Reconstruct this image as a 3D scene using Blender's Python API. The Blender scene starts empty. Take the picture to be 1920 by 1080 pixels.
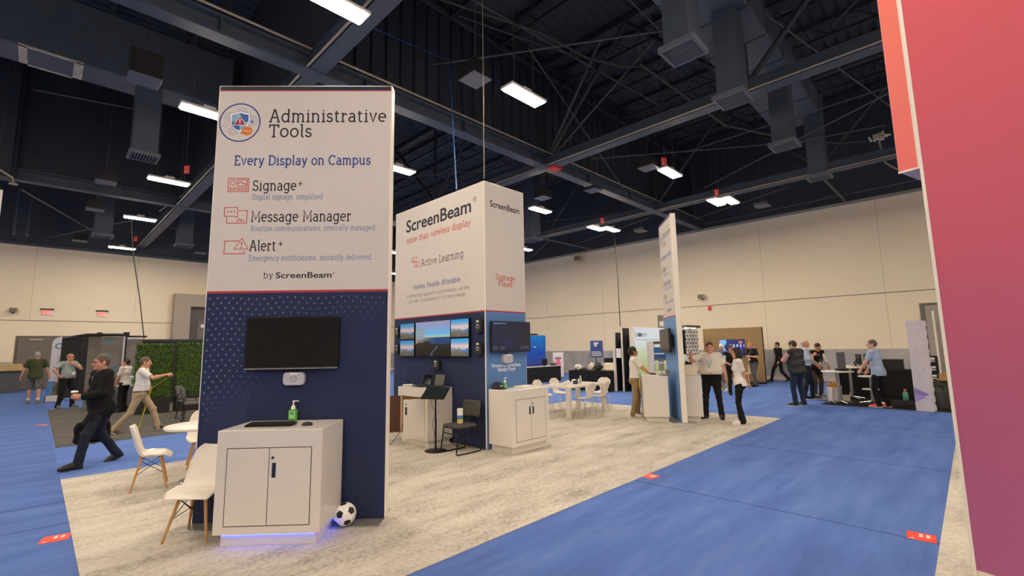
import bpy, math, random
import numpy as np
from mathutils import Vector, Matrix

S = bpy.context.scene
COL = S.collection
PI = math.pi
rnd = random.Random(7)
RNG = np.random.default_rng(7)

# ------------------------------------------------------------------ camera
EYE = 1.74
F_PX, PITCH, ROLL, YAW = 871.24, 0.125124, -0.017016, 0.775431
_fw = Vector((math.cos(YAW) * math.cos(PITCH), math.sin(YAW) * math.cos(PITCH), math.sin(PITCH)))
_rt = Vector((math.sin(YAW), -math.cos(YAW), 0))
_up = _rt.cross(_fw)
CR = math.cos(ROLL) * _rt + math.sin(ROLL) * _up
CU = -math.sin(ROLL) * _rt + math.cos(ROLL) * _up
cam_data = bpy.data.cameras.new('camera')
cam_data.sensor_fit = 'HORIZONTAL'
cam_data.sensor_width = 36.0
cam_data.lens = F_PX / 1920 * 36.0
cam_data.clip_start, cam_data.clip_end = 0.05, 200
cam = bpy.data.objects.new('camera', cam_data)
COL.objects.link(cam)
cam.matrix_world = Matrix(((CR.x, CU.x, -_fw.x, 0), (CR.y, CU.y, -_fw.y, 0), (CR.z, CU.z, -_fw.z, EYE), (0, 0, 0, 1)))
S.camera = cam

def ray(px, py):
    return CR * ((px - 960) / F_PX) - CU * ((py - 540) / F_PX) + _fw

def at(px, py, z=0.0):
    """survey of the photograph: the point at height z seen at this pixel"""
    d = ray(px, py)
    return Vector((0, 0, EYE)) + d * ((z - EYE) / d.z)

def on(px, py, axis, val):
    """the same, on the plane axis = val"""
    d = ray(px, py)
    o = Vector((0, 0, EYE))
    return o + d * ((val - o[axis]) / d[axis])

# ------------------------------------------------------------------ world, exposure
world = bpy.data.worlds.new('hall_air')
S.world = world
world.use_nodes = True
bg = world.node_tree.nodes['Background']
bg.inputs[0].default_value = (0.55, 0.62, 0.75, 1)
bg.inputs[1].default_value = 0.03
vs = S.view_settings
vs.view_transform = 'Standard'
vs.look = 'None'
vs.gamma = 1.0
vs.use_curve_mapping = False
vs.exposure = 1.1
LAMP = 62.0                      # luminance of the high bay diffusers
LAMP_COL = (1.0, 0.85, 0.68)
S.cycles.max_bounces = 8
S.cycles.diffuse_bounces = 5
S.cycles.glossy_bounces = 3
S.cycles.transmission_bounces = 4
S.cycles.sample_clamp_indirect = 6.0
S.cycles.caustics_reflective = False
S.cycles.caustics_refractive = False
S.cycles.use_denoising = True

# ------------------------------------------------------------------ materials
def lin(c):
    return tuple(((v / 255) / 12.92 if v / 255 <= 0.04045 else ((v / 255 + 0.055) / 1.055) ** 2.4) for v in c)

MATS = {}
def mat(name, rgb, rough=0.5, metal=0.0, var=0.06, scale=18.0, bump=0.0, bscale=120.0, spec=0.5, emit=None, strength=0.0, stretch=(1, 1, 1), coat=0.0, alpha=1.0, trans=0.0):
    """procedural principled material; rgb is sRGB 0-255"""
    if name in MATS:
        return MATS[name]
    m = bpy.data.materials.new(name)
    m.use_nodes = True
    nt = m.node_tree
    p = nt.nodes['Principled BSDF']
    c = lin(rgb)
    tc = nt.nodes.new('ShaderNodeTexCoord')
    mp = nt.nodes.new('ShaderNodeMapping')
    mp.inputs['Scale'].default_value = stretch
    nt.links.new(tc.outputs['Object'], mp.inputs['Vector'])
    nz = nt.nodes.new('ShaderNodeTexNoise')
    nz.inputs['Scale'].default_value = scale
    nz.inputs['Detail'].default_value = 4
    nt.links.new(mp.outputs['Vector'], nz.inputs['Vector'])
    rp = nt.nodes.new('ShaderNodeValToRGB')
    rp.color_ramp.elements[0].position = 0.3
    rp.color_ramp.elements[1].position = 0.7
    rp.color_ramp.elements[0].color = (*[v * (1 - var) for v in c], 1)
    rp.color_ramp.elements[1].color = (*[min(1, v * (1 + var)) for v in c], 1)
    nt.links.new(nz.outputs['Fac'], rp.inputs['Fac'])
    nt.links.new(rp.outputs['Color'], p.inputs['Base Color'])
    p.inputs['Roughness'].default_value = rough
    p.inputs['Metallic'].default_value = metal
    p.inputs['Specular IOR Level'].default_value = spec
    p.inputs['Coat Weight'].default_value = coat
    if trans:
        p.inputs['Transmission Weight'].default_value = trans
    if alpha < 1:
        p.inputs['Alpha'].default_value = alpha
    if bump:
        n2 = nt.nodes.new('ShaderNodeTexNoise')
        n2.inputs['Scale'].default_value = bscale
        n2.inputs['Detail'].default_value = 3
        nt.links.new(mp.outputs['Vector'], n2.inputs['Vector'])
        b = nt.nodes.new('ShaderNodeBump')
        b.inputs['Strength'].default_value = bump
        b.inputs['Distance'].default_value = 0.01
        nt.links.new(n2.outputs['Fac'], b.inputs['Height'])
        nt.links.new(b.outputs['Normal'], p.inputs['Normal'])
    if emit is not None:
        p.inputs['Emission Color'].default_value = (*emit, 1)
        p.inputs['Emission Strength'].default_value = strength
    MATS[name] = m
    return m

def ramp_nodes(nt, fac, stops):
    r = nt.nodes.new('ShaderNodeValToRGB')
    el = r.color_ramp.elements
    while len(el) < len(stops):
        el.new(0.5)
    for e, (pos, c) in zip(el, stops):
        e.position = pos
        e.color = (*lin(c), 1)
    nt.links.new(fac, r.inputs['Fac'])
    return r.outputs['Color']

def carpet(name, stops, sx, sy, rough=0.95, fine=260.0, fmix=0.25):
    """woven carpet: streaks stretched along one axis plus fine pile"""
    m = bpy.data.materials.new(name)
    m.use_nodes = True
    nt = m.node_tree
    p = nt.nodes['Principled BSDF']
    p.inputs['Roughness'].default_value = rough
    p.inputs['Specular IOR Level'].default_value = 0.15
    tc = nt.nodes.new('ShaderNodeTexCoord')
    mp = nt.nodes.new('ShaderNodeMapping')
    mp.inputs['Scale'].default_value = (sx, sy, 1)
    nt.links.new(tc.outputs['Object'], mp.inputs['Vector'])
    n1 = nt.nodes.new('ShaderNodeTexNoise')
    n1.inputs['Scale'].default_value = 1.0
    n1.inputs['Detail'].default_value = 6
    n1.inputs['Roughness'].default_value = 0.65
    nt.links.new(mp.outputs['Vector'], n1.inputs['Vector'])
    n2 = nt.nodes.new('ShaderNodeTexNoise')
    n2.inputs['Scale'].default_value = fine
    n2.inputs['Detail'].default_value = 2
    nt.links.new(tc.outputs['Object'], n2.inputs['Vector'])
    mx = nt.nodes.new('ShaderNodeMix')
    mx.inputs[0].default_value = fmix
    nt.links.new(n1.outputs['Fac'], mx.inputs[2])
    nt.links.new(n2.outputs['Fac'], mx.inputs[3])
    col = ramp_nodes(nt, mx.outputs[0], stops)
    nt.links.new(col, p.inputs['Base Color'])
    b = nt.nodes.new('ShaderNodeBump')
    b.inputs['Strength'].default_value = 0.35
    b.inputs['Distance'].default_value = 0.006
    nt.links.new(n2.outputs['Fac'], b.inputs['Height'])
    nt.links.new(b.outputs['Normal'], p.inputs['Normal'])
    return m

def attr_mat(name, rough=0.5, emit=0.0, spec=0.5):
    """colour comes from the mesh's colour attribute (print or screen picture)"""
    if name in MATS:
        return MATS[name]
    m = bpy.data.materials.new(name)
    m.use_nodes = True
    nt = m.node_tree
    p = nt.nodes['Principled BSDF']
    a = nt.nodes.new('ShaderNodeAttribute')
    a.attribute_name = 'pic'
    if emit:
        p.inputs['Base Color'].default_value = (0.01, 0.01, 0.01, 1)
        nt.links.new(a.outputs['Color'], p.inputs['Emission Color'])
        p.inputs['Emission Strength'].default_value = emit
    else:
        nt.links.new(a.outputs['Color'], p.inputs['Base Color'])
    p.inputs['Roughness'].default_value = rough
    p.inputs['Specular IOR Level'].default_value = spec
    MATS[name] = m
    return m

# ------------------------------------------------------------------ mesh builder
def rotz(a):
    c, s = math.cos(a), math.sin(a)
    return np.array([[c, -s, 0], [s, c, 0], [0, 0, 1.0]])

def basis(d):
    d = np.asarray(d, float)
    d = d / (np.linalg.norm(d) + 1e-12)
    h = np.array([0, 0, 1.0]) if abs(d[2]) < 0.9 else np.array([1.0, 0, 0])
    u = np.cross(h, d); u /= np.linalg.norm(u)
    return u, np.cross(d, u), d

class MB:
    def __init__(s):
        s.v, s.f, s.mi, s.sm, s.n = [], [], [], [], 0
        s.mat = 0
    def add(s, verts, faces, smooth=False):
        verts = np.asarray(verts, float)
        s.v.append(verts)
        for f in faces:
            s.f.append([i + s.n for i in f])
            s.mi.append(s.mat)
            s.sm.append(smooth)
        s.n += len(verts)
        return s
    def box(s, lo, hi, bev=0.0, M=None):
        lo, hi = np.minimum(lo, hi).astype(float), np.maximum(lo, hi).astype(float)
        if bev > 0:
            b = min(bev, *( (hi - lo) * 0.45))
            V, idx = [], {}
            for cx in (0, 1):
                for cy in (0, 1):
                    for cz in (0, 1):
                        for ax in range(3):
                            c = [cx, cy, cz]
                            p = [hi[i] - b if c[i] else lo[i] + b for i in range(3)]
                            p[ax] = hi[ax] if c[ax] else lo[ax]
                            idx[(cx, cy, cz, ax)] = len(V)
                            V.append(p)
            F = []
            for ax in range(3):
                a1, a2 = (ax + 1) % 3, (ax + 2) % 3
                for sd in (0, 1):
                    q = []
                    for (i, j) in ((0, 0), (1, 0), (1, 1), (0, 1)):
                        c = [0, 0, 0]; c[ax] = sd; c[a1] = i; c[a2] = j
                        q.append(idx[(*c, ax)])
                    F.append(q if sd else q[::-1])
            for ax in range(3):
                a1, a2 = (ax + 1) % 3, (ax + 2) % 3
                for i in (0, 1):
                    for j in (0, 1):
                        c0 = [0, 0, 0]; c0[a1] = i; c0[a2] = j
                        c1 = list(c0); c1[ax] = 1
                        q = [idx[(*c0, a1)], idx[(*c1, a1)], idx[(*c1, a2)], idx[(*c0, a2)]]
                        F.append(q if (i == j) == False else q[::-1])
            for cx in (0, 1):
                for cy in (0, 1):
                    for cz in (0, 1):
                        t = [idx[(cx, cy, cz, k)] for k in range(3)]
                        F.append(t if (cx + cy + cz) % 2 else t[::-1])
            V = np.array(V)
        else:
            V = np.array([[x, y, z] for x in (lo[0], hi[0]) for y in (lo[1], hi[1]) for z in (lo[2], hi[2])])
            F = [(0, 1, 3, 2), (4, 6, 7, 5), (0, 4, 5, 1), (2, 3, 7, 6), (0, 2, 6, 4), (1, 5, 7, 3)]
        if M is not None:
            V = V @ np.asarray(M)[:3, :3].T + (np.asarray(M)[:3, 3] if np.asarray(M).shape[1] == 4 else 0)
        return s.add(V, F)
    def tube(s, pts, r, n=10, cap=True, closed=False):
        pts = [np.asarray(p, float) for p in pts]
        k = len(pts)
        rs = r if hasattr(r, '__len__') else [r] * k
        V = []
        pu = None
        for i in range(k):
            if closed:
                d = pts[(i + 1) % k] - pts[i - 1]
            else:
                d = pts[min(i + 1, k - 1)] - pts[max(i - 1, 0)]
            u, w, d = basis(d)
            if pu is not None:
                u = pu - d * (pu @ d)
                u /= np.linalg.norm(u) + 1e-12
                w = np.cross(d, u)
            pu = u
            for j in range(n):
                a = 2 * PI * j / n
                V.append(pts[i] + rs[i] * (math.cos(a) * u + math.sin(a) * w))
        F = []
        for i in range(k if closed else k - 1):
            i2 = (i + 1) % k
            for j in range(n):
                j2 = (j + 1) % n
                F.append((i * n + j, i * n + j2, i2 * n + j2, i2 * n + j))
        s.add(V, F, True)
        if cap and not closed:
            s.add(V[:n], [list(range(n))[::-1]])
            s.add(V[-n:], [list(range(n))])
        return s
    def lathe(s, prof, c=(0, 0, 0), n=24, axis=2, smooth=True):
        V, F = [], []
        for (r, z) in prof:
            for j in range(n):
                a = 2 * PI * j / n
                p = [r * math.cos(a), r * math.sin(a), z]
                if axis == 1:
                    p = [p[0], -p[2], p[1]]
                elif axis == 0:
                    p = [p[2], p[0], p[1]]
                V.append([p[0] + c[0], p[1] + c[1], p[2] + c[2]])
        for i in range(len(prof) - 1):
            for j in range(n):
                j2 = (j + 1) % n
                F.append((i * n + j, i * n + j2, (i + 1) * n + j2, (i + 1) * n + j))
        s.add(V, F, smooth)
        if prof[0][0] > 1e-6:
            s.add(V[:n], [list(range(n))[::-1]])
        if prof[-1][0] > 1e-6:
            s.add(V[-n:], [list(range(n))])
        return s
    def prism(s, poly, y0, y1, plane='xz', M=None):
        """extrude a 2-D outline; plane xz: outline in x,z and depth in y"""
        n = len(poly)
        V = []
        for d in (y0, y1):
            for (a, b) in poly:
                V.append((a, d, b) if plane == 'xz' else ((a, b, d) if plane == 'xy' else (d, a, b)))
        F = [list(range(n)), list(range(2 * n - 1, n - 1, -1))] + [(i, i + n, (i + 1) % n + n, (i + 1) % n) for i in range(n)]
        V = np.array(V)
        if M is not None:
            V = V @ np.asarray(M).T
        return s.add(V, F)
    def ellip(s, c, r, n=16, m=10, M=None):
        V, F = [(0, 0, -1)], []
        for i in range(1, m):
            ph = -PI / 2 + PI * i / m
            for j in range(n):
                a = 2 * PI * j / n
                V.append((math.cos(ph) * math.cos(a), math.cos(ph) * math.sin(a), math.sin(ph)))
        V.append((0, 0, 1))
        for j in range(n):
            j2 = (j + 1) % n
            F.append((0, 1 + j2, 1 + j))
            for i in range(m - 2):
                F.append((1 + i * n + j, 1 + i * n + j2, 1 + (i + 1) * n + j2, 1 + (i + 1) * n + j))
            F.append((len(V) - 1, 1 + (m - 2) * n + j, 1 + (m - 2) * n + j2))
        V = np.array(V) * np.asarray(r)
        if M is not None:
            V = V @ np.asarray(M).T
        return s.add(V + np.asarray(c), F, True)
    def shell(s, G, th, smooth=True):
        """closed shell of thickness th from a grid of points (nu, nv, 3)"""
        G = np.asarray(G, float)
        nu, nv, _ = G.shape
        du = np.gradient(G, axis=0); dv = np.gradient(G, axis=1)
        N = np.cross(du, dv); N /= np.linalg.norm(N, axis=2, keepdims=True) + 1e-12
        top, bot = (G + N * th / 2).reshape(-1, 3), (G - N * th / 2).reshape(-1, 3)
        k = nu * nv
        F = []
        I = lambda i, j: i * nv + j
        for i in range(nu - 1):
            for j in range(nv - 1):
                F.append((I(i, j), I(i + 1, j), I(i + 1, j + 1), I(i, j + 1)))
                F.append((k + I(i, j), k + I(i, j + 1), k + I(i + 1, j + 1), k + I(i + 1, j)))
        rim = [I(i, 0) for i in range(nu)] + [I(nu - 1, j) for j in range(1, nv)] + [I(i, nv - 1) for i in range(nu - 2, -1, -1)] + [I(0, j) for j in range(nv - 2, 0, -1)]
        for a, b in zip(rim, rim[1:] + rim[:1]):
            F.append((a, a + k, b + k, b))
        return s.add(np.vstack([top, bot]), F, smooth)
    def grid(s, G, smooth=False):
        G = np.asarray(G, float)
        nu, nv, _ = G.shape
        F = [(i * nv + j, (i + 1) * nv + j, (i + 1) * nv + j + 1, i * nv + j + 1) for i in range(nu - 1) for j in range(nv - 1)]
        return s.add(G.reshape(-1, 3), F, smooth)
    def build(s, name, mats, parent=None, loc=(0, 0, 0), rz=0.0):
        me = bpy.data.meshes.new(name)
        V = np.vstack(s.v)
        me.from_pydata(V.tolist(), [], s.f)
        if not isinstance(mats, (list, tuple)):
            mats = [mats]
        for m in mats:
            me.materials.append(m)
        me.polygons.foreach_set('use_smooth', s.sm)
        if len(mats) > 1:
            me.polygons.foreach_set('material_index', s.mi)
        me.update()
        o = bpy.data.objects.new(name, me)
        COL.objects.link(o)
        o.parent = parent
        o.location = loc
        o.rotation_euler = (0, 0, rz)
        return o

def thing(name, label, cat, loc=(0, 0, 0), rz=0.0, group=None):
    o = bpy.data.objects.new(name, None)
    COL.objects.link(o)
    o.empty_display_size = 0.1
    o.location = loc
    o.rotation_euler = (0, 0, rz)
    return tag(o, label, cat, group)

def tag(o, label, cat, group=None, kind=None):
    o['label'] = label
    o['category'] = cat
    if group:
        o['group'] = group
    if kind:
        o['kind'] = kind
    return o

def struct(o, label=None):
    o['kind'] = 'structure'
    if label:
        o['label'] = label
    return o

def dup(src, loc, rz, label, group=None):
    def cp(o, par):
        c = o.copy()
        COL.objects.link(c)
        c.parent = par
        for ch in o.children:
            cp(ch, c)
        return c
    r = cp(src, None)
    r.location = loc
    r.rotation_euler = (0, 0, rz)
    r['label'] = label
    if group:
        r['group'] = group
    return r

def rad(d):
    return d * PI / 180
# ------------------------------------------------------------------ lettering: a slab-serif stroke alphabet and the plain sans
def _arc(cx, cy, rx, ry, a0, a1, n=14):
    return [(cx + rx * math.cos(rad(a0 + (a1 - a0) * i / n)), cy + ry * math.sin(rad(a0 + (a1 - a0) * i / n))) for i in range(n + 1)]
X = 0.70
def _h(x0, x1, y):
    return [(x0, y), (x1, y)]
def _n(x0, w):        # the shoulder of n, m, h
    return [(x0, 0.36)] + _arc(x0 + w / 2, X - w * 0.52, w / 2, w * 0.52, 180, 0, 12) + [(x0 + w, 0)]
SL = {
 'A': (0.92, [[(0.1, 0), (0.42, 1), (0.5, 1), (0.82, 0)], _h(0, 0.24, 0), _h(0.68, 0.92, 0), _h(0.24, 0.68, 0.36), _h(0.3, 0.46, 1)]),
 'C': (0.86, [_arc(0.46, 0.5, 0.42, 0.5, 45, 315, 22), [(0.76, 0.99), (0.76, 0.78)]]),
 'D': (0.90, [[(0, 1), (0.4, 1)] + _arc(0.4, 0.5, 0.44, 0.5, 90, -90, 18) + [(0, 0)], [(0.14, 0), (0.14, 1)]]),
 'E': (0.74, [[(0.14, 0), (0.14, 1)], [(0, 1), (0.62, 1), (0.62, 0.8)], [(0, 0), (0.66, 0), (0.66, 0.22)], _h(0.14, 0.5, 0.52)]),
 'F': (0.70, [[(0.14, 0), (0.14, 1)], [(0, 1), (0.62, 1), (0.62, 0.8)], _h(0, 0.3, 0), _h(0.14, 0.5, 0.5)]),
 'L': (0.68, [[(0.14, 0), (0.14, 1)], _h(0, 0.3, 1), [(0, 0), (0.62, 0), (0.62, 0.22)]]),
 'M': (1.10, [[(0.12, 0), (0.16, 1), (0.54, 0.22), (0.92, 1), (0.97, 0)], _h(0, 0.26, 0), _h(0.84, 1.1, 0), _h(0.03, 0.16, 1), _h(0.92, 1.05, 1)]),
 'N': (0.96, [[(0.13, 0), (0.13, 1), (0.82, 0), (0.82, 1)], _h(0, 0.27, 0), _h(0, 0.13, 1), _h(0.68, 0.96, 1)]),
 'O': (0.96, [_arc(0.46, 0.5, 0.42, 0.5, 0, 360, 28)]),
 'P': (0.76, [[(0.14, 0), (0.14, 1)], [(0, 1), (0.42, 1)] + _arc(0.42, 0.73, 0.28, 0.27, 90, -90, 12) + [(0.14, 0.46)], _h(0, 0.3, 0)]),
 'R': (0.82, [[(0.14, 0), (0.14, 1)], [(0, 1), (0.42, 1)] + _arc(0.42, 0.74, 0.27, 0.26, 90, -90, 12) + [(0.14, 0.48)], _h(0, 0.3, 0), [(0.42, 0.48), (0.7, 0), (0.82, 0)]]),
 'S': (0.68, [_arc(0.33, 0.745, 0.27, 0.255, 50, 270, 14) + _arc(0.33, 0.245, 0.29, 0.245, 90, -145, 16), [(0.53, 0.98), (0.53, 0.78)], [(0.07, 0.02), (0.07, 0.22)]]),
 'T': (0.80, [[(0.4, 0), (0.4, 1)], [(0.03, 0.78), (0.03, 1), (0.77, 1), (0.77, 0.78)], _h(0.24, 0.56, 0)]),
 'V': (0.88, [[(0.08, 1), (0.44, 0), (0.8, 1)], _h(0, 0.2, 1), _h(0.68, 0.88, 1)]),
 'W': (1.20, [[(0.08, 1), (0.33, 0), (0.6, 0.9), (0.87, 0), (1.12, 1)], _h(0, 0.2, 1), _h(1.0, 1.2, 1)]),
 'B': (0.80, [[(0.14, 0), (0.14, 1)], [(0, 1), (0.4, 1)] + _arc(0.4, 0.76, 0.25, 0.24, 90, -90, 10) + [(0.14, 0.52)], [(0.4, 0.52)] + _arc(0.42, 0.26, 0.28, 0.26, 90, -90, 10) + [(0, 0)]]),
 'a': (0.66, [_arc(0.30, 0.48, 0.22, 0.22, 150, 0, 12) + [(0.52, 0.05), (0.56, 0), (0.64, 0)], [(0.52, 0.40), (0.30, 0.40)] + _arc(0.28, 0.20, 0.22, 0.20, 90, 330, 14) + [(0.52, 0.2)]]),
 'b': (0.74, [[(0.12, 0), (0.12, 1.03), (0, 1.03)], _arc(0.38, 0.35, 0.28, 0.35, 160, -160, 22)]),
 'c': (0.60, [_arc(0.34, 0.35, 0.30, 0.35, 45, 315, 20), [(0.55, 0.68), (0.55, 0.5)]]),
 'd': (0.76, [[(0.5, 1.03), (0.61, 1.03), (0.61, 0.03), (0.74, 0)], _arc(0.34, 0.35, 0.29, 0.35, 20, 340, 22)]),
 'e': (0.68, [[(0.06, 0.38), (0.62, 0.38)] + _arc(0.34, 0.36, 0.29, 0.34, 0, 310, 22)]),
 'f': (0.46, [[(0.18, 0), (0.18, 0.82)] + _arc(0.34, 0.82, 0.16, 0.20, 180, 60, 8), _h(0.02, 0.40, X), _h(0.04, 0.34, 0)]),
 'g': (0.74, [[(0.74, X), (0.61, X), (0.61, -0.05)] + _arc(0.35, -0.05, 0.26, 0.24, 0, -150, 12), _arc(0.34, 0.36, 0.28, 0.34, 25, 335, 22)]),
 'h': (0.78, [[(0.0, 1.03), (0.13, 1.03), (0.13, 0)], _n(0.13, 0.48), _h(0.0, 0.26, 0), _h(0.5, 0.74, 0)]),
 'i': (0.32, [[(0.02, X), (0.16, X), (0.16, 0)], _h(0.0, 0.32, 0), [(0.10, 0.95), (0.21, 0.95)]]),
 'k': (0.70, [[(0, 1.03), (0.13, 1.03), (0.13, 0)], [(0.6, X), (0.16, 0.3)], [(0.3, 0.42), (0.6, 0)], _h(0, 0.26, 0), _h(0.5, 0.7, 0), _h(0.45, 0.66, X)]),
 'l': (0.32, [[(0.0, 1.03), (0.14, 1.03), (0.14, 0.1), (0.2, 0), (0.3, 0)]]),
 'm': (1.14, [[(0, X), (0.13, X), (0.13, 0)], _n(0.13, 0.42), _n(0.55, 0.42), _h(0, 0.26, 0), _h(0.45, 0.65, 0), _h(0.87, 1.1, 0)]),
 'n': (0.76, [[(0, X), (0.13, X), (0.13, 0)], _n(0.13, 0.46), _h(0, 0.26, 0), _h(0.48, 0.72, 0)]),
 'o': (0.72, [_arc(0.35, 0.35, 0.30, 0.35, 0, 360, 26)]),
 'p': (0.76, [[(0, X), (0.13, X), (0.13, -0.3)], _h(0, 0.27, -0.3), _arc(0.40, 0.35, 0.28, 0.35, 160, -160, 22)]),
 'r': (0.50, [[(0, X), (0.13, X), (0.13, 0)], [(0.13, 0.4)] + _arc(0.38, 0.42, 0.25, 0.27, 180, 85, 8), _h(0, 0.29, 0), [(0.42, 0.7), (0.42, 0.56)]]),
 's': (0.54, [_arc(0.26, 0.525, 0.19, 0.175, 50, 270, 10) + _arc(0.26, 0.175, 0.21, 0.175, 90, -145, 12), [(0.41, 0.69), (0.41, 0.54)], [(0.06, 0.02), (0.06, 0.17)]]),
 't': (0.48, [[(0.17, 0.92), (0.17, 0.14)] + _arc(0.31, 0.14, 0.14, 0.14, 180, 320, 8), _h(0.02, 0.40, X)]),
 'u': (0.78, [[(0, X), (0.12, X), (0.12, 0.25)] + _arc(0.35, 0.25, 0.23, 0.25, 180, 360, 12) + [(0.58, X), (0.46, X)], [(0.58, 0.3), (0.58, 0.02), (0.72, 0)]]),
 'v': (0.66, [[(0.07, X), (0.32, 0), (0.57, X)], _h(0, 0.17, X), _h(0.48, 0.66, X)]),
 'w': (0.92, [[(0.07, X), (0.26, 0), (0.46, 0.62), (0.66, 0), (0.85, X)], _h(0, 0.17, X), _h(0.75, 0.92, X)]),
 'x': (0.66, [[(0.07, X), (0.58, 0)], [(0.57, X), (0.07, 0)], _h(0, 0.18, X), _h(0.46, 0.64, X), _h(0, 0.18, 0), _h(0.46, 0.66, 0)]),
 'y': (0.66, [[(0.07, X), (0.32, 0.02)], [(0.58, X), (0.30, -0.1), (0.2, -0.28), (0.06, -0.28)], _h(0, 0.17, X), _h(0.48, 0.66, X)]),
 '.': (0.24, [[(0.06, 0.055), (0.17, 0.055)]]),
 ',': (0.24, [[(0.12, 0.03), (0.06, -0.14)]]),
 '-': (0.40, [_h(0.06, 0.34, 0.32)]),
 '+': (0.56, [_h(0.06, 0.5, 0.42), [(0.28, 0.2), (0.28, 0.64)]]),
 '~': (0.86, [_h(0.04, 0.8, 0.32)]),
 ' ': (0.34, []),
}

class Flat:
    """flat printed artwork in x,z at depth y (towards the viewer is -y)"""
    def __init__(s, y=-0.0045):
        s.mb = MB(); s.y = y
    def poly(s, pts):
        s.k = getattr(s, 'k', 0) + 1
        y = s.y - 1.5e-5 * (s.k % 14)
        s.mb.add([(a, y, b) for a, b in pts], [list(range(len(pts)))])
        return s
    def line(s, pts, w, closed=False):
        """mitred ribbon along a polyline"""
        P = [np.array(pts[0], float)]
        for p in pts[1:]:
            p = np.array(p, float)
            if np.linalg.norm(p - P[-1]) > 1e-7:
                P.append(p)
        if closed and np.linalg.norm(P[0] - P[-1]) < 1e-7:
            P.pop()
        n = len(P)
        if n < 2:
            return s
        s.k = getattr(s, 'k', 0) + 1
        y = s.y - 1.5e-5 * (s.k % 14)
        V = []
        for i in range(n):
            d0 = P[i] - P[i - 1] if (i or closed) else None
            d1 = P[(i + 1) % n] - P[i] if (i < n - 1 or closed) else None
            d0 = d1 if d0 is None else d0
            d1 = d0 if d1 is None else d1
            d0 = d0 / np.linalg.norm(d0); d1 = d1 / np.linalg.norm(d1)
            m = d0 + d1
            L = np.linalg.norm(m)
            m = d0 if L < 0.3 else m / L
            nr = np.array([-m[1], m[0]])
            k = w / 2 / max(0.6, abs(nr @ np.array([-d0[1], d0[0]])))
            V += [(P[i][0] - nr[0] * k, y, P[i][1] - nr[1] * k), (P[i][0] + nr[0] * k, y, P[i][1] + nr[1] * k)]
        q = n if closed else n - 1
        s.mb.add(V, [(2 * i, 2 * ((i + 1) % n), 2 * ((i + 1) % n) + 1, 2 * i + 1) for i in range(q)])
        return s
    def disc(s, c, r, n=28, ry=None):
        ry = r if ry is None else ry
        return s.poly([(c[0] + r * math.cos(2 * PI * i / n), c[1] + ry * math.sin(2 * PI * i / n)) for i in range(n)])
    def ring(s, c, r, w, n=48):
        return s.line([(c[0] + r * math.cos(2 * PI * i / n), c[1] + r * math.sin(2 * PI * i / n)) for i in range(n)], w, True)
    def rect(s, x0, z0, x1, z1):
        return s.poly([(x0, z0), (x1, z0), (x1, z1), (x0, z1)])
    def build(s, name, m, parent):
        return s.mb.build(name, m, parent)

def slab_width(txt):
    return sum(SL[c][0] + 0.12 for c in txt) - 0.12

def slab(parent, txt, x0, z0, cap, width, m, weight=0.11, y=-0.0045, name='lettering', centre=False):
    """slab-serif line: baseline z0, capital height cap, squeezed to the measured width"""
    w0 = slab_width(txt)
    sx = width / w0
    f = Flat(y)
    x = x0 - (width / 2 if centre else 0)
    for ch in txt:
        adv, st = SL[ch]
        for ln in st:
            f.line([(x + px * sx, z0 + pz * cap) for px, pz in ln], weight * cap)
        x += (adv + 0.12) * sx
    return f.build(name, m, parent)

def sans(parent, txt, x0, z0, cap, width, m, bold=0.0, y=-0.0045, name='lettering'):
    """grotesque line in the built-in face: baseline z0, capital height cap, fitted to width"""
    cu = bpy.data.curves.new('line', 'FONT')
    cu.body = txt
    cu.offset = bold
    cu.resolution_u = 4
    o = bpy.data.objects.new('line', cu)
    COL.objects.link(o)
    bpy.context.view_layer.update()
    dg = bpy.context.evaluated_depsgraph_get()
    me = bpy.data.meshes.new_from_object(o.evaluated_get(dg))
    n = len(me.vertices)
    co = np.empty(n * 3)
    me.vertices.foreach_get('co', co)
    co = co.reshape(-1, 3)
    lo, hi = co.min(0), co.max(0)
    k = width / (hi[0] - lo[0])
    kz = cap / 0.729
    out = np.stack([x0 + (co[:, 0] - lo[0]) * k, np.full(n, y), z0 + co[:, 1] * kz], 1)
    me.vertices.foreach_set('co', out.ravel())
    me.name = name
    me.materials.clear()
    me.materials.append(m)
    me.update()
    bpy.data.objects.remove(o)
    bpy.data.curves.remove(cu)
    r = bpy.data.objects.new(name, me)
    COL.objects.link(r)
    r.parent = parent
    return r
# ------------------------------------------------------------------ materials of the hall
M_WALL = mat('painted_wall', (245, 230, 202), 0.7, var=0.015, scale=0.6, bump=0.05, bscale=60)
M_WAIN = mat('metal_wainscot', (186, 184, 180), 0.38, 0.45, var=0.16, scale=1.6, stretch=(1, 1, 0.7))
M_SEAM = mat('wall_joint', (120, 110, 100), 0.8)
M_CEIL = mat('ceiling_paint', (64, 70, 80), 0.75, var=0.12, scale=3)
M_BULK = mat('bulkhead_paint', (50, 56, 68), 0.6, var=0.10, scale=1.2)
M_STEEL = mat('steel_paint', (68, 78, 94), 0.5, var=0.08, scale=4)
M_STEELD = mat('dark_steel_paint', (48, 54, 64), 0.6, var=0.1, scale=4)
M_ROD = mat('rod_paint', (88, 90, 94), 0.5, var=0.1)
M_PIPE = mat('conduit_metal', (170, 160, 145), 0.4, 0.5)
M_DUCT = mat('duct_paint', (74, 84, 98), 0.5, var=0.08, scale=3)
M_GRILLE = mat('diffuser_grille', (104, 108, 118), 0.5)
M_CABLE = mat('cable_dark', (70, 66, 60), 0.6)
M_BLUE_CABLE = mat('cable_blue', (48, 92, 160), 0.5)
M_TAPE = mat('foil_tape', (205, 192, 165), 0.5, var=0.25, scale=9)
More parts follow.
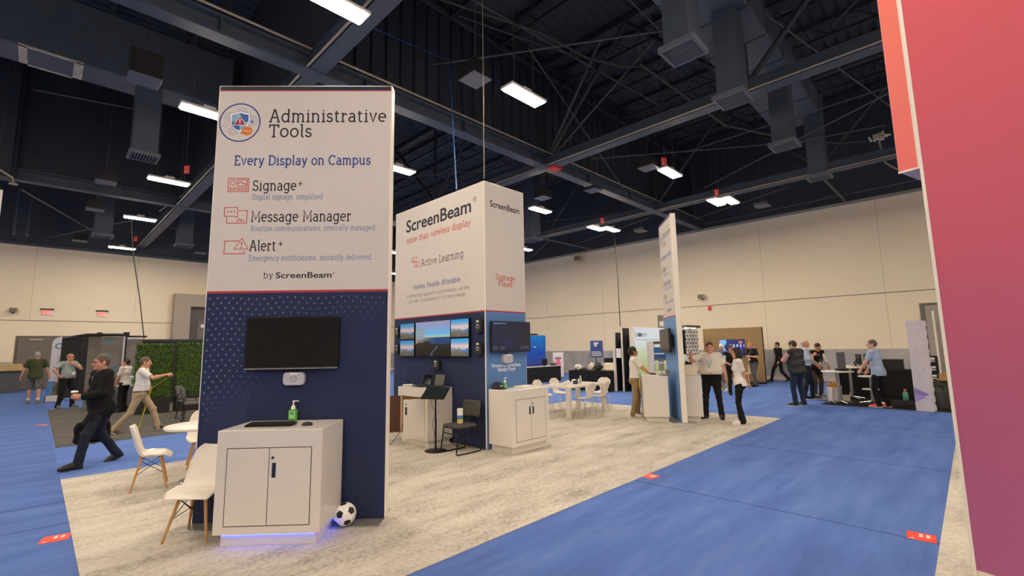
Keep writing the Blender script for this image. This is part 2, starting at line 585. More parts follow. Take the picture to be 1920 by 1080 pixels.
M_LAMP = mat('lamp_diffuser', (255, 244, 225), 0.5, emit=LAMP_COL, strength=LAMP)
M_WHITE = mat('white_enamel', (232, 228, 222), 0.45, var=0.02)
M_BLACK = mat('black_plastic', (22, 22, 24), 0.45, var=0.1)
M_RED = mat('red_sign', (206, 42, 40), 0.5, emit=lin((206, 42, 40)), strength=0.15)
M_REDPAINT = mat('red_paint', (226, 36, 40), 0.45)
M_EXIT = mat('exit_letters', (240, 60, 50), 0.5, emit=lin((240, 50, 40)), strength=1.2)
M_GREYDOOR = mat('door_paint', (116, 106, 96), 0.5, var=0.04, scale=2)
M_PRINTW = mat('print_white', (240, 238, 236), 0.5)

M_CARPET_BLUE = carpet('carpet_blue', [(0.25, (66, 90, 150)), (0.5, (84, 112, 176)), (0.78, (108, 136, 196))], 0.55, 3.2)
M_CARPET_BLUE2 = carpet('carpet_blue_cross', [(0.25, (74, 102, 168)), (0.5, (94, 124, 192)), (0.78, (114, 144, 208))], 0.5, 2.6)
M_CARPET_GREY = carpet('carpet_silver', [(0.30, (130, 124, 114)), (0.42, (170, 163, 152)), (0.53, (194, 187, 176)), (0.7, (214, 208, 197))], 0.9, 2.4, fine=24, fmix=0.34)
M_CARPET_DARK = carpet('carpet_charcoal', [(0.25, (66, 64, 62)), (0.5, (92, 90, 87)), (0.78, (118, 115, 110))], 1.5, 1.5, fine=90, fmix=0.4)
M_CARPET_BLACK = carpet('carpet_black', [(0.25, (26, 24, 24)), (0.6, (44, 41, 39)), (0.8, (58, 55, 52))], 2, 2)

XR, YL = 24.3, 34.0           # inner faces of the right and the left (far) wall
X0, Y0 = -14.0, -17.0
WZ = 7.5

# floor
struct(MB().box((X0, Y0, -0.3), (XR + 0.3, YL + 0.3, -0.004)).build('floor', mat('slab_concrete', (150, 146, 138), 0.7, var=0.1, scale=2)))

def rug(name, x0, y0, x1, y1, z0, z1, m, label, cat='carpet'):
    o = MB().box((x0, y0, z0), (x1, y1, z1)).build(name, m)
    return tag(o, label, cat, kind='structure')
rug('aisle_carpet', X0, Y0, 0.38, YL, -0.004, 0.0, M_CARPET_BLUE, 'blue aisle carpet running along the left edge of the silver carpet')
rug('aisle_carpet', 0.38, 9.25, 12.06, 12.42, -0.004, 0.0, M_CARPET_BLUE2, 'paler blue carpet strip between the silver and the charcoal carpets')
rug('aisle_carpet', 0.38, 0.37, XR, 3.29, -0.004, 0.0, M_CARPET_BLUE, 'blue aisle carpet in front of the silver carpet towards the pink wall')
rug('aisle_carpet', 12.06, 3.29, XR, YL, -0.004, 0.0, M_CARPET_BLUE2, 'blue carpet of the cross aisle behind the white fin tower')
rug('aisle_carpet', 0.38, 12.42, 12.06, YL, -0.004, 0.0, M_CARPET_BLUE2, 'blue carpet under the hedge booth at the far left')
rug('aisle_carpet', 0.38, Y0, XR, 0.37, -0.004, -0.001, M_CARPET_BLUE, 'blue carpet under and behind the pink wall')
rug('booth_carpet', 0.38, 3.29, 12.06, 9.25, -0.004, 0.006, M_CARPET_GREY, 'mottled silver grey carpet of the large booth in the middle')
rug('booth_carpet', 3.2, -5.5, 13.0, 0.37, -0.004, 0.006, M_CARPET_GREY, 'mottled silver carpet strip at the foot of the pink wall')
rug('booth_carpet', 0.40, 12.42, 9.5, 20.9, -0.004, 0.006, M_CARPET_DARK, 'charcoal grey carpet under the man with the tape')
rug('booth_carpet', 15.42, -4.0, 20.5, 3.17, -0.004, 0.006, M_CARPET_BLACK, 'black carpet under the round tables by the black counter')

# carpet joints
M_JOINT = mat('carpet_joint', (40, 58, 110), 0.9)
for k, (p, q) in enumerate((((4.3, -0.6), (4.3, -0.6)),)):
    pass
for (x0, y0, x1, y1) in ((8.6, 0.37, 8.6, 3.29), (12.06, 0.37, 12.06, 3.29), (5.55, 0.37, 5.55, 3.29), (XR - 6, 0.37, XR - 6, 8)):
    struct(MB().box((x0 - 0.006, y0, 0.0), (x1 + 0.006, y1, 0.0015)).build('trim_1', M_JOINT))
for y in (7.9, 4.9, 6.9):
    struct(MB().box((X0, y - 0.006, 0.0), (0.38, y + 0.006, 0.0015)).build('trim_1', M_JOINT))

# walls
def wall(name, lo, hi, m):
    return struct(MB().box(lo, hi).build(name, m))
wall('wall_far', (X0, YL, 0), (XR + 0.3, YL + 0.3, 7.42), M_WALL)
wall('wall_far_upper', (X0, YL + 0.05, 7.42), (XR + 0.3, YL + 0.3, 12.2), M_CEIL)
wall('wall_right', (XR, Y0, 0), (XR + 0.3, YL, 7.72), M_WALL)
wall('wall_right_upper', (XR + 0.05, Y0, 7.72), (XR + 0.3, YL, 12.2), M_CEIL)
wall('wall_back', (X0, Y0 - 0.3, 0), (XR, Y0, 12.2), M_WALL)
wall('wall_left', (X0 - 0.3, Y0, 0), (X0, YL, 12.2), M_WALL)
struct(MB().box((XR - 0.02, Y0, 0.16), (XR, YL, 1.39)).build('baseboard_right', M_WAIN))
struct(MB().box((XR - 0.05, Y0, 0.0), (XR, YL, 0.16)).build('baseboard_right', mat('kick_strip', (205, 186, 158), 0.6)))
struct(MB().box((X0, YL - 0.02, 0.16), (-0.78, YL, 1.4)).build('baseboard_far', M_WAIN))
struct(MB().box((2.2, YL - 0.02, 0.16), (XR, YL, 1.4)).build('baseboard_far', M_WAIN))
# wainscot joints, wall reveals and the vertical panel joints
t = MB()
for y in np.arange(-8, 33, 2.45):
    t.box((XR - 0.024, y - 0.008, 0.16), (XR - 0.019, y + 0.008, 1.39))
struct(t.build('trim_2', M_SEAM))
struct(MB().box((XR - 0.012, Y0, 3.655), (XR, YL, 3.685)).build('trim_3', M_SEAM))
struct(MB().box((X0, YL - 0.012, 3.445), (XR, YL, 3.475)).build('trim_3', M_SEAM))
t = MB()
for y in (-2.2, 2.35, 6.9, 11.45, 16.0, 20.5, 25.0):
    t.box((XR - 0.004, y - 0.008, 1.4), (XR, y + 0.008, 7.7))
struct(t.build('trim_2', mat('fine_joint', (205, 190, 168), 0.8)))
t = MB()
for x in (-4.5, -0.35, 3.8, 8.0):
    t.box((x - 0.008, YL - 0.004, 3.5), (x + 0.008, YL, 7.4))
struct(t.build('trim_2', mat('fine_joint', (205, 190, 168), 0.8)))
struct(MB().box((X0, YL - 0.12, 7.28), (XR, YL, 7.42), 0.01).build('trim_4', M_STEEL))
struct(MB().box((XR - 0.10, Y0, 7.62), (XR, YL, 7.74), 0.01).build('trim_4', mat('wall_cap', (150, 148, 150), 0.5)))

# ceiling deck: trapezoid ribs running along x
G = []
y = Y0
while y < YL + 0.3:
    for dy, z in ((0.0, 12.0), (0.06, 11.93), (0.20, 11.93), (0.26, 12.0)):
        G.append([[X0, y + dy, z], [XR + 0.3, y + dy, z]])
    y += 0.34
struct(MB().grid(np.array(G)).build('ceiling', M_CEIL))
struct(MB().box((X0, Y0, 12.05), (XR + 0.3, YL + 0.3, 12.2)).build('ceiling', M_CEIL))

# roof joists along y
def steel(name, mb, m, label):
    o = mb.build(name, m)
    return struct(o, label)
for x in (-1.2, 0.8, 2.7, 5.8, 7.75, 9.7, 12.9, 14.8, 16.8, 18.7, 20.6, 22.6):
    j = MB()
    j.box((x - 0.06, Y0, 11.78), (x + 0.06, YL, 11.92))
    j.box((x - 0.05, Y0, 11.28), (x + 0.05, YL, 11.36))
    yy = Y0
    k = 0
    while yy < YL - 0.8:
        a, b = (11.34, 11.8) if k % 2 == 0 else (11.8, 11.34)
        j.tube([(x, yy, a), (x, yy + 0.6, b)], 0.02, 4, False)
        yy += 0.6; k += 1
    steel('roof_joist', j, M_STEELD, 'dark bar joist under the ribbed roof deck')

# main beams
def beam_x(y, z, x0, x1):
    b = MB()
    b.box((x0, y - 0.17, z), (x1, y + 0.17, z + 0.05))
    b.box((x0, y - 0.02, z + 0.05), (x1, y + 0.02, z + 0.36))
    b.box((x0, y - 0.17, z + 0.36), (x1, y + 0.17, z + 0.41))
    for x in np.arange(x0 + 1, x1, 3.0):
        b.box((x - 0.01, y - 0.16, z + 0.05), (x + 0.01, y + 0.16, z + 0.36))
    return b
bA = steel('roof_beam', beam_x(9.72, 7.7, X0, XR), M_STEEL, 'blue grey steel beam crossing the hall above the middle tower')
MB().tube([(X0, 9.5, 8.16), (XR, 9.5, 8.16)], 0.03, 8).build('conduit', M_PIPE, bA)
bB = steel('roof_beam', beam_x(22.9, 7.7, X0, 11.7), M_STEEL, 'grey steel beam under the smooth dark bulkhead at the far left')

def girder_y(x, z, y0, y1, h, truss, name_label):
    b = MB()
    b.box((x - 0.17, y0, z), (x + 0.17, y1, z + 0.05))
    b.box((x - 0.15, y0, z + 0.05), (x - 0.11, y1, z + h))
    b.box((x + 0.11, y0, z + 0.05), (x + 0.15, y1, z + h))
    b.box((x - 0.17, y0, z + h), (x + 0.17, y1, z + h + 0.05))
    o = steel('roof_girder', b, M_STEEL, name_label)
    MB().tube([(x - 0.22, y0, z + 0.03), (x - 0.22, y1, z + 0.03)], 0.028, 8).build('conduit', M_PIPE, o)
    if truss:
        tc = MB().box((x - 0.14, y0, 11.35), (x + 0.14, y1, 11.6))
        tc.build('top_chord', M_STEELD, o)
        nodes = [9.72 + 6.4 * k for k in range(-4, 4)]
        for yn in nodes:
            for (ya, za, yb, zb) in ((yn, z + h, yn + 3.2, 11.4), (yn + 6.4, z + h, yn + 3.2, 11.4), (yn, z + h, yn, 11.4)):
                d = MB()
                d.tube([(x, ya, za), (x, yb, zb)], 0.07, 6)
                d.build('brace', M_STEELD, o)
    return o
girder_y(3.82, 7.72, Y0, YL, 0.36, False, 'blue grey box girder below the smooth dark bulkhead, rising to the top edge')
girder_y(11.74, 7.72, Y0, YL, 0.28, True, 'open truss girder with a red bracket where it crosses the long beam')
girder_y(19.4, 7.72, Y0, YL, 0.28, True, 'farthest truss girder, nearest the right wall')
# bulkheads above the beams
struct(MB().box((3.86, Y0, 8.1), (3.92, 22.9, 12.0)).build('bulkhead', M_BULK), 'smooth dark bulkhead above the box girder')
struct(MB().box((X0, 22.95, 8.1), (3.82, 23.0, 12.0)).build('bulkhead', M_BULK), 'smooth dark bulkhead above the far left beam')
G = []
x = 3.95
while x < XR:
    for dx, yy in ((0.0, 9.98), (0.03, 10.05), (0.09, 10.05), (0.12, 9.98)):
        G.append([[x + dx, yy, 8.1], [x + dx, yy, 12.0]])
    x += 0.42
struct(MB().grid(np.array(G)).build('bulkhead', M_BULK), 'ribbed dark metal bulkhead above the long beam')
struct(MB().box((3.95, 9.90, 11.3), (XR, 9.97, 11.42)).build('trim_5', M_STEEL))
struct(MB().box((3.95, 9.86, 11.65), (XR, 9.97, 11.95)).build('trim_5', M_STEELD))
# posts and a column against the far left
struct(MB().box((-3.4, 22.2, 7.6), (-1.05, 22.8, 12.0)).box((-1.05, 22.5, 7.6), (-0.95, 22.7, 12)).build('pillar_cladding', M_BULK), 'dark cladding at the left end of the smooth bulkhead')
c = MB()
for xx in (-1.15, -0.72):
    c.box((xx - 0.05, 31.6, 7.4), (xx + 0.05, 31.9, 11.9))
for k in range(9):
    c.tube([(-1.15, 31.7, 7.5 + k * 0.5), (-0.72, 31.7, 7.75 + k * 0.5)], 0.025, 5)
    c.tube([(-1.15, 31.7, 7.5 + k * 0.5), (-0.72, 31.7, 7.5 + k * 0.5)], 0.025, 5)
steel('cable_ladder', c, M_STEEL, 'grey ladder of cables rising from the far wall at the left edge')

# bracing rods and struts
def rod(p, q, r, m, label, name='brace_rod'):
    steel(name, MB().tube([p, q], r * 0.75, 6), m, label)
rods = [((735, 133, 9.6), (1430, 30, 9.6), 0.035), ((1019, 312, 8.0), (1128, 70, 11.3), 0.07), ((1020, 312, 8.0), (1310, -20, 11.3), 0.04),
        ((990, 90, 9.2), (1180, 370, 7.8), 0.02), ((1110, 298, 8.6), (1450, 270, 8.6), 0.03),
        ((640, 60, 8.0), (735, 0, 8.0), 0.02), ((1190, 545, 7.7), (1190, 545, 7.7), 0)]
rods = rods[:5] + [
    ((1020, 447, 7.8), (1118, 469, 7.8), 0.08), ((960, 515, 7.8), (1029, 452, 7.8), 0.03), ((965, 495, 8.0), (1300, 425, 8.0), 0.025),
    ((1245, 430, 7.9), (1480, 350, 7.9), 0.025), ((985, 420, 8.4), (1260, 388, 8.4), 0.02), ((1060, 465, 7.9), (1225, 405, 7.9), 0.025),
    ((1320, 420, 7.9), (1730, 335, 7.9), 0.035), ((1320, 352, 8.3), (1665, 175, 8.3), 0.03), ((1400, 0, 9.5), (1690, 215, 9.5), 0.03),
    ((1285, 285, 8.8), (1660, 165, 8.8), 0.03), ((1330, 455, 7.9), (1560, 365, 7.9), 0.02), ((1540, 330, 7.8), (1588, 380, 7.8), 0.08),
    ((1665, 312, 8.3), (1690, 320, 8.3), 0.03), ((40, 355, 8.0), (240, 470, 8.0), 0.05), ((45, 455, 7.6), (250, 412, 8.0), 0.04),
    ((62, 168, 9.0), (255, 205, 9.0), 0.025), ((120, 0, 11.2), (240, 62, 11.2), 0.03), ((860, 30, 11.0), (1060, 100, 11.0), 0.03),
    ((870, -10, 10.4), (1240, 200, 10.4), 0.035), ((1170, -10, 10.4), (1250, 70, 10.4), 0.035), ((1500, 265, 8.0), (1660, 235, 8.0), 0.02),
    ((730, 335, 9.0), (930, 318, 9.0), 0.02), ((1560, 45, 11.2), (1650, -40, 11.2), 0.05), ((230, 410, 8.3), (390, 440, 8.3), 0.03), ((300, 395, 8.0), (397, 330, 8.0), 0.05)]
for (a, b, r) in rods:
    rod(at(*a), at(*b), r, M_ROD, 'thin grey bracing rod of the roof steelwork')
# red bracket where beam and truss meet
rb = MB()
c = Vector((11.74, 9.72, 7.72))
rb.box(c + Vector((0.0, -0.36, -0.05)), c + Vector((0.26, -0.02, 0.16)), 0.02)
for dx in (-0.02, 0.3):
    rb.tube([c + Vector((dx, -0.36, 0.05)), c + Vector((dx, 0.0, 0.05))], 0.10, 10)
rbo = rb.build('beam_bracket', M_REDPAINT)
tag(rbo, 'red bracket with round ends where the two roof beams cross', 'bracket')

# ------------------------------------------------------------------ high bay lamps
def make_lamp(p, label, group=None, rz=0.0, wire=4.935):
    t = thing('high_bay_lamp', label, 'ceiling lamp', p, rz, group)
    MB().box((-0.54, -0.18, 0.0), (0.54, 0.18, 0.06), 0.015).box((-0.12, -0.12, 0.06), (0.12, 0.12, 0.14), 0.01).build('housing', M_WHITE, t)
    MB().box((-0.50, -0.15, -0.03), (0.50, 0.15, 0.0), 0.01).build('diffuser', M_LAMP, t)
    MB().tube([(0.3, 0, 0.05), (0.3, 0, wire)], 0.008, 5).tube([(-0.3, 0, 0.05), (-0.3, 0, wire)], 0.008, 5).build('suspension_wire', M_CABLE, t)
    return t
lamps = [((625, 6), 'lit high bay lamp at the very top edge, cut by the frame'), ((983, 180), 'large lit high bay lamp hanging above the middle tower'),
         ((391, 213), 'lit high bay lamp half hidden behind the left edge of the front tower'), ((746, 317), 'lit high bay lamp just right of the front tower top'),
         ((317, 340), 'lit high bay lamp left of the front tower, nearest of the three in a row'), ((263, 410), 'lit high bay lamp at far left, middle of the three in a row'),
         ((229, 465), 'lit high bay lamp at far left close above the far wall'), ((1013, 394), 'lit high bay lamp just right of the middle tower top'),
         ((1256, 324), 'lit high bay lamp beside the black speaker and red tag'), ((1118, 428), 'left half of the lit lamp pair above the far right wall, near the middle tower'),
         ((1146, 430), 'right half of the lit lamp pair above the far right wall, near the middle tower'), ((1343, 379), 'left half of the lit lamp pair right of the fin tower top'),
         ((1369, 376), 'right half of the lit lamp pair right of the fin tower top'), ((983, 467), 'tiny lit lamp peeping out right of the middle tower')]
LZ = 7.0
signs = {4, 8, 9, 11, 5}
for k, ((px, py), lab) in enumerate(lamps):
    make_lamp(at(px, py, LZ if k != 5 else 7.15), lab, wire=4.935 if k != 5 else 4.785)
for x in (6.85, 13.4, 17.7, 2.6):
    for y in (17.1, 22.3, 28.7):
        if (x, y) not in ((2.6, 17.1), (2.6, 22.3), (2.6, 28.7), (17.7, 17.1)):
            make_lamp((x, y, LZ), 'small lit lamp over the far part of the hall behind the towers', 'lamps over the far part of the hall')
for x in (-7.5, -2.5, 2.6, 6.85, 13.4, 17.7):
    for y in (-13.5, -9.0, -4.2, 1.1, 6.4, 11.6, 17.1, 22.3, 28.7):
        if (x < 0 or y < 0 or (y == 1.1 and x < 7)) and (x, y) != (-2.5, 22.3):  # the row level with the pink wall is added unseen to brighten it
            make_lamp((x, y, LZ), 'unseen lit lamp over the part of the hall beside and behind the viewpoint', 'lamps beside and behind the viewpoint')
# red aisle tags on lamp wires
def aisle_tag(px, py, label, txt=('C 2', '303'), w=0.17):
    p = at(px, py, LZ + 0.45)
    t = thing('hanging_tag', label, 'hanging sign', p, rad(-45))
    MB().box((-w / 2, 0.0, -0.13), (w / 2, 0.01, 0.13)).build('tag_board', M_RED, t)
    MB().tube([(0, 0.005, 0.13), (0, 0.005, 4.47)], 0.004, 5).build('tag_wire', M_CABLE, t)
    if txt:
        sans(t, txt[0], -w * 0.4, 0.015, 0.085, w * 0.8, M_PRINTW, 0.01, -0.003)
        sans(t, txt[1], -w * 0.4, -0.10, 0.085, w * 0.8, M_PRINTW, 0.01, -0.003)
aisle_tag(1245, 303, 'small red tag lettered C 2 beside the lamp and black speaker')
aisle_tag(350, 318, 'small red tag above the lamp left of the front tower')
aisle_tag(1344, 361, 'small red tag above the lamp pair right of the fin tower')
aisle_tag(1129, 414, 'small red tag above the lamp pair near the middle tower')
aisle_tag(254, 448, 'small red tag above the lamp close to the far wall')

# ------------------------------------------------------------------ hanging loudspeakers
def speaker(px, py, label, w=0.46, h=0.30, z=7.0, rz=0.0, wire=4.935):
    t = thing('hanging_speaker', label, 'loudspeaker', at(px, py, z), rz)
    MB().box((-w / 2, -w / 2, 0.02), (w / 2, w / 2, h + 0.02), 0.01).build('cabinet', M_BLACK, t)
    MB().box((-w / 2 - 0.005, -w / 2 - 0.005, 0.0), (w / 2 + 0.005, w / 2 + 0.005, 0.02), 0.004).build('grille', M_GRILLE, t)
    MB().tube([(0, 0, h), (0, 0, wire)], 0.012, 6).build('suspension_wire', M_CABLE, t)
speaker(891, 151, 'black box loudspeaker hanging between the front and the middle tower')
speaker(1215, 316, 'black box loudspeaker beside the lamp with the red tag')
speaker(1018, 372, 'dark loudspeaker above the lamp right of the middle tower')
speaker(270, 152, 'dark loudspeaker under the taped duct at top left', w=0.5, h=0.5)
speaker(198, 343, 'dark loudspeaker below the left diffuser', w=0.5, h=0.32)
speaker(178, 394, 'small loudspeaker at far left, middle of three', w=0.5)
speaker(150, 452, 'small pale loudspeaker at far left close above the wall', w=0.5)
speaker(1202, 434, 'small pale loudspeaker above the fin tower towards the right wall', w=0.5, h=0.12)
speaker(1112, 358, 'small pale speaker under the long beam right of the middle tower', w=0.45, h=0.1)
speaker(1430, 387, 'small pale speaker over the right wall near the lamp pair', w=0.5, h=0.12)
speaker(375, 475, 'small pale speaker left of the front tower just above the wall', w=0.5, h=0.12)

# ------------------------------------------------------------------ ducts and diffusers
def duct(name, lo, hi, label, seams=()):
    t = thing(name, label, 'air duct', (0, 0, 0))
    MB().box(lo, hi, 0.02).build('duct_body', M_DUCT, t)
    s = MB()
    for x in seams:
        s.box((x - 0.015, lo[1] - 0.012, lo[2] - 0.012), (x + 0.015, hi[1] + 0.012, hi[2] + 0.012))
    if seams:
        s.build('seam', M_STEELD, t)
    return t
d1 = duct('air_duct', (5.0, 2.75, 9.0), (17.65, 4.15, 9.75), 'long blue grey duct running towards the right wall, with drops', [6.2 + 1.35 * k for k in range(9)])
d2 = duct('air_duct', (X0 + 0.02, 15.3, 9.0), (3.6, 16.3, 10.6), 'dark duct at top left with a taped panel on its underside')
tp = MB()
for (a, b) in (((-0.85, 15.28), (-0.70, 16.32)), ((0.12, 15.28), (0.30, 16.32))):
    tp.box((a[0], a[1], 8.985), (b[0], b[1], 9.02))
for y in (15.29, 16.27):
    tp.box((-0.85, y - 0.02, 8.985), (0.30, y + 0.05, 9.02))
tp.build('foil_tape', M_TAPE, d2)

def diffuser(c, label, w=0.66, z1=8.995, zb=7.0, dx=0.0):
    t = thing('duct_drop', label, 'air diffuser', (c[0], c[1], zb))
    h = z1 - zb
    MB().box((-w * 0.42, -w * 0.36, 0.06), (w * 0.42, w * 0.36, h), 0.01).build('drop', M_DUCT, t)
    g = MB()
    a = w / 2
    for (x0, y0, x1, y1) in ((-a, -a, a, -a + 0.05), (-a, a - 0.05, a, a), (-a, -a + 0.05, -a + 0.05, a - 0.05), (a - 0.05, -a + 0.05, a, a - 0.05)):
        g.box((x0, y0, -0.03), (x1, y1, 0.06))
    g.box((-a, -a, 0.061), (a, a, 0.07))
    g.build('frame', M_GRILLE, t)
    l = MB()
    for k in range(9):
        x = -a + 0.05 + (2 * a - 0.1) * (k + 0.5) / 9
        l.box((x - 0.012, -a + 0.05, -0.02), (x + 0.012, 0 if k % 1 else a - 0.05, 0.04))
    l.build('louvre', M_GRILLE, t)
diffuser((7.83, 3.22), 'dark duct drop with louvred outlet at the top, leftmost of the row')
diffuser((10.24, 3.19), 'dark duct drop with louvred outlet in front of the truss girder')
diffuser((13.78, 3.09), 'dark duct drop with louvred outlet, third along the long duct')
diffuser((17.35, 3.0), 'dark duct drop with louvred outlet at the end of the long duct')
diffuser((1.64, 15.5), 'dark duct drop with louvred outlet left of the front tower')
diffuser((1.72, 27.6), 'small dark duct drop over the far left wall', 0.75, 11.9)
diffuser((4.79, 27.6), 'small dark duct drop left of the front tower near the far wall', 0.75, 11.9)
diffuser((17.0, 15.2), 'dim duct drop right of the middle tower', 0.8, 11.9)

# ------------------------------------------------------------------ hanging cables
def cable(pts, r, m, label):
    tag(MB().tube(pts, r, 6).build('hanging_cable', m), label, 'cable')
cable([(5.45, 6.0, 4.76), (5.45, 6.0, 11.9)], 0.009, mat('cable_pale', (150, 140, 118), 0.6), 'pale support cable rising from the corner of the middle tower')
cable([at(856, 356, 4.76), at(846, 180, 7.6), at(842, 112, 8.8), at(820, 105, 9.4), at(690, 48, 9.6)], 0.012, M_BLUE_CABLE, 'blue cable dropping behind the middle tower from the roof')
cable([on(1163, 612, 0, 20.0), on(1158, 520, 0, 20), on(1152, 445, 0, 20.0), on(1143, 330, 0, 20.0), Vector((20.0, on(1120, 290, 0, 20.0).y, 11.94))], 0.025, M_CABLE, 'dark cable hanging down the right wall to the drape booth')
cable([on(270, 635, 1, 20.6), on(262, 560, 1, 20.6), on(250, 480, 1, 20.6), on(246, 415, 1, 20.6)], 0.018, M_CABLE, 'thin cable hanging down to the hedge wall')
sag = [on(1060, 60 + 0, 1, 6.0)]
cable([at(800, -10, 9.8), at(1010, 60, 9.7), at(1100, 108, 9.5), at(1170, 125, 9.5), at(1200, 125, 9.5)], 0.03, M_CABLE, 'bundle of dark cables sagging below the ribbed deck')
cable([at(1200, 120, 8.8), at(1360, 235, 8.4), at(1500, 265, 8.2), at(1580, 268, 8.2), at(1640, 262, 8.2)], 0.03, M_CABLE, 'sagging cable bundle running to the pink wall')
kn = at(1646, 258, 8.2)
k = MB()
for i in range(12):
    a = kn + Vector((rnd.uniform(-.25, .25), rnd.uniform(-.25, .25), rnd.uniform(-.1, .1)))
    k.tube([a, a + Vector((rnd.uniform(-.2, .2), rnd.uniform(-.2, .2), rnd.uniform(-.12, .12)))], 0.03, 6)
k.box(kn + Vector((-.12, -.12, -.04)), kn + Vector((.12, .12, .1)), 0.01)
tag(k.build('cable_connector', mat('connector_cream', (206, 196, 170), 0.5)), 'tangle of cream cable connectors beside the pink wall', 'cable connector')
cable([kn, at(1660, 305, 8.0), at(1684, 318, 7.9)], 0.03, mat('cable_cream', (165, 155, 120), 0.6), 'cream cable dropping from the connector tangle')

# ------------------------------------------------------------------ wall fittings
def on_far(px, py):
    return on(px, py, 1, YL)
def on_right(px, py):
    return on(px, py, 0, XR)
def wall_speaker(p, rz, label, s=0.3):
    t = thing('wall_speaker', label, 'loudspeaker', p, rz)
    MB().box((-s / 2, -0.34, -s * 0.2), (s / 2, -0.12, s * 0.5), 0.02).build('cabinet', mat('beige_case', (196, 180, 150), 0.5), t)
    MB().box((-0.06, -0.12, -0.1), (0.06, 0.0, 0.1)).tube([(0, -0.2, -0.05), (0, 0.0, -0.12)], 0.02, 6).build('bracket', M_GREYDOOR, t)
    MB().box((-s / 2 + 0.02, -0.345, -s * 0.15), (s / 2 - 0.02, -0.338, s * 0.42)).build('grille', mat('grille_grey', (120, 112, 100), 0.6), t)
wall_speaker(on_far(25, 583), 0, 'beige loudspeaker on the far left wall near the frame edge')
wall_speaker(on_right(1318, 558), rad(-90), 'beige loudspeaker on the right wall above the red alarm')
wall_speaker(on_right(1088, 487), rad(-90), 'grey loudspeaker high on the right wall right of the middle tower', 0.5)
al = thing('fire_alarm', 'small red fire alarm on the right wall', 'fire alarm', on_right(1331, 578), rad(-90))
MB().box((-0.08, -0.05, -0.1), (0.08, 0, 0.1), 0.01).build('case', M_REDPAINT, al)
MB().box((-0.16, -0.01, -0.2), (0.16, 0, -0.1)).build('back_plate', M_WHITE, al)
def exit_sign(px, py, label):
    t = thing('exit_sign', label, 'exit sign', on_far(px, py), 0)
    MB().box((-0.2, -0.05, -0.14), (0.2, 0, 0.14), 0.01).build('case', M_WHITE, t)
    sans(t, 'EXIT', -0.17, -0.1, 0.2, 0.34, M_EXIT, 0.02, -0.053)
    MB().box((-0.26, -0.08, 0.14), (0.26, 0, 0.2)).build('lamp_head', M_BLACK, t)
exit_sign(88, 586, 'red exit sign on the far wall above the double door')
exit_sign(191, 589, 'red exit sign on the far wall right of the double door')

# double door in the far wall
d = MB().box((-0.02, -0.04, 0), (2.9, 0, 2.68)).build('door_1', mat('door_frame', (96, 86, 78), 0.5), None, (-0.72, YL, 0))
struct(d)
for k in range(2):
    lf = MB().box((0.06 + k * 1.4, -0.07, 0.02), (1.42 + k * 1.4, -0.04, 2.6), 0.01).build('door_leaf', M_GREYDOOR, d)
    MB().box((0.12 + k * 2.4, -0.13, 1.05), (0.42 + k * 2.3, -0.1, 1.12)).build('push_bar', M_PIPE, lf)
    if k == 0:
        MB().box((0.45, -0.12, 2.45), (0.95, -0.07, 2.53)).build('door_closer', M_PIPE, lf)
# vestibule on the far wall
v = MB()
v.box((5.55, 33.3, 0), (6.35, YL, 5.2)).box((8.2, 33.3, 0), (10.5, YL, 5.2)).box((6.35, 33.3, 4.45), (8.2, YL, 5.2)).box((6.35, 33.75, 0), (8.2, YL, 4.45))
struct(v.build('vestibule', mat('vestibule_shade', (168, 156, 142), 0.7, var=0.02)), 'box shaped vestibule, coloured as in shade, projecting from the far wall')  # shade on the front is put into this grey
dv = struct(MB().box((6.4, 33.65, 0), (8.15, 33.75, 4.4)).build('door_2', mat('door_dark', (92, 86, 82), 0.5)))
MB().box((6.8, 33.6, 0), (7.95, 33.66, 3.6), 0.01).build('door_leaf', mat('door_leaf_grey', (110, 104, 100), 0.5), dv)
MB().box((6.98, 33.59, 3.2), (7.15, 33.605, 3.4)).build('notice', M_WHITE, dv)
# grey door in the right wall
dr = struct(MB().box((XR - 0.06, -1.4, 0), (XR, 1.35, 3.15)).build('door_3', M_GREYDOOR))
MB().box((XR - 0.1, -1.3, 0.02), (XR - 0.05, 1.2, 3.05), 0.01).build('door_leaf', mat('door_leaf_pale', (168, 160, 150), 0.5), dr)
# long banner edge at the left frame edge
bn = thing('hanging_banner', 'white hanging banner cut off by the left frame edge', 'banner', on(4, 356, 1, 20.0) + Vector((-0.9, 0, -2.3)))
MB().box((-0.6, -0.03, 0), (0.92, 0.03, 2.3), 0.01).build('fabric', M_WHITE, bn)
MB().tube([(0.75, 0, 2.3), (0.75, 0, 6.6)], 0.012, 6).tube([(-0.4, 0, 2.3), (-0.4, 0, 6.6)], 0.012, 6).build('suspension_wire', M_CABLE, bn)
la = MB()
p = on(0, 318, 1, 20.0)
la.tube([p + Vector((-0.6, 0, 0.3)), p, on(24, 333, 1, 20.0), on(25, 342, 1, 20.0)], 0.035, 6)
lt = thing('arm_light', 'pale arm light above the hanging banner at the left edge', 'arm light')
la.build('arm', M_PIPE, lt)
MB().lathe([(0.03, 0.05), (0.1, 0.0), (0.1, -0.03), (0.0, -0.03)], on(25, 344, 1, 20.0), 14).build('lamp_head', M_PIPE, lt)
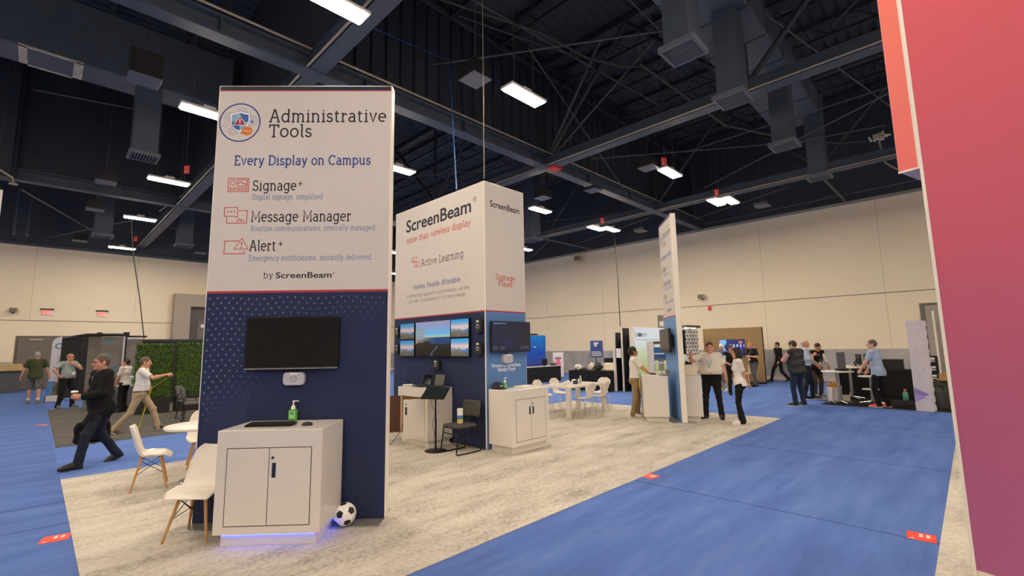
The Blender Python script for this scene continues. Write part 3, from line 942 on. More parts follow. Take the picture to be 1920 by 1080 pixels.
# ------------------------------------------------------------------ materials of the booth
M_FABW = mat('fabric_print_white', (212, 206, 200), 0.75, var=0.012, scale=2, spec=0.2)
M_NAVY = mat('fabric_print_navy', (40, 49, 82), 0.7, var=0.05, scale=1.5, spec=0.25)
M_NAVYD = mat('print_navy_dark', (32, 36, 60), 0.7)
M_SKYB = mat('fabric_print_blue', (116, 156, 208), 0.7, var=0.06, scale=1.2, spec=0.25)
M_DOT = mat('print_dot', (104, 128, 158), 0.7)
M_WAVE = mat('print_wave', (50, 66, 104), 0.7)
M_INK = mat('print_ink', (42, 36, 48), 0.7)
M_INKB = mat('print_blue', (44, 72, 142), 0.7)
M_INKL = mat('print_light_blue', (112, 132, 172), 0.7)
M_INKR = mat('print_red', (196, 70, 54), 0.7)
M_STRIPE = mat('print_red_stripe', (182, 52, 66), 0.7)
M_FRAME = mat('frame_white', (236, 228, 214), 0.4, var=0.01)
M_PLATE = mat('base_plate', (168, 166, 160), 0.35, 0.6)
M_LAM = mat('white_laminate', (222, 216, 207), 0.32, var=0.012, scale=2, coat=0.2)
M_GAP = mat('door_gap', (70, 66, 64), 0.8)
M_HANDLE = mat('recessed_handle', (52, 58, 78), 0.35, 0.4)
M_CHROME = mat('chrome', (205, 205, 205), 0.15, 1.0)
M_STEELB = mat('brushed_steel', (176, 174, 168), 0.3, 0.9)
M_SCREEN = mat('screen_off', (8, 10, 20), 0.06, var=0.2, scale=1, spec=0.3)
M_BEZEL = mat('bezel_black', (14, 14, 16), 0.3)
M_BOXG = mat('device_grey', (186, 188, 194), 0.4)
M_BOXK = mat('device_black', (30, 32, 34), 0.4)
M_WOOD = mat('beech_leg', (196, 148, 96), 0.45, var=0.14, scale=14, stretch=(6, 6, 0.8))
M_SHELL = mat('chair_shell_white', (240, 232, 220), 0.35, var=0.01)
M_WIRE = mat('wire_black', (30, 28, 30), 0.4, 0.5)
M_FABK = mat('seat_fabric', (72, 68, 62), 0.85, var=0.2, scale=120)
M_BROWN = mat('door_inside_brown', (84, 50, 36), 0.5, var=0.15, scale=6, stretch=(1, 1, 6))
M_MAPLE = mat('cabinet_inside', (196, 160, 108), 0.5, var=0.08, scale=6)
M_LED = mat('led_strip', (90, 120, 255), 0.5, emit=lin((70, 100, 255)), strength=4.0)
M_PIC = attr_mat('screen_picture', 0.15, emit=0.48)
M_PICDIM = attr_mat('screen_picture_dim', 0.10, emit=0.36)
M_GREEN = mat('gel_green', (96, 190, 74), 0.12, var=0.05, trans=0.35)
M_LABELB = mat('label_blue', (76, 130, 176), 0.5)
M_PAPER = mat('paper', (240, 236, 228), 0.7)

def painted(mb_obj, cols):
    """per-vertex print colours (linear rgb) on a built grid"""
    me = mb_obj.data
    ca = me.color_attributes.new('pic', 'FLOAT_COLOR', 'POINT')
    c = np.ones((len(me.vertices), 4)); c[:, :3] = cols
    ca.data.foreach_set('color', c.ravel())

def s2l(c):
    c = np.asarray(c, float) / 255
    return np.where(c <= 0.04045, c / 12.92, ((c + 0.055) / 1.055) ** 2.4)

def picture(parent, name, x0, z0, x1, z1, y, fn, m, nx=48, nz=32):
    """a printed or lit picture: fn(u, v) -> sRGB rows, u right, v up"""
    u, v = np.meshgrid(np.linspace(0, 1, nx), np.linspace(0, 1, nz), indexing='ij')
    G = np.stack([x0 + u * (x1 - x0), np.full_like(u, y), z0 + v * (z1 - z0)], 2)
    o = MB().grid(G).build(name, m, parent)
    painted(o, s2l(fn(u.ravel(), v.ravel())))
    return o

def mixc(a, b, t):
    t = np.clip(t, 0, 1)[:, None]
    return np.array(a, float)[None] * (1 - t) + np.array(b, float)[None] * t

def ridge(u, seed, base, amp):
    r = np.random.default_rng(seed)
    y = np.full_like(u, base)
    for k in range(1, 6):
        y = y + amp / k * np.sin(u * 3.1 * k * 2 + r.uniform(0, 6.28))
    return y

def alps(u, v, dark=1.0):
    c = mixc((232, 190, 178), (22, 140, 214), (v - 0.5) / 0.5)
    c = np.where((v < 0.62)[:, None], mixc((150, 160, 176), (226, 190, 182), (v - 0.3) / 0.3), c)
    m2 = v < ridge(u, 3, 0.42, 0.05)
    c = np.where(m2[:, None], mixc((60, 110, 160), (120, 140, 160), 1 - u), c)
    m = v < 0.36 - 0.5 * np.abs(u - 0.3) * 0.5 + 0.03 * np.sin(u * 40)
    c = np.where(m[:, None], mixc((92, 84, 74), (126, 112, 92), v / 0.4), c)
    m = (np.abs(u - 0.50 - (v - 0.2) * 0.7) < 0.03 * (0.4 + v * 2)) & (v < 0.24)
    c = np.where(m[:, None], np.array((112, 122, 134)), c)
    return c * dark

def sunset(u, v):
    c = mixc((96, 170, 226), (150, 140, 170), (v - 0.6) / 0.4)
    c = np.where((v < 0.62)[:, None], mixc((206, 190, 130), (84, 180, 226), (v - 0.52) / 0.12), c)
    c = np.where((v < 0.54)[:, None], mixc((24, 60, 110), (170, 140, 110), np.clip(0.9 - u * 1.5 + (v - 0.45) * 2, 0, 1)), c)
    m = v < 0.34 + 0.09 * np.exp(-((u - 0.3) / 0.2) ** 2) + 0.02 * np.sin(u * 22)
    c = np.where(m[:, None], mixc((8, 8, 10), (44, 34, 30), v / 0.45), c)
    m = (np.abs(u - 0.52 - (v - 0.12) * 0.8 - 0.02 * np.sin(v * 40)) < 0.022) & (v < 0.3)
    c = np.where(m[:, None], np.array((66, 80, 104)), c)
    m = (u < 0.27) & (v > 0.5) & (v < 0.8)
    c = np.where(m[:, None], np.array((150, 168, 178)) - 26.0 * ((v * 38).astype(int) % 2)[:, None], c)
    return c

# ------------------------------------------------------------------ printed towers
def tower_shell(t, W, H, D, lower, dots=True, x0=0.0, red=2.37, band=True, nm='front'):
    """one printed face in the local x,z plane, seen from -y"""
    up = MB().box((x0 + 0.015, -0.004, red + 0.012), (x0 + W - 0.015, 0.0, H - (0.07 if band else 0.015))).build('upper_graphic', M_FABW, t)
    lo = MB().box((x0 + 0.015, -0.004, 0.02), (x0 + W - 0.015, 0.0, red - 0.012)).build('lower_graphic', lower, t)
    MB().box((x0 + 0.015, -0.005, red - 0.012), (x0 + W - 0.015, 0.0, red + 0.012)).build('red_stripe', M_STRIPE, t)
    if band:
        MB().box((x0 + 0.015, -0.004, H - 0.058), (x0 + W - 0.015, 0.0, H - 0.012)).build('top_band', M_NAVYD if lower is M_NAVY else M_INKB, t)
        MB().box((x0 + 0.015, -0.005, H - 0.07), (x0 + W - 0.015, 0.0, H - 0.058)).build('red_stripe', M_STRIPE, t)
    return up, lo

def dot_field(lo, W, H0, x0=0.0):
    f = Flat(-0.0044)
    for j in range(26):
        z = H0 - 0.05 - j * 0.055
        for i in range(24):
            x = x0 + 0.05 + i * 0.082 + (0.041 if j % 2 else 0)
            fade = 1.0 - (x - x0) / (W * 0.62) * (0.3 + j / 13.0) - max(0, j - 15) / 14.0
            if fade < 0.08 or x > x0 + W - 0.05:
                continue
            f.disc((x, z + 0.01 * math.sin(i * 0.8)), 0.0105 * min(1, fade + 0.25), 6)
    f.build('dot_pattern', M_DOT, lo)
    w = Flat(-0.0044)
    for i in range(17):
        x = x0 + 0.03 + i * 0.028
        w.line([(x + 0.05 * math.sin(k * 0.45 + i * 0.12) + (0.012 * i) * (k / 14.0) ** 2, 1.35 - k * 0.09) for k in range(14)], 0.006)
    w.build('wave_pattern', M_WAVE, lo)

def gear(f, c, r, w, n=8):
    pts = []
    for i in range(n * 4):
        a = 2 * PI * i / (n * 4)
        k = r if (i % 4) in (0, 1) else r * 0.78
        pts.append((c[0] + k * math.cos(a), c[1] + k * math.sin(a)))
    f.line(pts, w, True)
    f.ring(c, r * 0.42, w, 18)

def admin_badge(up, cx, cz, R):
    m_l = mat('print_pale_blue', (136, 172, 204), 0.7)
    m_g = mat('print_grey_line', (150, 152, 176), 0.7)
    m_r = mat('print_deep_red', (160, 34, 42), 0.7)
    m_o = mat('print_orange', (214, 122, 34), 0.7)
    m_b = mat('print_mid_blue', (48, 96, 168), 0.7)
    b = Flat(-0.00450)
    b.ring((cx, cz), R, 0.016, 60)
    o = b.build('badge', M_INKB, up)
    g = Flat(-0.00450)
    gear(g, (cx - 0.115, cz + 0.065), 0.06, 0.006); gear(g, (cx + 0.02, cz + 0.12), 0.06, 0.006)
    gear(g, (cx + 0.135, cz + 0.02), 0.06, 0.006); gear(g, (cx - 0.075, cz - 0.105), 0.05, 0.006)
    g.ring((cx - 0.16, cz - 0.03), 0.022, 0.006, 20)
    g.build('gear_outline', m_g, o)
    def shield(s):
        P = [(0, 0.125), (0.05, 0.105), (0.108, 0.098), (0.11, 0.02), (0.09, -0.05), (0.05, -0.10), (0, -0.125)]
        P = P + [(-a, z) for a, z in P[-2:0:-1]]
        return [(cx + a * s, cz + 0.01 + z * s) for a, z in P]
    Flat(-0.00455).poly(shield(1.06)).build('shield_outline', m_g, o)
    Flat(-0.00460).poly(shield(1.0)).build('shield_border', M_PRINTW, o)
    Flat(-0.00464).poly(shield(0.85)).build('shield_field', m_l, o)
    q = Flat(-0.00469)
    q.poly([(cx, cz + 0.115), (cx + 0.045, cz + 0.098), (cx + 0.092, cz + 0.092), (cx + 0.093, cz + 0.01), (cx, cz + 0.01)])
    q.poly([(cx, cz + 0.01), (cx - 0.093, cz + 0.01), (cx - 0.08, cz - 0.04), (cx - 0.045, cz - 0.077), (cx, cz - 0.097)])
    q.build('shield_quarter', m_b, o)
    Flat(-0.00474).poly([(cx - 0.075, cz - 0.035), (cx + 0.072, cz - 0.035), (cx, cz + 0.085)]).build('triangle_border', M_PRINTW, o)
    Flat(-0.00479).poly([(cx - 0.064, cz - 0.029), (cx + 0.061, cz - 0.029), (cx, cz + 0.073)]).build('warning_triangle', m_r, o)
    Flat(-0.00484).rect(cx - 0.006, cz, cx + 0.006, cz + 0.045).disc((cx, cz - 0.015), 0.007, 10).build('exclamation_mark', M_PRINTW, o)
    Flat(-0.00484).disc((cx + 0.085, cz - 0.10), 0.06, 24, 0.052).poly([(cx + 0.03, cz - 0.10), (cx + 0.012, cz - 0.135), (cx + 0.06, cz - 0.14)]).build('speech_bubble', m_o, o)
    Flat(-0.00488).disc((cx + 0.058, cz - 0.096), 0.008, 10).disc((cx + 0.085, cz - 0.10), 0.008, 10).disc((cx + 0.112, cz - 0.104), 0.008, 10).build('bubble_dots', M_PRINTW, o)
    Flat(-0.00457).disc((cx + 0.135, cz + 0.01), 0.022, 14).build('padlock_disc', m_l, o)
    Flat(-0.00462).rect(cx + 0.125, cz - 0.002, cx + 0.145, cz + 0.014).ring((cx + 0.135, cz + 0.016), 0.007, 0.004, 12).build('padlock', m_b, o)

def icon_signage(up, x0, z0, w, h):
    f = Flat(-0.00450)
    L = 0.009
    f.line([(x0, z0), (x0 + w, z0), (x0 + w, z0 + h), (x0, z0 + h)], L, True)
    f.ring((x0 + w * 0.24, z0 + h * 0.68), h * 0.19, L, 20)
    f.line([(x0 + w * 0.24, z0 + h * 0.78), (x0 + w * 0.24, z0 + h * 0.68), (x0 + w * 0.30, z0 + h * 0.62)], 0.006)
    f.line([(x0 + w * 0.10, z0 + h * 0.38), (x0 + w * 0.10, z0 + h * 0.14), (x0 + w * 0.36, z0 + h * 0.14), (x0 + w * 0.36, z0 + h * 0.38)], L)
    f.line([(x0 + w * 0.13, z0 + h * 0.28), (x0 + w * 0.33, z0 + h * 0.28)], L)
    f.line([(x0 + w * 0.46, z0 + h * 0.42), (x0 + w * 0.92, z0 + h * 0.42), (x0 + w * 0.92, z0 + h * 0.88), (x0 + w * 0.46, z0 + h * 0.88)], L, True)
    f.line([(x0 + w * 0.47, z0 + h * 0.60), (x0 + w * 0.62, z0 + h * 0.74), (x0 + w * 0.74, z0 + h * 0.58), (x0 + w * 0.80, z0 + h * 0.64), (x0 + w * 0.90, z0 + h * 0.48)], L)
    f.line([(x0 + w * 0.46, z0 + h * 0.14), (x0 + w * 0.92, z0 + h * 0.14), (x0 + w * 0.92, z0 + h * 0.28), (x0 + w * 0.46, z0 + h * 0.28)], L, True)
    f.build('icon', M_INKR, up)

def icon_message(up, x0, z0, w, h):
    f = Flat(-0.00450)
    L = 0.009
    f.line([(x0, z0 + h * 0.45), (x0, z0 + h), (x0 + w * 0.58, z0 + h), (x0 + w * 0.58, z0 + h * 0.34), (x0 + w * 0.46, z0 + h * 0.45)], L, True)
    f.line([(x0 + w * 0.64, z0 + h * 0.8), (x0 + w, z0 + h * 0.8), (x0 + w, z0), (x0 + w * 0.12, z0), (x0 + w * 0.12, z0 + h * 0.38)], L)
    f.line([(x0 + w * 0.55, z0 + h * 0.12), (x0 + w * 0.63, z0 + h * 0.14), (x0 + w * 0.70, z0 + h * 0.30), (x0 + w * 0.76, z0 + h * 0.14), (x0 + w * 0.82, z0 + h * 0.2), (x0 + w * 0.9, z0 + h * 0.12)], L)
    for k in range(3):
        f.disc((x0 + w * (0.15 + 0.14 * k), z0 + h * 0.73), 0.009, 10)
    f.build('icon', M_INKR, up)

def icon_alert(up, x0, z0, w, h):
    f = Flat(-0.00450)
    L = 0.009
    f.line([(x0 + w * 0.62, z0 + h * 0.82), (x0, z0 + h * 0.82), (x0, z0), (x0 + w * 0.84, z0), (x0 + w * 0.84, z0 + h * 0.2)], L)
    f.line([(x0 + w * 0.42, z0 + h * 0.3), (x0 + w, z0 + h * 0.3), (x0 + w * 0.72, z0 + h)], L, True)
    f.line([(x0 + w * 0.72, z0 + h * 0.74), (x0 + w * 0.72, z0 + h * 0.55)], 0.012)
    f.disc((x0 + w * 0.72, z0 + h * 0.42), 0.008, 10)
    f.build('icon', M_INKR, up)

def admin_text(up, sx=0.05, head=('Every Display on Campus', 0.172, 1.674)):
    admin_badge(up, 0.205 + sx, 4.295, 0.222)
    slab(up, 'Administrative', 0.53 + sx, 4.302, 0.140, 1.31, M_INK, 0.13)
    slab(up, 'Tools', 0.535 + sx, 4.125, 0.137, 0.475, M_INK, 0.13)
    slab(up, head[0], head[1] + sx, 3.795, 0.105, head[2] - head[1], M_INKB, 0.15)
    icon_signage(up, 0.118 + sx, 3.488, 0.222, 0.152)
    slab(up, 'Signage', 0.388 + sx, 3.502, 0.11, 0.475, M_INK, 0.13)
    slab(up, '+', 0.873 + sx, 3.52, 0.13, 0.062, M_INK, 0.075)
    slab(up, 'Digital signage, simplified.', 0.39 + sx, 3.397, 0.06, 0.78, M_INKL, 0.115)
    icon_message(up, 0.095 + sx, 3.13, 0.245, 0.178)
    slab(up, 'Message Manager', 0.388 + sx, 3.147, 0.112, 1.085, M_INK, 0.125)
    slab(up, 'Routine communications, centrally managed.', 0.391 + sx, 3.04, 0.058, 1.363, M_INKL, 0.115)
    icon_alert(up, 0.117 + sx, 2.79, 0.255, 0.172)
    slab(up, 'Alert', 0.386 + sx, 2.822, 0.11, 0.285, M_INK, 0.125)
    slab(up, '+', 0.688 + sx, 2.84, 0.13, 0.062, M_INK, 0.075)
    slab(up, 'Emergency notifications, instantly delivered.', 0.388 + sx, 2.710, 0.058, 1.328, M_INKL, 0.115)
    slab(up, 'by', 0.553 + sx, 2.516, 0.068, 0.10, M_INK, 0.11)
    sans(up, 'ScreenBeam', 0.682 + sx, 2.516, 0.066, 0.60, M_INK, 0.018)
    sans(up, '\u00ae', 1.29 + sx, 2.55, 0.03, 0.022, M_INK)

TW, TH, TD = 1.955, 4.74, 0.12
A0 = Vector((1.27, 5.78, 0))
T_MAIN = rad(-43.8)
tx = Vector((math.cos(T_MAIN), math.sin(T_MAIN), 0))
nx_ = Vector((math.sin(T_MAIN), -math.cos(T_MAIN), 0))          # towards the viewer
ORG = A0 - tx * 0.05
def mloc(x, n, z=0.0):
    return ORG + tx * x + nx_ * n + Vector((0, 0, z))

main_t = thing('sign_tower', 'front sign tower headed Administrative Tools, white over navy, nearest the camera', 'sign tower', ORG, T_MAIN)
MB().box((0, 0, 0.015), (TW, TD, TH), 0.006).build('frame', M_FRAME, main_t)
up, lo = tower_shell(main_t, TW, TH, TD, M_NAVY)
dot_field(lo, TW, 2.35)
MB().box((0.02, -0.20, 0.006), (TW - 0.02, 0.32, 0.016), 0.003).build('base_plate', M_PLATE, main_t)
admin_text(up)

FW = 1.22
FIN_A = rad(-141.2)
FIN_O = Vector((10.05 + FW * math.cos(rad(38.8)), 4.70 + FW * math.sin(rad(38.8)), 0))
fin = thing('sign_tower', 'thin white and blue sign tower seen nearly edge on beyond the meeting table', 'sign tower', FIN_O, FIN_A)
MB().box((0, 0, 0.015), (FW, TD, TH), 0.006).build('frame', M_FRAME, fin)
up, lo = tower_shell(fin, FW, TH, TD, M_SKYB)
MB().box((0.02, -0.20, 0.006), (FW - 0.02, 0.32, 0.016), 0.003).build('base_plate', M_PLATE, fin)
admin_text(up, 0.05, ('One Platform. Every Display', 0.12, 1.74))
bk = MB().box((0.015, TD, 0.02), (FW - 0.015, TD + 0.004, 2.36)).build('rear_graphic', M_NAVY, fin)
MB().box((0.015, TD, 2.38), (FW - 0.015, TD + 0.004, TH - 0.015)).build('rear_upper_graphic', M_FABW, fin)

for c in up.children:
    c.scale = (FW / TW, 1, 1)

# the box tower: left face looks -x, right face looks -y
BX, BY, BW, BL = 5.47, 6.03, 1.045, 2.96
box_t = thing('sign_tower', 'box shaped middle sign tower with one wide face and one narrow face', 'sign tower', (BX, BY + BL, 0), rad(-90))
fr = MB().box((0, 0, 0.015), (BL, BW, TH), 0.006)
fr.build('frame', M_FRAME, box_t)
up, lo = tower_shell(box_t, BL, TH, 0.1, M_NAVY, band=False)
dot_field(lo, BL, 2.35)
def by(y):          # world y on the left face -> local x
    return BY + BL - y
sans(up, 'ScreenBeam', by(8.555), 4.235, 0.27, 2.17, M_INK, 0.02)
sans(up, '\u00ae', by(6.33), 4.40, 0.10, 0.10, M_INK)
slab(up, 'more than wireless display', by(8.54), 3.985, 0.118, 2.13, M_INKR, 0.14)
slab(up, 'Active Learning', by(7.98), 3.415, 0.14, 1.36, M_INK, 0.10)
f = Flat(-0.00450)
for (ox, oz) in ((0, 0.11), (0.11, 0)):
    x, z = by(8.34) + ox, 3.41 + oz
    f.line([(x, z), (x, z + 0.12), (x + 0.19, z + 0.12), (x + 0.19, z)], 0.012)
    f.ring((x + 0.095, z + 0.06), 0.024, 0.01, 14)
    f.line([(x + 0.045, z), (x + 0.06, z + 0.03), (x + 0.13, z + 0.03), (x + 0.145, z)], 0.012)
    f.ring((x + 0.04, z + 0.045), 0.016, 0.008, 12)
f.build('icon', M_INKR, up)
slab(up, 'Wireless. Flexible. Affordable.', by(8.287), 2.96, 0.092, 1.60, M_INKB, 0.13)
slab(up, 'A software-first approach to active learning ~all from', by(8.525), 2.80, 0.066, 2.085, M_INK, 0.09)
slab(up, 'a browser. No proprietary AV. No room redesign.', by(8.44), 2.685, 0.066, 1.90, M_INK, 0.09)
rf = bpy.data.objects.new('narrow_face', MB().box((0.015, -0.004, 2.382), (BW - 0.015, 0, TH - 0.015)).build('tmp', M_FABW).data)
bpy.data.objects.remove(bpy.data.objects['tmp'])
COL.objects.link(rf)
rf.parent = box_t
rf.location = (BL, 0, 0)
rf.rotation_euler = (0, 0, rad(90))
M_SKYR = mat('fabric_print_blue2', (94, 134, 190), 0.7, var=0.06, scale=1.2, spec=0.25)
rl = MB().box((0.015, -0.004, 0.02), (BW - 0.015, 0, 2.358)).build('narrow_lower_face', M_SKYR, box_t, (BL, 0, 0), rad(90))
MB().box((0.015, -0.005, 2.358), (BW - 0.015, 0, 2.382)).build('red_stripe', M_STRIPE, box_t, (BL, 0, 0), rad(90))
sans(rf, 'ScreenBeam', 0.135, 4.285, 0.125, 0.78, M_INK, 0.018)
sans(rf, '\u00ae', 0.93, 4.34, 0.03, 0.022, M_INK)
slab(rf, 'Signage', 0.27, 2.955, 0.095, 0.49, M_INKR, 0.14)
slab(rf, 'Player', 0.33, 2.838, 0.095, 0.37, M_INKR, 0.14)
slab(rl, 'Powered by ScreenBeam', 0.14, 1.382, 0.054, 0.735, M_PRINTW, 0.16)
slab(rl, 'Signage Player', 0.285, 1.312, 0.054, 0.45, M_PRINTW, 0.16)

# ------------------------------------------------------------------ cabinets
def cabinet(label, loc, rz, w=0.945, d=0.57, h=1.02, led=False, handles=(1,), is_open=False, z0=0.115):
    t = thing('cabinet', label, 'cabinet', loc, rz)
    k = 0.095
    if not is_open:
        MB().box((0, 0, z0), (w, d, h), 0.004).build('carcass', M_LAM, t)
        dw = (w - 2 * k) / 2
        for i in range(2):
            x0 = k + i * dw
            MB().box((x0 - 0.004, -0.0015, z0 + 0.07), (x0 + dw + 0.004, 0, h - 0.155)).build('door_gap', M_GAP, t)
            dr = MB().box((x0 + 0.003, -0.003, z0 + 0.077), (x0 + dw - 0.003, 0.0, h - 0.162), 0.001).build('door', M_LAM, t)
            if i in handles:
                hx = (x0 + 0.03) if i == 1 else (x0 + dw - 0.055)
                MB().box((hx, -0.008, 0.60), (hx + 0.034, 0, 0.73), 0.003).box((hx + 0.008, -0.012, 0.615), (hx + 0.024, -0.006, 0.715)).build('handle', M_HANDLE, dr)
                if i == 1:
                    MB().lathe([(0.012, 0), (0.012, 0.008), (0.004, 0.009)], (hx + 0.004, -0.002, 0.775), 14, 1).build('lock', M_HANDLE, dr)
    else:
        c = MB()
        c.box((0, 0, h - 0.16), (w, d, h), 0.004)
        c.box((0, 0, z0), (k, d, h - 0.16)).box((w - k, 0, z0), (w, d, h - 0.16)).box((k, 0, z0), (w - k, d, z0 + 0.07))
        c.build('carcass', M_LAM, t)
        MB().box((k, d - 0.02, z0 + 0.07), (w - k, d, h - 0.16)).box((k, 0.02, z0 + 0.07), (k + 0.012, d, h - 0.16)).box((w - k - 0.012, 0.02, z0 + 0.07), (w - k, d, h - 0.16)).box((k, 0.02, z0 + 0.071), (w - k, d, z0 + 0.078)).build('lining', M_MAPLE, t)
        MB().box((k + 0.012, 0.06, 0.64), (w - k - 0.012, d - 0.02, 0.665)).build('shelf', M_LAM, t)
        dw = (w - 2 * k) / 2
        # left door swung out to the left, right door swung towards the viewer
        a = rad(-118)
        dl = MB().box((0, -0.02, z0 + 0.075), (dw - 0.004, -0.001, h - 0.165)).build('door', M_BROWN, t, (k, -0.002, 0), a)
        dl['label'] = 'brown inner side of the open cabinet door'
        MB().box((dw - 0.11, -0.0225, h - 0.235), (dw - 0.03, -0.018, h - 0.205)).build('sticker', M_LABELB, dl)
        dr = MB().box((-dw + 0.004, -0.02, z0 + 0.075), (0, -0.001, h - 0.165), 0.001).build('door', M_LAM, t, (w - k, -0.002, 0), rad(76))
        MB().box((-dw + 0.03, -0.028, 0.60), (-dw + 0.064, -0.019, 0.73), 0.003).build('handle', M_HANDLE, dr)
        MB().lathe([(0.012, 0), (0.012, 0.008), (0.004, 0.009)], (-dw + 0.045, -0.02, 0.775), 14, 1).build('lock', M_HANDLE, dr)
    MB().box((0.05, 0.05, 0.006), (w - 0.05, d - 0.02, z0)).build('plinth', M_LAM, t)
    if led:
        s = MB()
        s.box((0.06, 0.035, z0 - 0.014), (w - 0.06, 0.046, z0 - 0.002)).box((w - 0.046, 0.06, z0 - 0.014), (w - 0.035, d - 0.06, z0 - 0.002))
        s.build('light_strip', M_LED, t)
    return t
cab = cabinet('white two door cabinet with blue glow at its foot, below the front tower television', mloc(0.565, 0.605), T_MAIN, led=True)
cabinet('white two door cabinet with cap on top at the narrow face of the middle tower', (5.50, 5.44, 0), 0.0, 0.93, 0.56, handles=(0, 1))
cabinet('white cabinet with both doors open at the wide face of the middle tower', (4.90, 7.89, 0), rad(-90), 0.96, 0.55, is_open=True)
def floc(x, n, z=0.0, back=False):
    t = Vector((math.cos(FIN_A), math.sin(FIN_A), 0))
    nn = Vector((math.sin(FIN_A), -math.cos(FIN_A), 0))
    return FIN_O + t * x + nn * n + Vector((0, 0, z))
cabinet('white cabinet at the left of the thin fin tower where a man rests his hands', floc(0.05, 0.67), FIN_A - rad(6), 0.95, 0.55)
cabinet('white cabinet at the right of the thin fin tower in front of the big man', floc(1.02, -TD - 0.40), FIN_A + PI, 0.95, 0.38)

# ------------------------------------------------------------------ televisions
def tv(label, loc, rz, w, h, off=0.06, screen='off', chin=0.0, name='television', thick=0.045):
    """loc: lower left corner of the front on the wall plane, front stands off by off"""
    t = thing(name, label, 'television' if name == 'television' else 'monitor', loc, rz)
    MB().box((0, -off, 0), (w, -off + thick, h), 0.005).build('case', M_BEZEL, t)
    if off - thick > 0.005:
        MB().box((w * 0.35, -off + thick - 0.002, h * 0.3), (w * 0.65, -0.004, h * 0.7)).build('wall_bracket', M_BLACK, t)
    b = 0.012
    if screen == 'off':
        MB().box((b, -off - 0.002, b + chin), (w - b, -off + 0.002, h - b)).build('screen', M_SCREEN, t)
    else:
        picture(t, 'screen', b, b + chin, w - b, h - b, -off - 0.002, screen[0], screen[1], 72, 48)
    if chin:
        MB().box((0, -off - 0.004, 0), (w, -off + 0.004, 0.012)).build('chin_strip', M_STEELB, t)
    return t
tv('large black switched off television on the front tower with silver lower edge', mloc(0.478, 0, 1.545), T_MAIN, 0.965, 0.545, chin=0.016)
LF = rad(-90)
def lface(y, z):
    return (BX, y, z)
tv('largest television on the wide face of the middle tower showing a sunset desktop', lface(8.085, 1.565), LF, 1.155, 0.70, screen=(sunset, M_PIC))
tv('small monitor showing blue sky and mountain, upper left of the large television', lface(8.66, 1.915), LF, 0.535, 0.345, screen=(alps, M_PICDIM), name='wall_monitor')
tv('small monitor showing blue sky and mountain, lower left of the large television', lface(8.66, 1.568), LF, 0.535, 0.343, screen=(alps, M_PICDIM), name='wall_monitor')
tv('small monitor showing blue sky and mountain, upper right of the large television', lface(6.928, 1.92), LF, 0.53, 0.345, screen=(alps, M_PIC), name='wall_monitor')
tv('small monitor showing blue sky and mountain, lower right of the large television', lface(6.928, 1.568), LF, 0.53, 0.345, screen=(alps, M_PIC), name='wall_monitor')
def dimroom(u, v):
    c = mixc((22, 30, 62), (30, 44, 92), 1 - u)
    m = (np.abs(u - 0.44) < 0.06) & (v > 0.2) & (v < 0.38)
    c = np.where(m[:, None], np.array((24, 48, 120)), c)
    for (x, w) in ((0.06, 0.07), (0.25, 0.06), (0.78, 0.05), (0.90, 0.06)):
        m = (np.abs(u - x) < w) & (np.abs(v - 0.13) < 0.05)
        c = np.where(m[:, None], np.array((84, 92, 110)) + 18 * np.sin(u * 160)[:, None], c)
    return c
tvr = tv('dark blue lit television on the narrow face of the middle tower', (BX + 0.055, BY, 1.64), 0.0, 1.0, 0.55, off=0.10, screen=(dimroom, attr_mat('screen_room', 0.08, emit=0.2)))
tvr.children[0].rotation_euler = (0, 0, 0)
slab(tvr, 'Signage Player', 0.05, 0.50, 0.022, 0.30, mat('screen_text', (120, 150, 190), 0.5, emit=lin((110, 140, 180)), strength=0.5), 0.14, -0.104, 'screen_lettering')
ft = thing('television', 'television seen from its edge on the left face of the thin fin tower', 'television', floc(0.10, 0, 1.54), FIN_A)
MB().box((0, -0.15, 0), (0.97, -0.09, 0.55), 0.01).build('case', M_BEZEL, ft)
MB().box((0.012, -0.152, 0.012), (0.958, -0.14, 0.538)).build('screen', M_SCREEN, ft)
MB().box((0.35, -0.09, 0.14), (0.62, -0.06, 0.42)).box((0.42, -0.06, 0.2), (0.47, -0.02, 0.36)).box((0.55, -0.06, 0.2), (0.6, -0.02, 0.36)).box((0.35, -0.02, 0.12), (0.66, -0.004, 0.44)).build('wall_bracket', M_BLACK, ft)
fb = thing('television', 'television on the right face of the fin tower, mostly hidden by its edge', 'television', floc(1.10, -TD, 1.50), FIN_A + PI)
MB().box((0, -0.09, 0), (0.97, -0.045, 0.55), 0.01).build('case', M_BEZEL, fb)
MB().box((0.012, -0.092, 0.012), (0.958, -0.08, 0.538)).build('screen', M_SCREEN, fb)
MB().box((0.35, -0.046, 0.14), (0.62, -0.004, 0.42)).build('wall_bracket', M_BLACK, fb)

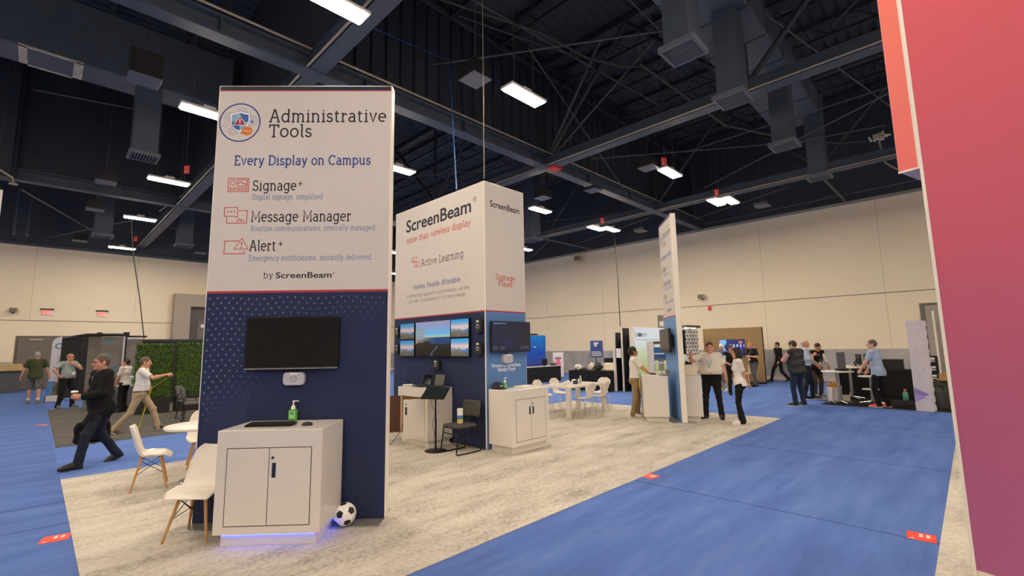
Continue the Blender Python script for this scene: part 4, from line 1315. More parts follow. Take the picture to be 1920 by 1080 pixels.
def receiver(label, loc, rz, w, h, m, d=0.045, sticker=True):
    t = thing('wireless_receiver', label, 'wall device', loc, rz)
    r = min(w, h) * 0.28
    pts = []
    for (cx, cz, a0) in ((w - r, r, -90), (w - r, h - r, 0), (r, h - r, 90), (r, r, 180)):
        pts += [(cx + r * math.cos(rad(a0 + 15 * i)), cz + r * math.sin(rad(a0 + 15 * i))) for i in range(7)]
    MB().prism(pts, -d, 0).build('case', m, t)
    f = Flat(-d - 0.001)
    f.ring((w / 2, h / 2), min(w, h) * 0.22, 0.006, 26)
    f.line([(w / 2 - 0.02, h * 0.54), (w / 2 + 0.02, h * 0.54)], 0.006)
    f.build('ring_mark', M_PRINTW if m is M_BOXK else mat('grey_mark', (120, 124, 134), 0.5), t)
    if sticker:
        MB().box((w * 0.3, -d - 0.002, h * 0.8), (w * 0.68, -d, h * 0.93)).build('sticker', M_PAPER, t)
    MB().box((w * 0.4, -0.03, h), (w * 0.6, 0, h + 0.02)).build('mount', M_BLACK, t)
receiver('pale grey rounded receiver box just below the front tower television', mloc(0.878, 0, 1.378), T_MAIN, 0.218, 0.132, M_BOXG)
receiver('black receiver box at the right end of the wide face, upper one', lface(6.235, 1.985), LF, 0.16, 0.235, M_BOXK, 0.07)
receiver('black receiver box at the right end of the wide face, lower one', lface(6.24, 1.60), LF, 0.16, 0.225, M_BOXK, 0.07)
receiver('black receiver box centred below the large sunset television', lface(7.50, 1.335), LF, 0.225, 0.165, M_BOXK, 0.07)
receiver('grey receiver box below the dark blue television on the narrow face', (BX + 0.37, BY, 1.45), 0.0, 0.225, 0.155, M_BOXG, 0.08)
receiver('dark receiver box at the left end of the wide face, upper one', lface(8.86, 1.98), LF, 0.15, 0.2, M_BOXK, 0.07)
receiver('dark receiver box at the left end of the wide face, lower one', lface(8.86, 1.62), LF, 0.15, 0.2, M_BOXK, 0.07)

# ------------------------------------------------------------------ things on the front cabinet
kb = thing('keyboard', 'black computer keyboard on the front white cabinet', 'keyboard', at(457.5, 801, 1.023), T_MAIN)
MB().box((0, 0, 0), (0.44, 0.135, 0.012), 0.004).prism([(0, 0.012), (0.135, 0.012), (0.135, 0.024)], 0.0, 0.44, 'yz').build('base', M_BLACK, kb)
ks = MB()
for r in range(5):
    for c_ in range(20):
        if c_ in (14, 15) and r in (2,):
            continue
        x = 0.012 + c_ * 0.0209
        ks.box((x, 0.012 + r * 0.023, 0.016 + r * 0.002), (x + 0.017, 0.031 + r * 0.023, 0.022 + r * 0.0022))
ks.build('keys', mat('key_black', (40, 40, 42), 0.5), kb)
ms = thing('computer_mouse', 'black computer mouse on the front white cabinet', 'mouse', at(576, 797.5, 1.021), T_MAIN)
MB().ellip((0, 0, 0.010), (0.052, 0.033, 0.024)).build('shell', M_BLACK, ms)
MB().ellip((-0.005, -0.005, 0.028), (0.03, 0.008, 0.006)).build('grey_inlay', mat('mouse_grey', (130, 126, 122), 0.4), ms)

def pump_bottle(label, p, rz, w=0.085, h=0.115, z=1.02):
    t = thing('sanitizer_bottle', label, 'bottle', p, rz)
    MB().box((-w / 2, -w * 0.3, 0), (w / 2, w * 0.3, h), 0.012).build('body', M_GREEN, t)
    MB().box((-w * 0.36, -w * 0.3 - 0.002, h * 0.2), (w * 0.36, -w * 0.3 + 0.001, h * 0.85)).build('sticker', mat('sticker_green', (150, 214, 120), 0.5), t)
    MB().box((-w * 0.22, -w * 0.3 - 0.003, h * 0.55), (w * 0.22, -w * 0.3, h * 0.78)).build('emblem', M_LABELB, t)
    MB().lathe([(0.022, h - 0.002), (0.022, h + 0.02), (0.015, h + 0.035), (0.007, h + 0.04), (0.007, h + 0.07), (0.010, h + 0.072), (0.010, h + 0.085), (0, h + 0.087)], n=16).tube([(0, 0, h + 0.08), (0.045, 0, h + 0.082), (0.055, 0, h + 0.076)], 0.006, 8).build('pump', M_WHITE, t)
pump_bottle('green gel sanitizer bottle with white pump on the front cabinet', at(549, 788.5, 1.021), T_MAIN)
pump_bottle('small green sanitizer bottle beside the cap on the middle tower cabinet', (5.76, 5.86, 1.021), 0.0, 0.075, 0.10)

# football at the foot of the front tower
bp = at(646, 985, 0.018)
ball = thing('football', 'black and white football beside the front cabinet', 'ball', (bp.x, bp.y, 0.016))
R0 = 0.108
MB().ellip((0, 0, R0), (R0, R0, R0), 36, 22).build('skin', M_PRINTW, ball)
ph = (1 + 5 ** 0.5) / 2
ico = np.array([(0, s1, s2 * ph) for s1 in (-1, 1) for s2 in (-1, 1)] + [(s1, s2 * ph, 0) for s1 in (-1, 1) for s2 in (-1, 1)] + [(s2 * ph, 0, s1) for s1 in (-1, 1) for s2 in (-1, 1)], float)
ico /= np.linalg.norm(ico, axis=1, keepdims=True)
a_, b_ = 0.5, 0.35
Rm = np.array(Matrix.Rotation(0.55, 3, 'X') @ Matrix.Rotation(0.4, 3, 'Z'))
ico = ico @ Rm.T
for d_ in ico:
    nb = ico[np.argsort(-(ico @ d_))[1:6]]
    c5 = np.array([d_ * 2 / 3 + q / 3 for q in nb])
    u_, w_, _ = basis(d_)
    an = np.arctan2(c5 @ w_, c5 @ u_)
    c5 = c5[np.argsort(an)]
    V, F = [], []
    M_ = 4
    for i in range(5):
        p0, p1 = c5[i], c5[(i + 1) % 5]
        for r in range(M_ + 1):
            for s_ in range(M_ + 1):
                q = d_ * (1 - r / M_) + (p0 * (1 - s_ / M_) + p1 * (s_ / M_)) * (r / M_)
                V.append(q / np.linalg.norm(q) * (R0 + 0.0008) + np.array((0, 0, R0)))
        b0 = i * (M_ + 1) ** 2
        for r in range(M_):
            for s_ in range(M_):
                k0 = b0 + r * (M_ + 1) + s_
                F.append((k0, k0 + M_ + 1, k0 + M_ + 2, k0 + 1))
    MB().add(V, F, True).build('pentagon_patch', M_BLACK, ball)

# ------------------------------------------------------------------ white shell chairs with beech legs
def shell_grid(prof, nv=13, lift=0.04, wrap=0.07, corner=2.6):
    prof = np.array(prof)
    t = np.linspace(0, 1, len(prof))
    tt = np.linspace(0, 1, 30)
    P = np.stack([np.interp(tt, t, prof[:, k]) for k in range(3)], 1)
    for _ in range(3):
        P[1:-1] = (P[:-2] + 2 * P[1:-1] + P[2:]) / 4
    G = np.zeros((30, nv, 3))
    for i in range(30):
        x, z, hw = P[i]
        d = P[min(i + 1, 29)] - P[max(i - 1, 0)]
        up_ = abs(d[1]) / (abs(d[0]) + abs(d[1]) + 1e-9)      # 0 seat, 1 back
        for j in range(nv):
            v = -1 + 2 * j / (nv - 1)
            G[i, j] = (x + wrap * up_ * v * v, hw * v, z + lift * (1 - up_) * abs(v) ** 3 * min(1.0, max(0.0, (i - 1) / 9.0)) - 0.012 * abs(v) ** 3 * max(0.0, 1 - i / 5.0))
            G[i, j, 0] -= 0.06 * v * v * max(0.0, 1 - i / 9.0)
    return G
EPROF = [(0.205, 0.398, 0.19), (0.20, 0.412, 0.21), (0.15, 0.418, 0.225), (0.07, 0.408, 0.23), (-0.02, 0.398, 0.23), (-0.09, 0.402, 0.226), (-0.145, 0.43, 0.22), (-0.175, 0.49, 0.212), (-0.20, 0.565, 0.205), (-0.224, 0.65, 0.198), (-0.246, 0.725, 0.182), (-0.26, 0.775, 0.15), (-0.268, 0.80, 0.10)]
def eames(label, loc, rz, src=None):
    t = thing('shell_chair', label, 'chair', loc, rz)
    MB().shell(shell_grid(EPROF, 13, 0.055, 0.065), 0.012).build('shell', M_SHELL, t)
    for sx in (1, -1):
        for sy in (1, -1):
            MB().tube([(0.10 * sx - 0.02, 0.115 * sy, 0.395), (0.185 * sx - 0.02, 0.20 * sy, 0.006)], [0.016, 0.011], 10).build('leg', M_WOOD, t)
    w = MB()
    top = lambda sx, sy: (0.105 * sx - 0.02, 0.12 * sy, 0.372)
    low = lambda sx, sy: (0.142 * sx - 0.02, 0.157 * sy, 0.20)
    for (a, b) in (((1, 1), (1, -1)), ((1, -1), (-1, -1)), ((-1, -1), (-1, 1)), ((-1, 1), (1, 1))):
        w.tube([top(*a), low(*b)], 0.004, 6)
        w.tube([low(*a), top(*b)], 0.004, 6)
    for a in ((1, 1), (1, -1), (-1, 1), (-1, -1)):
        w.tube([top(*a), (0.07 * a[0] - 0.02, 0.06 * a[1], 0.398)], 0.006, 6)
    w.build('wire_frame', M_WIRE, t)
    return t
eames('white shell chair with beech legs, nearest, beside the front cabinet', mloc(0.24, 0.30), T_MAIN - PI / 2)
p1 = (at(250, 923) + at(251, 911) + at(316, 913)) / 3
c1 = Vector((1.19, 7.80, 0))
eames('white shell chair with beech legs seen from the side at far left', c1, rad(-10))
eames('white shell chair behind the round table, half hidden by the front tower', Vector((1.93, 8.62, 0)), rad(-100))
tb = thing('round_table', 'round white table half hidden behind the front tower', 'table', (1.72, 7.76, 0))
MB().lathe([(0, 0.705), (0.44, 0.705), (0.45, 0.715), (0.45, 0.735), (0.445, 0.74), (0, 0.74)], n=48).build('tabletop', M_SHELL, tb)
MB().lathe([(0.035, 0.02), (0.03, 0.70)], n=16).build('pedestal', M_CHROME, tb)
MB().lathe([(0, 0.006), (0.24, 0.006), (0.24, 0.012), (0.08, 0.035), (0.035, 0.06)], n=36).build('foot', M_CHROME, tb)

# ------------------------------------------------------------------ black stacking chair with wipes, tablet stand
ch = thing('stacking_chair', 'dark padded stacking chair on sled legs against the middle tower', 'chair', (5.10, 6.27, 0), rad(180))
MB().box((-0.20, -0.215, 0.42), (0.22, 0.215, 0.47), 0.022).build('seat', M_FABK, ch)
G = np.zeros((10, 11, 3))
for i in range(10):
    for j in range(11):
        v = -1 + 2 * j / 10
        hw = 0.215 - 0.03 * (abs(i - 4.5) / 4.5) ** 4
        G[i, j] = (-0.25 + 0.03 * v * v - 0.04 * i / 9, hw * v, 0.56 + 0.27 * i / 9)
MB().shell(G, 0.035).build('backrest', M_FABK, ch)
for sy in (-1, 1):
    y = 0.205 * sy
    MB().tube([(-0.29, y * 0.85, 0.66), (-0.24, y, 0.44), (-0.27, y, 0.03), (-0.25, y, 0.017), (0.23, y, 0.017), (0.25, y, 0.035), (0.19, y, 0.42)], 0.011, 8).build('leg', M_WIRE, ch)
MB().tube([(0.205, -0.205, 0.33), (0.205, 0.205, 0.33)], 0.009, 8).tube([(-0.2, -0.205, 0.415), (-0.2, 0.205, 0.415)], 0.009, 8).tube([(0.18, -0.205, 0.415), (0.18, 0.205, 0.415)], 0.009, 8).build('crossbar', M_WIRE, ch)
wp = thing('wipes_canister', 'white wipes canister with blue and yellow label on the dark stacking chair', 'canister', (5.12, 6.30, 0.472), rad(200))
MB().lathe([(0, 0), (0.047, 0), (0.05, 0.01), (0.05, 0.20), (0.047, 0.205)], n=24).build('body', M_WHITE, wp)
MB().lathe([(0.0505, 0.03), (0.0505, 0.13)], n=24).build('sticker_lower', M_LABELB, wp)
MB().lathe([(0.051, 0.03), (0.051, 0.07)], n=24).build('sticker_yellow', mat('label_yellow', (230, 200, 60), 0.5), wp)
MB().lathe([(0.05, 0.20), (0.052, 0.21), (0.052, 0.235), (0.03, 0.245), (0, 0.245)], n=24).build('lid', M_WHITE, wp)

sd = thing('tablet_stand', 'black floor stand holding a tilted tablet in front of the open cabinet', 'stand', (4.88, 6.66, 0), rad(-62))
MB().lathe([(0, 0.006), (0.185, 0.006), (0.185, 0.018), (0.03, 0.03), (0.02, 0.03)], n=36).build('base', M_WIRE, sd)
MB().tube([(0, 0, 0.02), (0, 0, 0.55)], 0.017, 12).tube([(0, 0, 0.5), (0, -0.01, 0.93)], 0.013, 12).box((-0.03, -0.03, 0.86), (0.03, 0.03, 0.93), 0.005).tube([(0, 0, 0.9), (0.07, 0, 0.9)], 0.012, 8).build('pole', M_WIRE, sd)
th_ = rad(33)
Mx = np.array(Matrix.Rotation(th_, 3, 'X'))
sp = MB().box((-0.22, -0.16, -0.01), (0.22, 0.16, 0.01), 0.006, None)
sp.v = [v @ Mx.T + np.array((0, -0.02, 0.97)) for v in sp.v]
pl_ = sp.build('tray', M_WIRE, sd)
sp = MB().box((-0.205, -0.145, 0.010), (0.205, 0.145, 0.013))
sp.v = [v @ Mx.T + np.array((0, -0.02, 0.97)) for v in sp.v]
sp.build('tablet_screen', mat('tablet_glass', (34, 44, 46), 0.15, coat=0.5), sd)
MB().tube([(0.03, -0.02, 0.93), (-0.06, -0.05, 0.84), (-0.05, -0.03, 0.74), (0.0, -0.02, 0.66), (-0.05, -0.03, 0.45), (-0.02, -0.02, 0.3), (0.0, 0.0, 0.2)], 0.004, 6).build('cord', M_WIRE, sd)

# cords on the carpet by the open cabinet
tag(MB().tube([(4.8, 7.5, 0.45), (4.72, 7.5, 0.25), (4.65, 7.7, 0.012), (4.55, 8.05, 0.010), (4.75, 8.9, 0.010), (5.0, 9.2, 0.010)], 0.005, 6).build('power_cord', M_WIRE), 'dark cord trailing from the open cabinet over the carpet', 'cord')
tag(MB().tube([(5.1, 6.75, 0.20), (5.25, 6.72, 0.10), (5.35, 6.7, 0.012), (5.40, 6.6, 0.012), (5.42, 6.5, 0.10)], 0.005, 6).build('power_cord', M_WIRE), 'dark cord between the tablet stand and the stacking chair', 'cord')

# laptops and cups on the open cabinet
def laptop(label, loc, rz, tilt, pic=None, w=0.33):
    t = thing('laptop', label, 'laptop', loc, rz)
    MB().box((-w / 2, -0.11, 0), (w / 2, 0.11, 0.016), 0.004).build('base', M_BLACK, t)
    M3 = np.array(Matrix.Rotation(rad(tilt), 3, 'X'))
    b = MB().box((-w / 2, -0.006, 0), (w / 2, 0.006, 0.22), 0.003)
    b.v = [v @ M3.T + np.array((0, 0.11, 0.012)) for v in b.v]
    b.build('lid', M_BLACK, t)
    b = MB().box((-w / 2 + 0.012, -0.008, 0.014), (w / 2 - 0.012, -0.0055, 0.208))
    b.v = [v @ M3.T + np.array((0, 0.11, 0.012)) for v in b.v]
    b.build('screen', pic or M_SCREEN, t)
laptop('dark laptop on the open cabinet, left of two', (5.16, 7.52, 1.022), rad(-97), -20)
laptop('dark laptop with pale screen glare on the open cabinet, right of two', (5.18, 7.10, 1.022), rad(-78), -14, mat('screen_glare', (92, 92, 84), 0.25), 0.24)  # pale glare is put into the screen's base colour
for k, (y, x) in enumerate(((7.83, 5.02), (7.79, 5.10))):
    c = thing('small_adapter', ['small white adapter on the far left corner of the open cabinet', 'white crumpled cable end beside the adapter on the open cabinet'][k], 'adapter', (x, y, 1.022))
    MB().box((-0.04, -0.03, 0), (0.04, 0.03, 0.035), 0.008).build('case', M_WHITE, c)
    MB().tube([(0.04, 0, 0.015), (0.1, -0.05, 0.01), (0.05, -0.15, 0.01), (0.1, -0.25, 0.01)], 0.006, 6).build('lead', M_WHITE, c)
# cap, leaflets on the middle cabinet
cp = thing('baseball_cap', 'black baseball cap with white print on the middle tower cabinet', 'cap', (5.60, 5.88, 1.022), rad(-60))
MB().lathe([(0.098, 0.0), (0.098, 0.03), (0.09, 0.075), (0.065, 0.105), (0.03, 0.12), (0.0, 0.122)], n=26).build('crown', mat('cap_cloth', (34, 36, 44), 0.85), cp)
G = np.zeros((8, 13, 3))
for i in range(8):
    for j in range(13):
        a = rad(-75 + 150 * j / 12)
        r = 0.093 + (0.075 * math.cos(a * 0.9)) * i / 7
        G[i, j] = (r * math.cos(a), r * math.sin(a), 0.012 - 0.008 * (i / 7) * abs(math.sin(a)) * 2)
MB().shell(G, 0.005).build('visor', mat('cap_cloth', (34, 36, 44), 0.85), cp)
pr = MB()
for k in range(9):
    a = rad(-46 + 9 * k)
    a2 = a + rad(6)
    pr.add([(0.0965 * math.cos(a), 0.0965 * math.sin(a), 0.045), (0.0965 * math.cos(a2), 0.0965 * math.sin(a2), 0.045), (0.0945 * math.cos(a2), 0.0945 * math.sin(a2), 0.064), (0.0945 * math.cos(a), 0.0945 * math.sin(a), 0.064)], [(0, 1, 2, 3)])
pr.build('print', M_PRINTW, cp)
lf_ = thing('leaflet_tray', 'low white leaflet tray on the middle tower cabinet', 'tray', (6.1, 5.72, 1.022), rad(4))
MB().box((-0.16, -0.11, 0), (0.16, 0.11, 0.006)).box((-0.16, -0.11, 0), (-0.152, 0.11, 0.03)).box((0.152, -0.11, 0), (0.16, 0.11, 0.03)).box((-0.16, 0.102, 0), (0.16, 0.11, 0.03)).build('tray', M_WHITE, lf_)
MB().box((-0.14, -0.09, 0.007), (0.14, 0.09, 0.02)).build('leaflets', M_PAPER, lf_)

# ------------------------------------------------------------------ white meeting table, cafe chairs, mugs
mt = thing('meeting_table', 'white rectangular meeting table with square legs', 'table', (9.86, 7.5, 0))
MB().box((-0.80, -0.47, 0.70), (0.80, 0.47, 0.75), 0.004).build('tabletop', M_LAM, mt)
for sx in (-1, 1):
    for sy in (-1, 1):
        MB().box((0.80 * sx, 0.47 * sy, 0.006), (0.70 * sx, 0.37 * sy, 0.70), 0.003).build('leg', M_LAM, mt)
CPROF = [(0.20, 0.435, 0.10), (0.205, 0.447, 0.15), (0.16, 0.455, 0.19), (0.06, 0.452, 0.205), (-0.06, 0.448, 0.19), (-0.14, 0.455, 0.15), (-0.185, 0.49, 0.105), (-0.205, 0.55, 0.10), (-0.22, 0.61, 0.14), (-0.235, 0.68, 0.20), (-0.25, 0.75, 0.20), (-0.262, 0.80, 0.16), (-0.268, 0.83, 0.08)]
def cafe(label, loc, rz):
    t = thing('cafe_chair', label, 'chair', loc, rz, 'white cafe chairs at the meeting table')
    MB().shell(shell_grid(CPROF, 11, 0.01, 0.05), 0.012).build('shell', M_SHELL, t)
    for sx in (1, -1):
        for sy in (1, -1):
            MB().tube([(0.06 * sx - 0.01, 0.07 * sy, 0.435), (0.13 * sx, 0.14 * sy, 0.40), (0.20 * sx, 0.20 * sy, 0.006)], 0.008, 7).build('leg', M_CHROME, t)
    return t
c0 = cafe('white cafe chair on the near side of the meeting table, left one', (9.55, 6.93, 0), rad(86))
dup(c0, (10.2, 6.95, 0), rad(98), 'white cafe chair on the near side of the meeting table, right one')
dup(c0, (9.6, 8.3, 0), rad(-88), 'white cafe chair behind the meeting table, left one')
dup(c0, (10.3, 8.3, 0), rad(-92), 'white cafe chair behind the meeting table, right one')
dup(c0, (11.05, 7.45, 0), rad(-172), 'white cafe chair at the right end of the meeting table')
def mug(label, x, y, rz):
    t = thing('mug', label, 'mug', (x, y, 0.752), rz, 'mugs on the meeting table')
    MB().lathe([(0, 0), (0.038, 0), (0.04, 0.005), (0.04, 0.092), (0.036, 0.092), (0.035, 0.01), (0, 0.01)], n=18).build('cup', M_WHITE, t)
    MB().tube([(0.038, 0, 0.075), (0.062, 0, 0.07), (0.066, 0, 0.045), (0.058, 0, 0.025), (0.038, 0, 0.02)], 0.006, 6).build('handle', M_WHITE, t)
    return t
m0 = mug('white mug on the meeting table near its left front corner', 9.38, 7.38, rad(-120))
for k, (x, y, a, lab) in enumerate(((9.72, 7.55, -100, 'white mug left of the dark blue carton on the meeting table'), (10.02, 7.62, -60, 'white mug first right of the dark blue carton'),
        (10.12, 7.66, -80, 'white mug second right of the dark blue carton'), (10.28, 7.62, -20, 'white mug just right of the clear bottle'), (10.36, 7.66, 10, 'white mug farthest right on the meeting table'))):
    dup(m0, (x, y, 0.752), rad(a), lab)
cb = thing('tissue_carton', 'dark blue carton on the white meeting table', 'box', (9.86, 7.42, 0.752), rad(20))
MB().box((-0.06, -0.05, 0), (0.06, 0.05, 0.09), 0.003).build('carton', mat('carton_navy', (44, 56, 92), 0.6), cb)
cl = thing('clear_bottle', 'clear bottle with white cap on the meeting table', 'bottle', (10.18, 7.50, 0.752))
MB().lathe([(0, 0), (0.032, 0), (0.034, 0.01), (0.034, 0.11), (0.014, 0.15), (0.014, 0.16)], n=16).build('body', mat('bottle_pale', (206, 214, 206), 0.1, trans=0.4), cl)
MB().lathe([(0.016, 0.16), (0.016, 0.19), (0, 0.19)], n=14).build('cap', M_WHITE, cl)
# things on the fin cabinets
kb2 = thing('keyboard', 'small dark keyboard under the hands of the man at the fin cabinet', 'keyboard', floc(0.12, 0.42, 1.022), FIN_A)
MB().box((0, -0.06, 0), (0.4, 0.07, 0.018), 0.005).build('base', M_BLACK, kb2)
ks = MB()
for r in range(4):
    for c_ in range(14):
        ks.box((0.012 + c_ * 0.027, -0.05 + r * 0.028, 0.017), (0.034 + c_ * 0.027, -0.028 + r * 0.028, 0.022))
ks.build('keys', mat('key_black', (40, 40, 42), 0.5), kb2)
lb = thing('laptop', 'closed grey laptop on the left fin cabinet by the blue print', 'laptop', floc(0.82, 0.25, 1.022), FIN_A)
MB().box((-0.15, -0.1, 0), (0.15, 0.1, 0.018), 0.005).build('lid', mat('laptop_grey', (120, 122, 128), 0.35, 0.6), lb)
MB().box((-0.15, 0.08, 0.018), (0.15, 0.1, 0.12), 0.004).build('raised_screen', mat('laptop_grey', (120, 122, 128), 0.35, 0.6), lb)
pump_bottle('small green sanitizer bottle on the left fin cabinet', floc(0.58, 0.14, 1.021), FIN_A, 0.07, 0.1)
cd = thing('display_carton', 'cream display carton on the right fin cabinet with devices on top', 'box', floc(0.66, -TD - 0.22, 1.022), FIN_A + PI)
MB().box((-0.25, -0.14, 0), (0.25, 0.14, 0.22), 0.004).build('carton', mat('carton_cream', (226, 212, 186), 0.6), cd)
MB().box((-0.26, -0.15, 0.22), (0.26, 0.15, 0.235)).build('lid', M_WHITE, cd)
dv_ = thing('desk_phone', 'small dark device on the cream carton', 'device', floc(0.74, -TD - 0.20, 1.259), FIN_A + PI)
MB().box((-0.1, -0.07, 0), (0.1, 0.07, 0.03), 0.006).prism([(-0.06, 0.03), (0.06, 0.03), (0.06, 0.08)], -0.09, 0.0, 'yz').build('case', M_BLACK, dv_)
# ------------------------------------------------------------------ pink wall at the right edge
def grad(stops):
    zs = [s_[0] for s_ in stops]
    cs = np.array([s_[1] for s_ in stops], float)
    return lambda u, v: np.stack([np.interp(v, zs, cs[:, k]) for k in range(3)], 1)
M_PRINT = attr_mat('fabric_gradient', 0.75, 0, 0.2)
pw = thing('pink_wall', 'tall pink to purple fabric wall with white edge at the right', 'display wall', (4.99, 0.165, 0), rad(-106))
picture(pw, 'fabric', 0.016, 0.05, 3.3, 5.4, -0.003, grad([(0, (170, 98, 142)), (0.25, (184, 96, 128)), (0.45, (202, 97, 118)), (0.7, (212, 97, 111)), (1, (216, 97, 106))]), M_PRINT, 3, 40)
MB().box((0, 0, 0.006), (0.03, 0.3, 5.42), 0.003).box((0.03, 0.28, 0.006), (3.3, 0.3, 5.42)).box((0.03, 0, 0.006), (3.3, 0.3, 0.05)).box((0.03, 0, 5.40), (3.3, 0.3, 5.42)).box((0.0, -0.012, 0.006), (0.022, 0.0, 5.42), 0.002).build('frame', M_FRAME, pw)
hd = thing('coral_header', 'coral header box joined to the left of the pink wall near the ceiling', 'display header', (5.03, 0.306, 3.139), rad(-106))
MB().box((0, 0.004, 0.012), (0.143, 3.2, 2.3), 0.002).build('frame', mat('header_lilac', (168, 156, 186), 0.7), hd)
picture(hd, 'fabric', 0.004, 0.016, 0.138, 2.3, 0.0, grad([(0, (240, 122, 116)), (0.5, (240, 128, 114)), (1, (232, 120, 106))]), M_PRINT, 3, 20)
MB().box((0, -0.004, 0), (0.144, 0.004, 0.016)).box((0.136, -0.004, 0), (0.144, 0.012, 2.3)).build('trim_strip', M_FRAME, hd)
# orange floor stickers
M_STICK = mat('floor_sticker', (236, 74, 52), 0.5, var=0.03)
def floor_tag(pts, z, label):
    P = [at(x, y, z) for x, y in pts]
    o = thing('floor_sticker', label, 'floor sticker', (P[0].x, P[0].y, 0.001), math.atan2(P[1].y - P[0].y, P[1].x - P[0].x))
    w = (P[1] - P[0]).length
    d = 0.21
    MB().box((0, 0, 0), (w, d, 0.003), 0.001).build('sheet', M_STICK, o)
    f = MB()
    for k in range(2):
        for r in range(3):
            x = w * (0.42 + 0.24 * k)
            f.box((x, d * (0.45 + 0.14 * r), 0.003), (x + w * 0.14, d * (0.54 + 0.14 * r), 0.0038))
    f.add([(w * 0.1, d * 0.1, 0.0036), (w * 0.3, d * 0.1, 0.0036), (w * 0.2, d * 0.2, 0.0036)], [(0, 1, 2)])
    f.build('print', M_PRINTW, o)
floor_tag([(69, 1022), (126, 1012)], 0, 'orange red floor sticker on the blue carpet at lower left')
floor_tag([(1700, 1009), (1757, 1020)], 0, 'orange red floor sticker on the blue carpet near the pink wall')
floor_tag([(1199, 893), (1221, 899)], 0, 'orange red floor sticker at the middle of the silver carpet edge')
floor_tag([(67, 799), (90, 797)], 0, 'orange red floor sticker beside the charcoal carpet, far left')
floor_tag([(1545, 749), (1556, 749)], 0, 'small orange floor sticker near the black carpet corner')

# ------------------------------------------------------------------ far left: hedge booth
M_LEAF = mat('leaf_green', (62, 92, 30), 0.6, var=0.5, scale=30)
M_LEAF2 = mat('leaf_light', (104, 132, 48), 0.6, var=0.4, scale=30)
M_PLANT = mat('planter_black', (34, 32, 30), 0.6)
def hedge(label, x0, x1, y0, y1, h, seed):
    t = thing('hedge_panel', label, 'hedge wall', (x0, y0, 0))
    w, d = x1 - x0, y1 - y0
    MB().box((0.01, 0.03, 0.006), (w - 0.01, d - 0.03, 0.46), 0.01).build('planter', M_PLANT, t)
    r = np.random.default_rng(seed)
    m = MB()
    m.box((0.03, 0.06, 0.46), (w - 0.03, d - 0.06, h - 0.05))
    n = 5200
    for k in range(n):
        s_ = r.random()
        if s_ < 0.66:
            p = np.array((r.uniform(0, w), 0.05 + r.uniform(-0.03, 0.02), r.uniform(0.42, h)))
        elif s_ < 0.8:
            p = np.array((r.uniform(0, w), r.uniform(0, d), h - 0.05 + r.uniform(-0.02, 0.035)))
        else:
            p = np.array((r.choice([0.02, w - 0.02]) + r.uniform(-0.03, 0.03), r.uniform(0, d), r.uniform(0.42, h)))
        a = r.normal(size=3); a /= np.linalg.norm(a)
        b = np.cross(a, r.normal(size=3)); b /= np.linalg.norm(b) + 1e-9
        L, W = r.uniform(0.02, 0.034), r.uniform(0.012, 0.018)
        m.mat = 1 if r.random() < 0.4 else 0
        m.add([p - a * L, p + b * W, p + a * L, p - b * W], [(0, 1, 2, 3)])
    m.build('foliage', [M_LEAF, M_LEAF2], t)
hedge('tall boxwood hedge panel in black planter behind the man with the tape, left one', 2.03, 2.89, 16.95, 17.35, 2.0, 1)
hedge('tall boxwood hedge panel in black planter, right one partly behind the front tower', 3.0, 4.15, 16.88, 17.3, 2.03, 2)
M_MESH = mat('mesh_fabric', (44, 42, 42), 0.9, var=0.15, scale=40)
M_MESHG = mat('mesh_grey', (150, 142, 132), 0.9, var=0.06, scale=3)
bw = thing('drape_wall', 'black header of a drape wall showing above the hedge', 'drape wall', (2.5, 20.35, 0))
MB().box((0, 0, 0.006), (4.5, 0.06, 2.1)).build('drape', M_MESH, bw)
MB().box((-0.02, -0.02, 2.1), (4.52, 0.08, 2.2), 0.01).build('rail', mat('rail_navy', (32, 34, 46), 0.5), bw)
# curved corner backdrop with a C
cpn = thing('pop_up_backdrop', 'white rounded backdrop with blue foot and blue letter C at far left', 'backdrop', (0.47, 27.7, 0))
W_, H_, r_ = 2.95, 2.48, 0.28
pts = [(0.0, 0.62), (W_, 0.62)] + [(W_ - r_ + r_ * math.cos(rad(a)), H_ - r_ + r_ * math.sin(rad(a))) for a in range(0, 91, 15)] + [(r_ + r_ * math.cos(rad(a)), H_ - r_ + r_ * math.sin(rad(a))) for a in range(90, 181, 15)]
MB().prism(pts, 0, 0.1).build('fabric', mat('backdrop_white', (214, 212, 216), 0.7), cpn)
MB().box((-0.04, -0.004, 0.006), (W_ + 0.04, 0.104, 0.62)).build('foot_band', mat('backdrop_blue', (92, 142, 190), 0.7), cpn)
sans(cpn, 'C', 0.09, 1.96, 0.25, 0.22, mat('letter_blue', (64, 120, 178), 0.6), 0.02, -0.004)
# black framed mesh booth
mb_ = thing('mesh_booth', 'black framed booth with dark and grey mesh walls behind the man in black jacket', 'booth', (0, 0, 0))
fr = MB()
for (x, y) in ((0.70, 24.6), (1.24, 24.6), (1.78, 24.6)):
    fr.box((x - 0.03, y - 0.03, 0.006), (x + 0.03, y + 0.03, 2.36))
fr.box((2.03, 19.75, 0.006), (2.08, 19.80, 2.30))
fr.box((0.68, 24.57, 2.33), (1.8, 24.63, 2.41)).tube([(0.72, 24.6, 2.34), (1.1, 20.0, 2.33), (2.06, 19.77, 2.33)], 0.05, 8)
fr.tube([(1.4, 19.93, 2.33), (1.4, 19.93, 2.41)], 0.07, 8).tube([(2.05, 19.77, 2.30), (2.05, 19.77, 2.42)], 0.08, 8).tube([(2.06, 19.77, 2.28), (2.6, 19.9, 2.28)], 0.03, 8)
fr.build('frame', M_BLACK, mb_)
